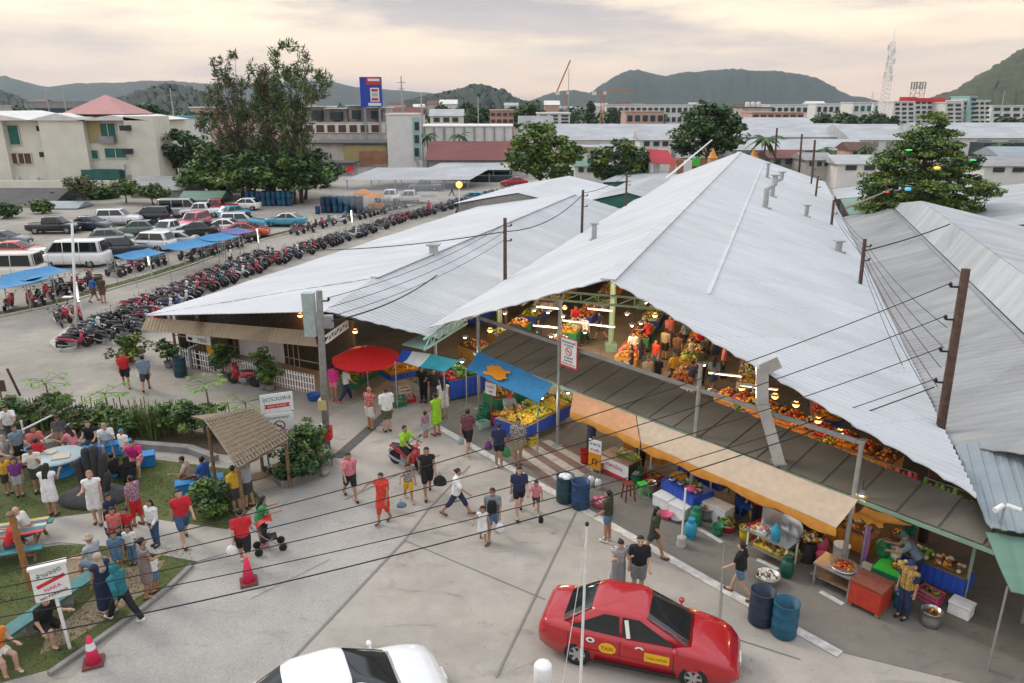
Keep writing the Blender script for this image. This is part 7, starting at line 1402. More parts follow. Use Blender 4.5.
def tubepost(label,p,h=2.2):
 o=thing('tube_lamp_post',label,'lamp',tuple(p),0,'lit tube lamps in the car park'); mb=MB(); mb.tube([(0,0,0),(0,0,h)],.03,8); mb.build('post',M['white_paint'],o); mb=MB(); mb.tube([(-.06,-.05,h-1.25),(-.08,-.05,h-.05)],.035,8); mb.build('tube',mat('bright_tube',(1,1,1),.4,var=0,emit=(1,.97,.85),estr=3.0),o)
tubepost('lit tube lamp on a post by the kerb island',P(83,318),2.3); tubepost('lit tube lamp on a post on the verge beside the middle bikes',P(152,277),2.2); tubepost('lit tube lamp on a post beside the dark saloon end of the verge',P(260,252),2.1); tubepost('white lit tube post beside the orange food cart',P(353,229),2.0)
o=pole('tall slim white lamp post standing on the kerb island',P(77,340),at_depth(72,224,39.2),.07,M['white_paint']); mb=MB(); h_=3.1; mb.box((.0,-.1,h_-.6),(.5,.3,.06)); mb.build('bracket',M['white_paint'],o)
yl=P(460,226); o=thing('street_lamp','glowing yellow globe lamp by the far motorbikes','street lamp',tuple(yl)); mb=MB(); mb.tube([(0,0,0),(0,0,4.3)],.06,8); mb.build('post',M['white_paint'],o); mb=MB(); mb.smooth=True; mb.ball((0,0,4.4),.36,14,10); mb.build('globe',mat('yellow_globe',(.9,.55,.1),.4,var=0,emit=(1,.60,.16),estr=.8),o)
fr_=thing('white_railing','leaning white rail beside the planting bed','railing',tuple(P(25,432))); fv=Vector(fr_.location); mb=MB(); mb.bar(P(22,430,.6)-fv,P(77,403,.75)-fv,.05); mb.build('top_rail',M['white_paint'],fr_); mb=MB(); mb.bar(P(40,442,.4)-fv,P(100,405,.55)-fv,.05); mb.build('lower_rail',M['white_paint'],fr_)
for p,z in((P(24,434),.6),(P(78,415),.75)):mb=MB(); mb.bar(p-fv,Zp(p-fv,z),.06); mb.build('post',M['white_paint'],fr_)
pst=thing('leaning_post','old brown and white post leaning out of the planting bed','post',tuple(P(31,418))); mb=MB(); mb.tube([(0,0,0),(-.25,0,1.0)],.06,8); mb.build('white_stub',M['white_paint'],pst); mb=MB(); mb.tube([(-.25,0,1.0),(-.55,0,2.2)],.05,8); mb.build('timber',M['pole_wood'],pst)
bs=thing('brown_board','small dark brown board on a post at the left edge','sign',tuple(P(4,412))); mb=MB(); mb.box((0,0,1.2),(.6,.04,.5)); mb.build('board',mat('dark_brown_board',(.08,.045,.04),.7),bs); mb=MB(); mb.bar((0,.04,0),(0,.04,1.2),.06); mb.build('post',M['wood'],bs)
def bx(px0,py0,px1,py1,Y):
 a,b=at_depth(px0,py1,Y),at_depth(px1,py0,Y); return a.x,b.x,a.z,b.z
for n_,c_,v_ in(('wall_cream',(.66,.64,.55),.08),('wall_white',(.66,.655,.63),.1),('wall_old',(.44,.40,.365),.3),('wall_pink',(.50,.33,.27),.12),('wall_grey',(.26,.26,.26),.25),('wall_brick',(.30,.14,.08),.3),('wall_teal',(.30,.46,.44),.15),('wall_blue',(.10,.28,.45),.15),('window_dark',(.03,.045,.05),.2),('window_green',(.03,.13,.11),.2),('window_brown',(.10,.05,.035),.2),('roof_pink',(.47,.25,.24),.1),('roof_brown',(.12,.065,.05),.2),('roof_dark',(.07,.068,.07),.25),('balcony_yellow',(.35,.28,.13),.1)):mat(n_,c_,.8,var=v_,scale=.6,detail=8)
def building(name,label,px0,px1,py_top,Y,depth,wall,cat='building',group=None,z_top=None):
 x0,x1,_,zt=bx(px0,py_top,px1,py_top+1,Y); o=thing(name,label,cat,((x0+x1)/2,Y,0),0,group); o['h']=zt; del o['h']
 mb=MB(); mb.box((0,depth/2,zt/2),(x1-x0,depth,zt)); mb.build('wall',MATS[wall],o); o_=(o,(x0+x1)/2,Y,zt,x1-x0,depth); return o_
def pane(B,name,px0,py0,px1,py1,m,d=.12,frame=None,sub=None):
 o,cx,Y=B[:3]; x0,x1,z0,z1=bx(px0,py0,px1,py1,Y); mb=MB(); mb.box(((x0+x1)/2-cx,-d/2+.01,(z0+z1)/2),(x1-x0,d,z1-z0)); p=mb.build(name,MATS[m],o)
 if frame:mb=MB(); [mb.box(((x0+x1)/2-cx+sx*(x1-x0)/2,-d,(z0+z1)/2),(.09,.08,z1-z0+.09))for sx in(-1,0,1)]; mb.box(((x0+x1)/2-cx,-d,z1),(x1-x0,.08,.09)); mb.box(((x0+x1)/2-cx,-d-.03,z0),(x1-x0+.2,.16,.09)); mb.build('frame',MATS[frame],p)
 return p
def flat_roof(B,m='wall_white',over=.4,th=.3):o,cx,Y,zt,w_,dp=B; mb=MB(); mb.box((0,dp/2,zt+th/2),(w_+over*2,dp+over*2,th)); return mb.build('roof',MATS[m]if m in MATS else M[m],o)
def gable_roof(B,m,rise,over=.5,along='x'):
 o,cx,Y,zt,w_,dp=B; mb=MB()
 if along=='x':a=w_/2+over; mb.add([(-a,-over,zt),(a,-over,zt),(a,dp+over,zt),(-a,dp+over,zt),(-a,dp/2,zt+rise),(a,dp/2,zt+rise)],[(0,1,5,4),(2,3,4,5),(0,4,3),(1,2,5),(3,2,1,0)])
 else:a=w_/2+over; mb.add([(-a,-over,zt),(a,-over,zt),(a,dp+over,zt),(-a,dp+over,zt),(0,-over,zt+rise),(0,dp+over,zt+rise)],[(0,4,5,3),(1,2,5,4),(0,1,4),(2,3,5),(3,2,1,0)])
 return mb.build('roof',m,o)
B=building('apartment_house','cream three storey apartment house with a pink pyramid roof at the left',-60,146,121,118,14,'wall_cream'); o,cx,Y,zt,w_,dp=B
for a_,b_,t_,d_ in((42,86,117,1.2),(-60,5,119,1.0),(128,157,116,1.6)):
 x0,x1,_,z1=bx(a_,t_,b_,t_+1,Y); mb=MB(); mb.box(((x0+x1)/2-cx,-d_/2+2,z1/2),(x1-x0,d_+4,z1)); mb.build('wall_bay',MATS['wall_cream'],o)
for a_,b_,c_,d_,m_ in((0,125,18,145,'window_green'),(6,153,18,164,'window_brown'),(19,153,31,164,'window_brown'),(102,123,115,142,'window_green'),(85,150,98,159,'window_green'),(106,148,126,158,'window_green')):pane(B,'window',a_,b_,c_,d_,m_,.15,'wall_cream')
pane(B,'balcony',84,120,100,142,'balcony_yellow',.3); pane(B,'balcony',102,136,116,143,'wall_grey',1.0)
pane(B,'green_awning',88,169,124,179,'window_green',1.6)
for a_,b_ in((37,126),(40,152),(131,125),(133,148)):pane(B,'vent_window',a_,b_,a_+5,b_+5,'window_dark',.1 if a_<60 else 3.4)
for a_,b_ in((13,176),(32,177),(118,164),(128,169)):p=pane(B,'air_conditioner',a_,b_,a_+7,b_+6,'wall_white',.5)
x0,x1,z0,z1=bx(68,97,128,118,122); mb=MB(); mb.add([(x0-cx,2,z0+.6),(x1-cx,2,z0+.6),(x1-cx,12,z0+.6),(x0-cx,12,z0+.6),((x0+x1)/2-cx,7,z1+.4)],[(0,1,4),(1,2,4),(2,3,4),(3,0,4),(3,2,1,0)]); mb.build('pyramid_roof',MATS['roof_pink'],o)
mb=MB(); mb.box(((x0+x1)/2-cx,7,z0+.2),(x1-x0-1.5,8.5,.9)); mb.build('roof_storey',MATS['roof_brown'],o)
for a_,b_,pk_ in((-60,36,108),(36,90,110),(84,150,112)):
 xa,xb,_,za=bx(a_,121,b_,122,118); _,_,_,zp_=bx(a_,pk_+3,b_,122,118); mb=MB(); mb.add([(xa-cx-.3,-1.6,za+.1),(xb-cx+.3,-1.6,za+.1),(xb-cx+.3,14,za+.1),(xa-cx-.3,14,za+.1),((xa+xb)/2-cx,-1.6,zp_),((xa+xb)/2-cx,14,zp_)],[(0,4,5,3),(1,2,5,4),(0,1,4),(2,3,5),(3,2,1,0)]); mb.build('gable_roof',MATS['wall_white'],o)
B=building('garden_wall','long low cream wall in front of the apartment house',-60,172,181,112,1.0,'wall_cream','wall')
B=building('low_shed','low shed with a dark roof at the left under the apartment house',-60,52,203,96,8,'wall_cream','shed'); gable_roof(B,MATS['roof_dark'],1.5)
B=building('low_shed','low shed with a wide grey roof beside the small olive trees',130,182,190,106,8,'wall_grey','shed'); gable_roof(B,M['roof_gray'],1.6)
B=building('green_stall','small stall with a pale green awning behind the silver minibus',182,218,200,100,4,'wall_grey','stall'); gable_roof(B,M['roof_green'],1.0)
B=building('low_shed','tiny shed with a pale blue roof behind the black pickup',48,76,208,94,3,'wall_grey','shed'); gable_roof(B,M['roof_bluegray'],.7)
B=building('shop_row','old weathered two storey shop row below the blue billboard',296,386,122,170,14,'wall_old')
pane(B,'plaster_band',296,124,385,133,'wall_white',.25)
for i in range(7):pane(B,'window',306+i*11,125,313+i*11,132,'window_brown',.4)
x=B; o,cx,Y,zt,w_,dp=B
for a_,t_,b_ in((298,107,325),(326,109,346),(348,106,366),(367,108,385)):
 x0,x1,z0,z1=bx(a_,t_,b_,122,172); mb=MB(); mb.box(((x0+x1)/2-cx,8,(zt+z1)/2),(x1-x0,10,z1-zt)); mb.build('upper_storey',MATS['wall_old'],o); mb=MB(); mb.box(((x0+x1)/2-cx,7.5,z1+.1),(x1-x0+.5,11.5,.2)); mb.build('roof',MATS['wall_white'],o)
for a_,b_,c_,d_ in((312,110,320,120),(330,112,340,120),(352,110,358,119),(371,111,380,119)):pane(B,'balcony_opening',a_,b_,c_,d_,'window_dark',-3.2)
B=building('workshop','low workshop with a dark flat roof and a tan side wall under the shop row',312,387,144,150,12,'wall_old','workshop'); flat_roof(B,'roof_dark',.8); pane(B,'tan_wall',345,145,386,165,'balcony_yellow',.3); pane(B,'rusty_panel',360,151,386,166,'wall_brick',.4)
B=building('tower_block','square white stained tower block with a teal edge left of the dark red shed',386,415,115,148,9,'wall_white'); flat_roof(B,'wall_white',.15); pane(B,'teal_strip',414,117,420,160,'wall_teal',.3)
for i in range(3):pane(B,'window',415,122+i*13,419,130+i*13,'window_dark',.45)
B=building('market_kiosk','dark kiosk with a red sign between the workshop and the carport',326,352,164,140,5,'wall_grey','kiosk'); flat_roof(B,'roof_dark',.5); pane(B,'red_sign',346,166,354,173,'sign_red',.4)
bb=thing('billboard','tall blue billboard with red and white panel above the old shop row','billboard',tuple(Zp(at_depth(372,107,168),0))); bv=Vector(bb.location)
x0,x1,z0,z1=bx(362.5,77,382,107,168); W_=x1-x0; mb=MB(); mb.box((0,0,(z0+z1)/2),(W_,1.2,z1-z0)); mb.build('panel',mat('billboard_blue',(.012,.05,.36),.5,var=.05),bb)
for sx in(-.35,.35):mb=MB(); mb.tube([(sx*W_,0,0),(sx*W_,0,z0)],.25,8); mb.build('post',M['grey_steel'],bb)
def bpan(nm,u0,v0,u1,v1,m):mb=MB(); mb.box(((u0+u1-1)/2*W_,-.65,z1-(v0+v1)/2*(z1-z0)),((u1-u0)*W_,.12,(v1-v0)*(z1-z0))); return mb.build(nm,m,bb)
bpan('red_strip',.32,.02,.98,.26,MATS['sign_red']); bpan('white_strip',.40,.06,.95,.14,MATS['sign_white']).location.y=-.08; bpan('white_badge',.48,.36,.90,.82,MATS['sign_white']); bpan('footer_strip',.36,.86,.96,.96,MATS['sign_white'])
bpan('badge_red',.54,.40,.84,.48,MATS['sign_red']).location.y=-.08; bpan('badge_green',.56,.53,.82,.64,MATS['wall_teal']).location.y=-.08; bpan('badge_red',.54,.70,.84,.78,MATS['sign_red']).location.y=-.08
B=building('long_wall','long white warehouse wall behind the dark red roofed shed',418,512,127,185,20,'wall_white','warehouse'); flat_roof(B,'wall_white',.2)
for i in range(9):pane(B,'wall_post',424+i*10,127,425+i*10,146,'wall_grey',.4)
B=building('red_shed','big shed with a rusty dark red roof and grey front wall',428,512,160,138,14,'wall_grey','shed'); gable_roof(B,M['roof_red'],3.0)
def carport(label,px0,px1,pyt,Y,dp):
 x0,x1,_,zt=bx(px0,pyt,px1,pyt+1,Y); o=thing('carport',label,'carport',((x0+x1)/2,Y,0)); corrugated('roof',[(-(x1-x0)/2,0,zt),((x1-x0)/2,0,zt),((x1-x0)/2+3,dp,zt+.9),(-(x1-x0)/2+3,dp,zt+.9)],(1,0,0),M['roof_pale'],.6,.04,parent=o)
 for i in range(6):
  for y in(.4,dp-.4):mb=MB(); x=(x1-x0)*(i/5-.5)*.96+(3 if y>1 else 0); mb.tube([(x,y,0),(x,y,zt)],.1,8); mb.build('post',M['grey_steel'],o)
carport('long flat pale carport roof over the grey pickup',344,470,180,116,12); carport('second flat pale carport roof just behind the long one',424,512,170,130,10)
B=building('dark_bay','dark open workshop bay below the second carport roof',470,512,176,128,8,'window_dark','workshop')
B=building('warehouse','wide warehouse with a white panelled roof behind the two trunked tree',560,702,140,168,18,'wall_white','warehouse'); gable_roof(B,M['roof_pale'],3.2); pane(B,'brick_wall',632,140,650,156,'wall_brick',.3); pane(B,'grey_door',652,144,676,158,'wall_grey',.3); pane(B,'dark_opening',572,144,600,156,'window_brown',.3)
B=building('warehouse','white flat warehouse annexe in front of the wide panelled roof',570,618,152,150,10,'wall_white','warehouse'); gable_roof(B,M['roof_pale'],1.2); pane(B,'orange_goods',573,147,598,152,'balcony_yellow',.3)
mesh_=B
B=building('green_net_fence','green netting fence below the bushy tree',570,650,170,122,.3,'window_green','fence')
rs=thing('red_roof_stall','little stall with a bright red pitched roof and white side by the main roof','stall',tuple(Zp(at_depth(664,172,104),0))); x0,x1,z0,z1=bx(650,152,676,163,104); w_=x1-x0
corrugated('roof',[(-w_/2,0,z0),(w_/2,0,z0-.3),(w_/2-.6,3.6,z1),(-w_/2-.4,3.6,z1+.2)],(1,0,0),M['roof_redbright'],.3,.03,parent=rs); mb=MB(); mb.box((-w_*.3,3,z0/2),(w_*.4,3,z0-.2)); mb.build('white_wall',MATS['wall_white'],rs)
for x in(-w_/2+.1,w_/2-.1):mb=MB(); mb.tube([(x,.1,0),(x,.1,z0-.2)],.06,8); mb.build('post',M['white_paint'],rs)
pile(rs,'goods',(.6,1.5),(2.4,2),['red','orange','yellow','white'],.16,60,.8,0,.7,3)
for i,(p_,Y_)in enumerate(((713,112),(754,118))):
 x0,x1,z0,z1=bx(p_-4,150,p_+4,158,Y_); o=thing('orange_finial','small tent with an orange peaked top behind the far end of the white roof, %s'%('left' if i==0 else 'right'),'tent',((x0+x1)/2,Y_,0)); mb=MB(); mb.box((0,0,z0/2),(x1-x0,x1-x0,z0)); mb.build('tent_wall',MATS['wall_pink'],o); mb=MB(); mb.lathe([(.75*(x1-x0),z0),(.4*(x1-x0),z0+(z1-z0)*.4),(.02,z1+.3)],n=8); mb.build('peak',MATS['sign_orange'],o)
B=building('red_stalls','row of dark red and white stalls behind the orange peaked tents',676,760,160,128,5,'wall_brick','stall'); pane(B,'white_panel',683,160,692,172,'wall_white',.3); pane(B,'green_panel',692,158,700,166,'green_plastic',.35)
for lab,a_,b_,t_,Y_,dp_,rs_,wl in(('wide white warehouse roof right of the big tree',738,852,137,190,20,3.0,'wall_white'),('second white warehouse roof left of the decorated tree',852,915,140,182,22,3.4,'wall_white'),('white warehouse roof behind the right half of the decorated tree',930,1075,138,176,20,3.2,'wall_white'),('low white warehouse roof at the foot of the wide one',732,868,150,165,14,2.0,'wall_grey'),('far white warehouse roof above the wide one',742,815,126,235,18,2.4,'wall_white')):
 B=building('warehouse',lab,a_,b_,t_,Y_,dp_,wl,'warehouse'); gable_roof(B,M['roof_pale'],rs_)
 for k in range(4):pane(B,'bay_opening',a_+(b_-a_)*(.1+.22*k),t_+2,a_+(b_-a_)*(.2+.22*k),t_+7,'wall_grey',.3)
for lab,a_,b_,t_,Y_,m_ in(('teal painted wall strip behind the green sheet roof',800,842,156,140,'wall_teal'),('pale teal boundary wall left of the decorated tree',836,884,158,136,'wall_teal'),('pale teal boundary wall at the right picture edge',988,1060,154,140,'wall_teal'),('dark arcade beside the boundary wall at the right edge',985,1060,143,150,'window_dark')):building('boundary_wall',lab,a_,b_,t_,Y_,.8 if 'arcade' not in lab else 5,m_,'wall')
def apart(label,a_,b_,t_,Y_,fl,bays,wl,wm='window_dark',roof=None,group=None,dp=14,base=124,cat='building'):
 B=building('town_building',label,a_,b_,t_,Y_,dp,wl,cat,group); h=(base-t_)/fl; w_=(b_-a_)/bays
 for f_ in range(fl):
  for k in range(bays):pane(B,'window',a_+w_*(k+.18),t_+h*(f_+.28),a_+w_*(k+.86),t_+h*(f_+.78),wm,.3)
 flat_roof(B,roof or wl,.3,.4); return B
apart('white balcony block left of the red topped one',894,914,102,330,5,3,'wall_white'); B=apart('white balcony block crowned with a long red sign',915,944,100,335,5,5,'wall_white'); pane(B,'red_sign',916,98,945,102,'sign_red',.6); pane(B,'red_sign',899,97,916,101,'sign_red',.8)
apart('plain white block right of the red topped one',946,962,103,325,5,2,'wall_white'); apart('tall white balcony block with a mint stair tower',963,990,101,330,5,5,'wall_white'); B=apart('mint stair tower rising from the tall balcony block',970,977,97,328,6,1,'wall_teal')
apart('grey and white long block at the right picture edge',992,1060,106,350,3,7,'wall_white'); apart('wide low cream block behind the warehouses',770,808,105,400,2,6,'wall_white'); apart('pink two storey building before the warehouses',752,804,113,290,2,7,'wall_pink','window_brown','wall_pink'); apart('brown roofed block with white water tanks',742,772,108,330,1,5,'wall_old','window_brown','roof_brown')
apart('grey block in the middle of the far town',816,852,104,420,2,6,'wall_white'); apart('teal fronted block near the tall mast',853,872,103,380,2,3,'wall_white','window_green'); apart('second teal fronted block near the tall mast',874,891,103,390,2,3,'wall_white','window_green')
apart('pillared brick and white house left of the spreading tree',490,514,111,240,2,4,'wall_pink','window_brown'); apart('white and mint townhouse with dark balconies',538,570,114,215,3,3,'wall_white'); apart('long pale hotel below the middle hill',606,700,105,480,2,16,'wall_white'); apart('pink low building by the long pale hotel',626,664,112,300,1,5,'wall_pink'); apart('blue roofed house behind the dark trees on the left',156,186,118,190,1,3,'wall_white','window_dark','wall_blue'); apart('pale long roof behind the casuarina trees',190,270,108,240,1,8,'wall_pink','window_brown','wall_white'); apart('grey flyover like long roof at the far left',24,90,102,420,1,9,'wall_grey','window_dark','wall_grey')
far=random.Random(5)
FC={'cream':'wall_cream','white':'wall_white','pink':'wall_pink','grey':'wall_old'}
for i in range(34):
 px_=(395+i*19+far.uniform(-6,6))if i<26 else(-5+(i-26)*44); Y_=far.uniform(450,900); top_=105+740*.95*(-(far.uniform(7,14))+12.5)/Y_; c_=far.choice(list(FC)); ang=['the middle hill','the left hills','the right hill'][0 if 500<px_<850 else(1 if px_<=500 else 2)]
 B=building('far_house','%s house in the far town below %s'%(c_,ang),px_-far.uniform(4,9),px_+far.uniform(4,9),top_,Y_,12,FC[c_],'house','houses of the far town')
 (gable_roof(B,far.choice([MATS['roof_brown'],MATS['wall_white'],M['roof_pale'],M['roof_red']]),2.5)if far.random()<.6 else flat_roof(B,'wall_white'))
for i in range(3):
 p=at_depth(750+i*5.5,108,334); o=thing('water_tank','round white water tank on the brown roofed block, %s of three'%['left','middle','right'][i],'water tank',(p.x,p.y+4,p.z-.3)); mb=MB(); mb.smooth=True; mb.lathe([(.01,0),(.9,0),(1.0,.3),(1.0,2.4),(.6,2.8),(.01,2.9)],n=14); mb.build('tank',MATS['wall_white'],o)
def lattice(name,label,px_,top_,Y_,w0,w1,base_z=0,seg=14,m=None,cat='mast',extra=None):
 p=at_depth(px_,top_,Y_); o=thing(name,label,cat,(p.x,Y_,base_z)); h=p.z-base_z; mb=MB()
 for k in range(seg):
  za,zb=h*k/seg,h*(k+1)/seg; wa,wb=w0+(w1-w0)*k/seg,w0+(w1-w0)*(k+1)/seg
  for i in range(4):
   c=lambda i_,w_,z:Vector((w_/2*(1 if i_%4 in(0,3)else-1),w_/2*(1 if i_%4 in(0,1)else-1),z)); mb.bar(c(i,wa,za),c(i,wb,zb),.16); mb.bar(c(i,wa,za),c(i+1,wb,zb),.10); mb.bar(c(i,wb,zb),c(i+1,wb,zb),.10)
 mb.build('lattice',m or M['steel'],o); return o,h
o,h=lattice('radio_mast','tall white lattice radio mast above the right hand town',893,42,330,3.2,1.6,seg=22,m=M['white_paint'])
for k in range(10):mb=MB(); a=k*2.4; mb.box((1.5*math.cos(a),1.5*math.sin(a),h*(.62+.036*k)),(.7,.7,2.2)); mb.build('antenna',M['white_paint'],o)
mb=MB(); mb.tube([(0,0,h),(0,0,h+5)],.12,6); mb.build('spike',M['white_paint'],o)
o,h=lattice('roof_antenna','square frame antenna standing on the red crowned block',919,82,338,4,4,12.5+(105-100)*.45,3,M['grey_steel'])
for k in range(6):mb=MB(); mb.box((-3+1.2*k,0,h*.8),(.5,.4,3)); mb.build('antenna',M['grey_steel'],o)
mcr=mat('crane_orange',(.50,.17,.06),.6,var=.1)
for lab,px_,t_,Y_,jb in(('orange tower crane with raised jib left of the cypress',566,92,420,(2,16)),('orange tower crane with a level jib right of the cypress',603,92,400,(15,1))):
 o,h=lattice('tower_crane',lab,px_,t_,Y_,1.8,1.8,0,8,mcr,'crane'); mb=MB(); mb.bar((-5,0,h),(jb[0],0,h+jb[1]),.7); mb.build('jib',mcr,o); mb=MB(); mb.box((-4.5,0,h-.6),(2.2,1.4,1.8)); mb.build('counterweight',MATS['wall_white'],o); mb=MB(); mb.box((.9,-.8,h-.5),(1.4,1.4,1.6)); mb.build('cab',MATS['wall_white'],o)
for lab,px_,t_,Y_,bz in(('thin aerial mast right of the blue billboard',401,76,175,5),('grey pole aerial behind the white tower block',421,92,180,0),('slim concrete mast at the left edge of the wooded hill',478,96,260,0),('thin mast above the apartment house, left one',45,88,260,0),('thin mast above the apartment house, right one',62,88,260,0),('double white post left of the casuarinas',170,88,190,0),('thin mast right of the grey far town block',873,92,380,0),('rust coloured mast at the far right of the town',1005,90,330,0),('tall thin mast behind the left crane',569,68,430,0)):
 p=at_depth(px_,t_,Y_); o=thing('aerial_mast',lab,'mast',(p.x,Y_,bz)); mb=MB(); mb.tube([(0,0,0),(0,0,p.z-bz)],[.28,.14],6); mb.build('shaft',M['steel'],o); [MB().bar((-k_,0,(p.z-bz)*z_),(k_,0,(p.z-bz)*z_),.12).build('cross_arm',M['grey_steel'],o)for k_,z_ in((1,.9),(.7,.8))]
for lab,px_,py_,t_ in(('dark timber pole left of the green sheet roof, far one',775,172,128),('dark timber pole by the low warehouse roof',800,170,134),('timber pole with a bracket left of the decorated tree',813,178,140)):b=P(px_,py_,3); pole(lab,Zp(b,0),at_depth(px_+2,t_,b.y),.16,M['pole_wood'])
for lab,a_,b_,t_,Y_,dp_,rs_,rm,wl in(('low shed with a rusty roof behind the tall palm',770,806,158,128,6,1.2,'roof_red','wall_grey'),('small grey roofed hut between the palms',806,832,160,122,6,1.0,'roof_gray','wall_old'),('long grey roof in front of the teal wall',838,900,164,118,7,1.2,'roof_pale','wall_white'),('brown roofed kiosk left of the tiered tree',850,874,150,150,6,1.4,'roof_brown','wall_pink'),('grey shed at the right edge before the arcade',985,1050,166,115,8,1.2,'roof_gray','wall_white'),('pale blue roofed shed right of the tiered tree',1000,1060,156,130,7,1.4,'roof_bluegray','wall_white'),('white hut left of the big dark tree',640,672,140,150,6,1.6,'roof_pale','wall_white'),('small shed with a green roof beside the bushy tree',575,604,166,120,5,1.0,'roof_green','wall_white'),('grey roofed shed left of the cypress',520,552,124,200,9,2.0,'roof_gray','wall_white'),('pale house by the wooded hill',430,462,116,260,10,2.2,'roof_pale','wall_cream'),('red roofed house below the wooded hill',394,422,114,280,10,2.4,'roof_red','wall_white')):
 B=building('small_shed',lab,a_,b_,t_,Y_,dp_,wl,'shed'); gable_roof(B,M[rm]if rm in M else MATS[rm],rs_); [pane(B,'opening',a_+(b_-a_)*k,t_+1.5,a_+(b_-a_)*(k+.18),t_+6,'window_dark',.2)for k in(.12,.42,.7)]
d0_=drum('blue plastic drum in the stack left of the food cart',P(318,214),M['blue_plastic'],group='stacked drums of the car park'); ds=[c for c in d0_.children][0]
def dstack(px0,px1,py,label,rows,layers,m):
 a,b=P(px0,py),P(px1,py); n=int((b-a).length/.66)
 for r_ in range(rows):
  for l_ in range(layers):
   for i in range(n):
    if rnd.random()<.12 and l_:continue
    p=a.lerp(b,(i+.5)/n)+Vector((rnd.uniform(-.06,.06),r_*.68+rnd.uniform(-.05,.05),.03+l_*.93)); o=link('drum',ds.data); o.location=p; tag(o,label,'drum','stacked drums of the car park'); o.material_slots[0].link='OBJECT'; o.material_slots[0].material=rnd.choice(m)
dstack(320,362,213,'blue plastic drum in the stack left of the food cart',3,2,[M['blue_plastic'],M['teal_plastic'],M['navy_plastic']]); dstack(246,292,206,'teal blue drum in the row behind the white hatchback',2,2,[M['teal_plastic'],M['blue_plastic']])
def canopy(label,px_,py_,w_,d_,m,h=2.1):
 c=P(px_,py_,h); dv=Vector((math.cos(rowang),math.sin(rowang),0)); nv=Vector((-dv.y,dv.x,0)); z=Vector((0,0,1)); q=[c-dv*w_/2+nv*d_/2+z*.15,c+dv*w_/2+nv*d_/2+z*.1,c+dv*w_/2-nv*d_/2-z*.1,c-dv*w_/2-nv*d_/2-z*.05]; tarp('tarp_canopy',label,q,m,posts=q,sag=.2,cat='canopy')
canopy('blue tarp canopy cut by the left edge over the bikes',10,282,4.0,2.2,MATS['tarp_blue']); canopy('blue tarp canopy right of the one at the left edge',38,273,3.4,2.0,MATS['tarp_blue']); canopy('blue tarp canopy over the middle strip of bikes',141,254,3.2,1.8,MATS['tarp_blue']); canopy('wide blue tarp canopy before the black low saloon',192,244,4.4,2.4,MATS['tarp_blue']); canopy('blue tarp canopy touching the red-orange saloon',219,237,3.0,2.2,MATS['tarp_blue']); canopy('dull violet blue tarp canopy at the end of the row',238,231,2.4,2.0,mat('violet_tarp',(.10,.13,.33),.6))
fc=thing('food_cart','orange sided food cart with a round canopy beside the blue drums','cart',tuple(P(376,213))); mb=MB(); mb.box((0,0,.75),(1.8,.9,.8)); mb.build('cart_body',MATS['sign_orange'],fc); mb=MB(); mb.lathe([(1.2,1.95),(.7,2.25),(.02,2.5)],n=10); mb.build('canopy',MATS['sign_orange'],fc)
for x in(-.7,.7):mb=MB(); mb.lathe([(.02,-.04),(.3,-.04),(.3,.04),(.02,.04)],(x,-.5,.3),14,'y'); mb.build('wheel',M['rubber'],fc); mb=MB(); mb.tube([(x,0,1.1),(x,0,2.1)],.03,6); mb.build('post',M['steel'],fc)
wb_=thing('white_board','white banner board with red writing in front of the carport','sign',tuple(P(429,205))); mb=MB(); mb.box((0,0,1.1),(2.6,.06,1.3)); mb.build('board',MATS['sign_white'],wb_); text('ตลาดนัด',.6,MATS['sign_red'],wb_,(0,-.04,1.15),(R(90),0,0),maxw=2.1)
for x in(-1.2,1.2):mb=MB(); mb.bar((x,.05,0),(x,.05,.6),.06); mb.build('leg',M['steel'],wb_)
def hill_mat(name,c,s_=.02):
 m=mat(name,c,.95,var=.45,scale=s_,detail=10); return m
M['hill']=hill_mat('forested_hill',(.030,.047,.034),.035); M['hill_near']=hill_mat('bushy_hill',(.055,.065,.025),.05)
def hills(name,prof,Y,dep,m,seed,rough=1.0):
 r=np.random.default_rng(seed); n=150; m_=16; xs=np.linspace(prof[0][0],prof[-1][0],n); ys=np.interp(xs,[p[0]for p in prof],[p[1]for p in prof]); V_=[]
 ph=r.uniform(0,6.28,12); fr=r.uniform(2,26,12)
 for j in range(m_+1):
  v=j/m_; yy=Y-dep*(1-v)if v<=.6 else Y-dep*.4+dep*(v-.6)/.4*.8; yy=Y+dep*(v-.6)*1.2
  prof_h=math.sin(math.pi*min(1,v/.6)/2)**1.3 if v<.6 else math.cos(math.pi*(v-.6)/.8)**1.2
  for i in range(n):
   p=at_depth(xs[i],ys[i],Y); u=i/n; bump=sum(math.sin(fr[k]*u*6+ph[k]+5*v)/(3+fr[k])for k in range(12))
   z=p.z*prof_h*(1+(.22*bump*(1 if abs(v-.6)>.05 else.12))*rough)+r.normal(0,p.z*.012*rough)
   V_.append((p.x*yy/Y*1.0+r.normal(0,2),yy,max(z,-2)))
 F_=[(j*n+i,j*n+i+1,(j+1)*n+i+1,(j+1)*n+i)for j in range(m_)for i in range(n-1)]
 return tag(link(name,np_mesh(name,V_,F_,[m],None,True)),kind='structure')
hills('hills',[(-300,95),(-120,80),(-20,78),(5,76),(25,82),(45,87),(70,85),(100,83),(140,82),(170,81),(210,84),(260,84),(300,82),(325,80),(350,86),(390,90),(430,93),(445,97),(470,104),(500,108)],3300,1100,M['hill'],1)
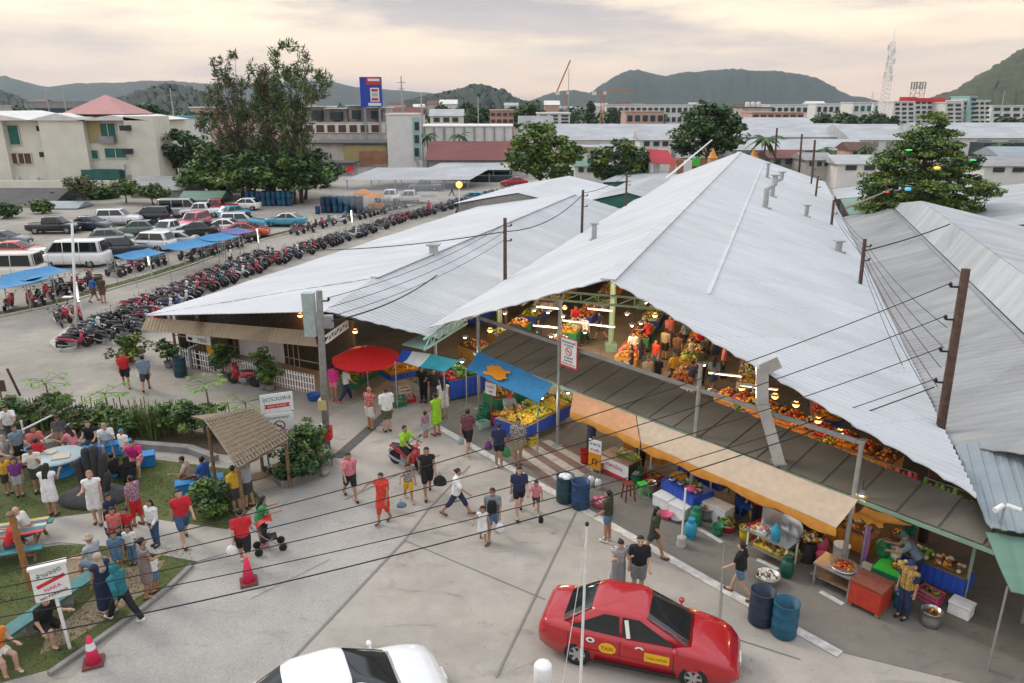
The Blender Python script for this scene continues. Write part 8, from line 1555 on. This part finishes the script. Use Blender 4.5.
hills('hills',[(505,108),(530,101),(550,93),(575,90),(590,93),(603,84),(620,74),(632,70),(645,72),(665,76),(685,73),(705,71),(730,69),(750,71),(775,71),(795,73),(815,78),(835,88),(850,96),(862,97),(880,101),(900,108)],2700,900,M['hill'],2)
hills('hills',[(905,108),(925,101),(945,93),(960,88),(975,77),(990,69),(1005,60),(1018,52),(1030,46),(1060,38),(1150,30),(1300,50)],1250,380,M['hill_near'],3)
hills('wooded_hills',[(380,110),(400,103),(420,97),(445,92),(465,87),(482,84),(495,88),(510,95),(525,101),(545,104),(565,110)],900,250,M['hill'],4,1.6)
hills('wooded_hills',[(80,110),(105,104),(130,95),(150,88),(165,83),(180,86),(200,92),(230,98),(260,104),(300,110)],750,220,M['hill'],5,1.6)
hills('wooded_hills',[(-120,98),(-40,92),(0,90),(12,93),(25,100),(40,106),(60,110)],900,200,M['hill'],6,1.6)
mb=MB(); mb.box((0,2400,174),(9000,5200,350)); hz=tag(mb.build('haze',None),'thin evening haze lying over the town and hills','haze',kind='stuff')
hm=bpy.data.materials.new('haze_air'); hm.use_nodes=True; nt=hm.node_tree; nt.nodes.clear(); ou=nt.nodes.new('ShaderNodeOutputMaterial'); pv=nt.nodes.new('ShaderNodeVolumePrincipled')
pv.inputs['Color'].default_value=(.72,.84,1.0,1); pv.inputs['Density'].default_value=.00009; pv.inputs['Anisotropy'].default_value=.2; nt.links.new(pv.outputs[0],ou.inputs['Volume']); hz.data.materials.clear(); hz.data.materials.append(hm)
mb=MB(); mb.smooth=True; c=P(396,216); mb.ball((c.x,c.y,3.2),(7.5,4.5,2.9),16,10); sm=tag(mb.build('smoke',None),'thin grey cooking smoke drifting over the far motorbikes','smoke',kind='stuff'); m_=bpy.data.materials.new('smoke_air'); m_.use_nodes=True; nt=m_.node_tree; nt.nodes.clear(); ou=nt.nodes.new('ShaderNodeOutputMaterial'); pv=nt.nodes.new('ShaderNodeVolumePrincipled'); pv.inputs['Color'].default_value=(.85,.88,.92,1); pv.inputs['Density'].default_value=.045; nt.links.new(pv.outputs[0],ou.inputs['Volume']); sm.data.materials.clear(); sm.data.materials.append(m_)
def leaf_cloud(r,centers,rad,per,size,squash=.8,droop=0.0,aspect=1.6):
 """leaf-sized quads scattered in clumps; returns verts, faces and clump index per face"""
 C_=np.repeat(np.asarray(centers),per,0); R_=np.repeat(np.asarray(rad),per); n=len(C_); d=r.normal(0,1,(n,3)); d/=np.linalg.norm(d,axis=1)[:,None]; rr=r.uniform(.35,1.0,n)**.6
 pos=C_+d*(R_*rr)[:,None]*np.array([1,1,squash]); a=r.normal(0,1,(n,3)); a[:,2]=a[:,2]*.5-droop; a/=np.linalg.norm(a,axis=1)[:,None]; up=d*.6+np.array([0,0,.8])+r.normal(0,.35,(n,3)); b=np.cross(a,up); b/=np.linalg.norm(b,axis=1)[:,None]+1e-9
 s_=size*r.uniform(.6,1.4,n); a=a*(s_*aspect/2)[:,None]; b=b*(s_/2)[:,None]; V_=np.stack([pos-a,pos+b*.9,pos+a,pos-b*.9],1).reshape(-1,3); return V_,np.arange(4*n).reshape(-1,4),np.repeat(np.arange(len(centers)),per)
def tree(name,label,base,h,spec,mats,trunk_r=.25,seed=1,clumps=60,per=40,leaf=.28,cr=.9,squash=.75,trunks=((0,0),),bare=.3,droop=0.,aspect=1.6,cat='tree',group=None,limbs=9,trunk_m=None,flat=False):
 """spec: ellipsoids (x, y, z, rx, ry, rz) in fractions of the height that make the crown outline"""
 r=np.random.default_rng(seed); q=random.Random(seed); o=thing(name,label,cat,tuple(base),0,group); cs=[]; rs=[]
 vol=[(s_[3]*s_[4]*s_[5])**.6 for s_ in spec]
 for i in range(clumps):
  s_=q.choices(spec,vol)[0]; d=np.array([q.gauss(0,1)for _ in range(3)]); d/=np.linalg.norm(d); k=q.uniform(.45,1.0)**.5
  c=np.array(s_[:3])+d*k*np.array(s_[3:]);
  if flat:c[2]=round(c[2]*9)/9+q.uniform(-.012,.012)
  cs.append(c*h); rs.append(cr*q.uniform(.6,1.3))
 V_,F_,ci=leaf_cloud(r,cs,rs,per,leaf,squash,droop,aspect); pal=r.integers(0,100,len(cs)); mi=np.array([0 if p<42 else(1 if p<80 else 2)for p in pal])[ci]; fl=r.random(len(mi))<.15; mi=np.where(fl,r.integers(0,3,len(mi)),mi)
 c_=link('crown',np_mesh('crown',V_,F_,mats[:3],mi),o); mb=MB(); mb.smooth=True
 for tx,ty in trunks:
  zt=max(s_[2]for s_ in spec)*h*.9; k=[Vector((tx*h+.15*q.uniform(-1,1),ty*h,0)),Vector((tx*h*1.1+q.uniform(-.2,.2),ty*h,zt*.35)),Vector((tx*h*1.6+q.uniform(-.3,.3),ty*h+q.uniform(-.2,.2),zt*.7)),Vector((tx*h*2+q.uniform(-.4,.4),ty*h,zt))]
  mb.tube(k,[trunk_r,trunk_r*.75,trunk_r*.45,trunk_r*.15],8)
  for i in range(limbs):
   c=Vector(cs[q.randrange(len(cs))]); t0=q.uniform(bare,.85); s0=k[0].lerp(k[3],t0)if t0<.35 else k[1].lerp(k[3],(t0-.35)/.65); mid=s0.lerp(c,.5)+Vector((0,0,-.1*(c-s0).length)); mb.tube([s0,mid,c],[trunk_r*.32,trunk_r*.2,trunk_r*.07],6)
 mb.build('trunk',trunk_m or M['bark'],o); return o
LA,LB,LC,LY,LO_,LBR=M['leaf_a'],M['leaf_b'],M['leaf_c'],M['leaf_y'],M['leaf_olive'],M['leaf_brown']
def tb(px_,py_top,Y):p=at_depth(px_,py_top,Y); return Vector((p.x,Y,0)),p.z
for lab,px_,t_,Y_,w_,n_,ol in(('tall feathery casuarina, rightmost and tallest of the three',287,38,100,.17,85,0),('feathery casuarina, leftmost of the three tall ones',228,52,104,.20,75,1),('sparse brownish casuarina between the two tall ones',262,68,102,.13,55,1)):
 b,h=tb(px_,t_,Y_); tree('casuarina_tree',lab,b,h,[(.02,0,.88,w_*.75,w_*.6,.11),(.05,0,.72,w_*1.25,w_*1.0,.11),(-.06,0,.55,w_*1.05,w_*.9,.11),(0,0,.38,w_*.6,w_*.6,.1)],[LO_,LB,LBR]if ol else[LB,LO_,LC],.3,int(px_),int(n_*2.0),30,.17,.60,1.6,bare=.2,droop=.6,aspect=5.0,limbs=46)
for lab,px_,t_,Y_,rx,n_,mt_ in(('dense dark round tree right of the apartment house',172,127,122,.62,90,(LA,LA,LB)),('bright layered spreading tree before the casuarinas',224,134,108,.72,95,(LB,LC,LA)),('dense dark tree at the foot of the casuarinas',262,132,112,.60,80,(LA,LA,LB)),('dark green tree below the right casuarina beside the drums',302,146,104,.60,70,(LA,LB,LA)),('low bright tree over the red pickup',205,162,106,.85,50,(LB,LC,LC)),('dark bushy tree behind the apartment house corner',196,140,140,.55,60,(LA,LA,LA)),('small dark tree between the drums and the workshop',325,160,120,.6,40,(LA,LB,LA)),('dark tree over the second row of drums',245,160,106,.75,45,(LA,LA,LB)),('bright green tree in front of the casuarina trunks',252,150,99,.85,75,(LB,LC,LA)),('mid green tree right of the casuarina trunks by the drums',290,152,99,.75,65,(LB,LA,LC)),('dark bushes under the casuarinas beside the red pickup',228,178,114,1.1,60,(LA,LB,LA)),('dark bushes between the silver minibus and the green awning',185,182,116,1.2,60,(LA,LA,LB)),('dense bush below the cream wall, right of the small olive trees',145,184,110,1.3,50,(LA,LB,LB)),('dense bush below the cream wall, between the olive trees',100,190,105,1.3,50,(LA,LB,LA)),('dense dark bush left of the small olive trees',60,195,100,1.2,50,(LA,LA,LB)),('bush beside the workshop kiosk',312,168,132,1.1,40,(LA,LB,LA))):
 b,h=tb(px_,t_,Y_); tree('broad_tree',lab,b,h,[(0,0,.68,rx*.7,rx*.7,.27),(rx*.35,0,.52,rx*.55,rx*.5,.2),(-rx*.4,0,.5,rx*.55,rx*.5,.2)],mt_,.25,int(px_*3),n_,55,.42,1.2,.6,flat='layered' in lab)
for lab,px_,t_,Y_,mt_,rx in(('small sparse olive tree before the cream wall, right one',122,180,100,(LO_,LB,LY),.85),('small sparse olive tree before the cream wall, left one',80,176,98,(LO_,LO_,LB),.8),('green shrub tree beside the pale blue roofed shed',40,203,90,(LB,LC,LA),.8),('dark shrub tree at the left edge by the shed',4,206,86,(LA,LB,LA),.9),('palm like shrub beside the dark roof shed',150,184,98,(LB,LO_,LC),.9)):
 b,h=tb(px_,t_,Y_); tree('small_tree',lab,b,h,[(0,0,.72,rx*.7,rx*.6,.24),(rx*.3,0,.6,rx*.5,rx*.5,.2)],mt_,.12,int(px_*5+3),38,40,.30,.75,.7)
b,h=tb(545,120,100); tree('two_trunk_tree','light green tree with two pale trunks standing behind the white shed roof',b,h,[(-.12,0,.78,.26,.25,.2),(.16,0,.62,.28,.25,.2),(-.26,0,.56,.2,.2,.16),(.05,0,.45,.3,.26,.14)],[LB,LC,LY],.3,545,110,52,.40,1.05,.65,trunks=((-.05,0),(.06,0.02)))
b,h=tb(620,138,108); tree('bushy_tree','round bushy tree dotted with pale blossom beside the red roofed stall',b,h,[(0,0,.62,.52,.5,.36)],[LA,LB,LY],.22,620,90,50,.38,.95,.7)
b,h=tb(712,100,132); tree('large_tree','large dark spreading tree behind the far end of the white roof',b,h,[(0,0,.72,.36,.34,.24),(.22,0,.55,.24,.22,.17),(-.2,0,.52,.26,.24,.18)],[LA,LB,LA],.45,712,110,60,.5,1.5,.65)
b,h=tb(934,114,62); dt=tree('layered_tree','yellow-green tiered tree hung with small coloured lanterns at the right',b,h,[(0,0,.94,.07,.07,.08),(0,0,.82,.19,.19,.10),(-.02,0,.68,.33,.30,.11),(.03,0,.52,.46,.42,.11),(-.02,0,.38,.44,.40,.10)],[LC,LA,LY],.3,934,560,80,.17,.72,.34,flat=False,limbs=30)
for lab,px_,py_,c_,k in(('green glowing lantern in the tiered tree',909,150,(.1,1,.2),.5),('tall yellow lantern in the middle of the tiered tree',937,168,(1,.75,.1),1.3),('blue tube lantern low in the tiered tree',908,189,(.1,.55,.9),1.4),('red lantern at the tip of the pole by the tiered tree',886,192,(1,.08,.05),.7),('small green lantern at the right of the tiered tree',973,160,(.1,.9,.3),.5)):
 p=at_depth(px_,py_,56.2); k*=.3; o=thing('lantern',lab,'lantern',tuple(p)); mb=MB(); mb.smooth=True; mb.lathe([(.05,-.3*k),(.2,-.25*k),(.22,.2*k),(.05,.3*k)],n=10); mb.build('shade',mat('lantern_'+lab.split()[0]+lab.split()[1],c_,.5,var=0,emit=c_,estr=.25),o); mb=MB(); mb.tube([(0,0,.28*k),(0,.2,.28*k+.5)],.02,5); mb.build('cord',M['wire'],o)
a,e=at_depth(846,208,52),at_depth(892,189,56); o=thing('bamboo_pole','pale bamboo pole reaching up to the red lantern','pole',tuple(a)); mb=MB(); mb.tube([(0,0,0),tuple(e-a)],[.09,.05],8); mb.build('shaft',M['bamboo'],o)
a,e=at_depth(652,190,90),at_depth(712,140,100); o=thing('bamboo_pole','long pale pole slanting up over the red roofed stall','pole',tuple(a)); mb=MB(); mb.tube([(0,0,0),tuple(e-a)],[.16,.08],8); mb.build('shaft',M['white_paint'],o)
def palm(label,px_,t_,Y_,lean_=0):
 b,h=tb(px_,t_,Y_); o=thing('palm_tree',label,'tree',tuple(b)); q=random.Random(int(px_)); mb=MB(); mb.smooth=True; top=Vector((lean_,0,h*.82)); mb.tube([(0,0,0),top*.5+Vector((-.2*lean_,0,0)),top],[.22,.17,.13],8); mb.build('trunk',M['bark'],o); mb=MB()
 for k in range(17):
  a=k*2.4; el=q.uniform(-.3,.9); L_=h*.34*q.uniform(.8,1.1); pts=[top+Vector((math.cos(a)*L_*u,math.sin(a)*L_*u,L_*(el*u-.75*u*u)))for u in(0,.25,.5,.75,1)]; sd=Vector((-math.sin(a),math.cos(a),0)); mb.use(k%2)
  for i,(p0,p1)in enumerate(zip(pts[:-1],pts[1:])):
   w0,w1=[(.1,.5),(.5,.6),(.6,.4),(.4,.05)][i]; w0*=L_*.22; w1*=L_*.22
   for s_ in(1,-1):mb.add([p0,p1,p1+sd*w1*s_-Vector((0,0,w1*.6)),p0+sd*w0*s_-Vector((0,0,w0*.6))],[(0,1,2,3)])
 mb.build('crown',[LA,LB],o,fix=False)
for lab,px_,t_,Y_ in(('small palm before the long white wall, left one',427,128,160),('small palm before the long white wall, right one',459,128,160),('tall palm between the far end of the white roof and the warehouses',767,128,118),('palm behind the green sheet roof',826,142,130),('palm left of the tiered tree',868,140,140),('palm at the right of the tiered tree by the arcade',1000,138,136),('short palm beside the tall palm',745,146,124)):palm(lab,px_,t_,Y_)
b,h=tb(591,99,330); tree('cypress_tree','narrow dark cypress between the two cranes',b,h,[(0,0,.5,.09,.09,.46)],[LA,LA,LA],.3,59,40,50,.7,1.1,1.2)
for i,(px_,t_,Y_,rx)in enumerate(((532,101,230,.62),(398,108,300,.8),(440,103,330,.7),(466,100,360,.6),(508,104,300,.6),(615,108,380,.8),(120,108,230,.8),(146,104,250,.7),(100,110,260,.9),(22,106,260,.8),(185,112,200,.7),(655,110,420,.9),(728,108,380,.7),(826,113,260,.8),(846,112,270,.8),(872,112,280,.8),(1010,116,280,.8),(888,114,300,.7),(335,104,330,.8),(372,108,310,.8),(415,105,380,.8),(455,108,300,.8),(486,108,280,.7))):
 b,h=tb(px_,t_,Y_); tree('distant_tree','dark green tree in the middle distance, %s along the skyline from the left'%ordinal(sorted([532,398,440,466,508,615,120,146,100,22,185,655,728,826,846,872,1010,888,335,372,415,455,486]).index(px_)),b,h,[(0,0,.62,rx*.6,rx*.6,.34)],[LA,LB,LA],.3,px_+7,34,40,.9,1.6,.75,group='trees of the middle distance',limbs=4)
r_=np.random.default_rng(11); cs=[]
for i in range(520):
 Y_=r_.uniform(420,1000); px_=r_.uniform(-60,1080); p=at_depth(px_,105,Y_); cs.append((p.x,Y_,r_.uniform(2,7)))
V_,F_,ci=leaf_cloud(r_,cs,r_.uniform(4,9,len(cs)),34,2.6,.8); tag(link('treeline',np_mesh('treeline',V_,F_,[LA,LB,LA],r_.integers(0,3,len(F_)))),'far belt of dark trees between the town houses and the hills','trees',kind='stuff')
def shrub(label,p,h,w_,mats,seed,leaf=.10,n=22,per=40,name='shrub',stem=True,sq=.8,asp=1.8,group=None,z0=.45):
 r=np.random.default_rng(seed); o=thing(name,label,'plant',tuple(p),0,group); q=random.Random(seed); cs=[(q.gauss(0,.35)*w_,q.gauss(0,.35)*w_,h*q.uniform(z0,.9))for _ in range(n)]; V_,F_,ci=leaf_cloud(r,cs,[w_*q.uniform(.22,.4)for _ in cs],per,leaf,sq,0,asp); link('foliage',np_mesh('foliage',V_,F_,mats,r.integers(0,3,len(cs))[ci]),o)
 mb=MB(); [mb.tube([(q.uniform(-.08,.08),q.uniform(-.08,.08),0),Vector(c)*.6,c],[.018,.012,.005],5)for c in cs[:9]]; mb.build('stem',M['bark'],o); return o
def blades(label,p,h,w_,mats,seed,n=90,name='grass_clump'):
 r=random.Random(seed); o=thing(name,label,'plant',tuple(p)); mb=MB()
 for i in range(n):
  a=r.uniform(0,6.28); d=Vector((math.cos(a),math.sin(a),0)); s_=Vector((r.gauss(0,.25)*w_,r.gauss(0,.25)*w_,0)); L_=h*r.uniform(.6,1.2); le=r.uniform(.15,.7); sd=Vector((-d.y,d.x,0))*.018; mb.use(i%len(mats)); p1=s_+d*L_*le*.35+Vector((0,0,L_*.65)); p2=s_+d*L_*le+Vector((0,0,L_*(1-le*.35))); mb.add([s_-sd,s_+sd,p1+sd,p1-sd,p2],[(0,1,2,3),(3,2,4)])
 mb.build('blades',mats,o,fix=False); return o
def papaya(label,p,h,seed,r0=.9):
 q=random.Random(seed); o=thing('papaya_plant',label,'plant',tuple(p)); mb=MB(); mb.smooth=True; mb.tube([(0,0,0),(.05,0,h*.5),(0,.03,h)],[.05,.04,.03],7); mb.build('stem',M['bark'],o); mb=MB()
 for k in range(11):
  a=k*2.4; d=Vector((math.cos(a),math.sin(a),0)); L_=r0*q.uniform(.5,.9); top=Vector((0,.03,h)); tip=top+d*L_+Vector((0,0,q.uniform(-.1,.25))); mb.use(0); mb.bar(top,tip,.012)
  for j in range(7):
   b=a+(j-3)*.5; e=Vector((math.cos(b),math.sin(b),q.uniform(-.5,.1))); sd=Vector((-math.sin(b),math.cos(b),0)); l=r0*.34*(1-.06*abs(j-3)); mb.use(1+(j+k)%2); mb.add([tip,tip+e*l*.6+sd*l*.18,tip+e*l,tip+e*l*.6-sd*l*.18],[(0,1,2,3)])
 mb.build('crown',[LB,LC,mat('papaya_leaf',(.16,.30,.04),.55)],o,fix=False); return o
for i,(x,y,h,w_,mt_)in enumerate(((6,424,1.2,.8,(LC,LO_,LC)),(18,428,1.0,.8,(LA,LB,LO_)),(52,422,1.2,.8,(LB,LC,LO_)),(92,432,.9,.8,(LO_,LBR,LB)),(112,432,1.1,.9,(LB,LA,LC)),(128,436,1.0,.8,(LC,LB,LB)),(178,436,1.4,.9,(LC,LB,LC)),(192,440,1.5,.9,(LA,LA,LB)),(206,432,1.3,.8,(LB,LC,LC)),(225,440,1.0,.7,(LB,LO_,LC)))):
 shrub('leafy shrub of the planting bed behind the lawn, %s from the left'%ordinal(i),P(x,y),h,w_,mt_,200+i,.13,20,40,group='bed shrubs')
for i,(x,y,h)in enumerate(((34,424,1.1),(66,424,1.2),(44,430,.9),(140,434,1.4),(154,438,1.5),(166,434,1.4),(120,440,1.0),(78,430,.9))):blades('clump of long arching grass in the planting bed, %s from the left'%ordinal([34,44,66,78,120,140,154,166].index(x)),P(x,y),h,.8,[LC,LB,M['blade_b']],300+i,110)
for lab,x,y,h in(('papaya plant with bright star leaves before the street',52,418,1.6),('papaya plant in the middle of the planting bed',110,425,1.4),('tall papaya plant left of the thatched hut',211,430,2.0),('small papaya plant behind the thatched hut',248,430,1.2)):papaya(lab,P(x,y),h,x)
sf=thing('stick_fence','row of thin brown sticks fencing the planting bed from the street','fence',tuple(P(60,418))); sv=Vector(sf.location); mb=MB(); q=random.Random(4)
pts=[P(0,422),P(60,415),P(150,418),P(235,426)]
for a,b in zip(pts[:-1],pts[1:]):
 for i in range(30):p=a.lerp(b,i/30)-sv; hh=q.uniform(.5,.95); mb.bar(p,p+Vector((q.uniform(-.06,.06),0,hh)),.03)
mb.build('stick',M['wood'],sf)
for i,(x,y,h,w_,mt_)in enumerate(((296,470,1.0,.6,(LA,LB,LB)),(308,466,1.7,.7,(LB,LC,LA)),(318,462,1.5,.7,(LB,LA,LC)),(302,476,.6,.6,(LA,LA,LB)),(286,479,.5,.6,(LA,LB,LA)),(313,472,.7,.6,(LA,LB,LB)))):shrub('green shrub in the triangular planter, %s'%['behind the sign','tallest of all','next to the concrete pole','at the front corner','low by the hut','low at the wall'][i],P(x,y,.2),h,w_,mt_,400+i,.09,20,44)
shrub('round leafy bush at the front of the thatched hut',P(213,514),1.25,.85,(LB,LA,LC),500,.08,40,60,z0=.15)
shrub('bush with yellow green leaves on the street corner by the shop',P(131,362),1.5,1.0,(LO_,LB,LY),501,.12,26,44,z0=.2)
for i,(s_,h)in enumerate(((.9,1.2),(4.7,1.7),(7.35,1.8),(7.7,1.1))):
 p=Zp(S0+S(s_,-.45,0),0); tub('planter_pot','plant pot at the picket fence, %s from the left'%ordinal(i),p,.24,.3,M['dark_concrete'],.8,None,'pot'); shrub('potted plant growing over the picket fence, %s from the left'%ordinal(i),p+Vector((0,0,.3)),h,.6 if i!=1 else.8,[(LB,LA,LC),(LA,LB,LC),(LB,LC,LO_),(LC,LB,LB)][i],600+i,.10,22,44,z0=.25)
tub('basin','blue basin on a low bench by the concrete pole',P(314,400),.3,.25,MATS['crate_blue'])
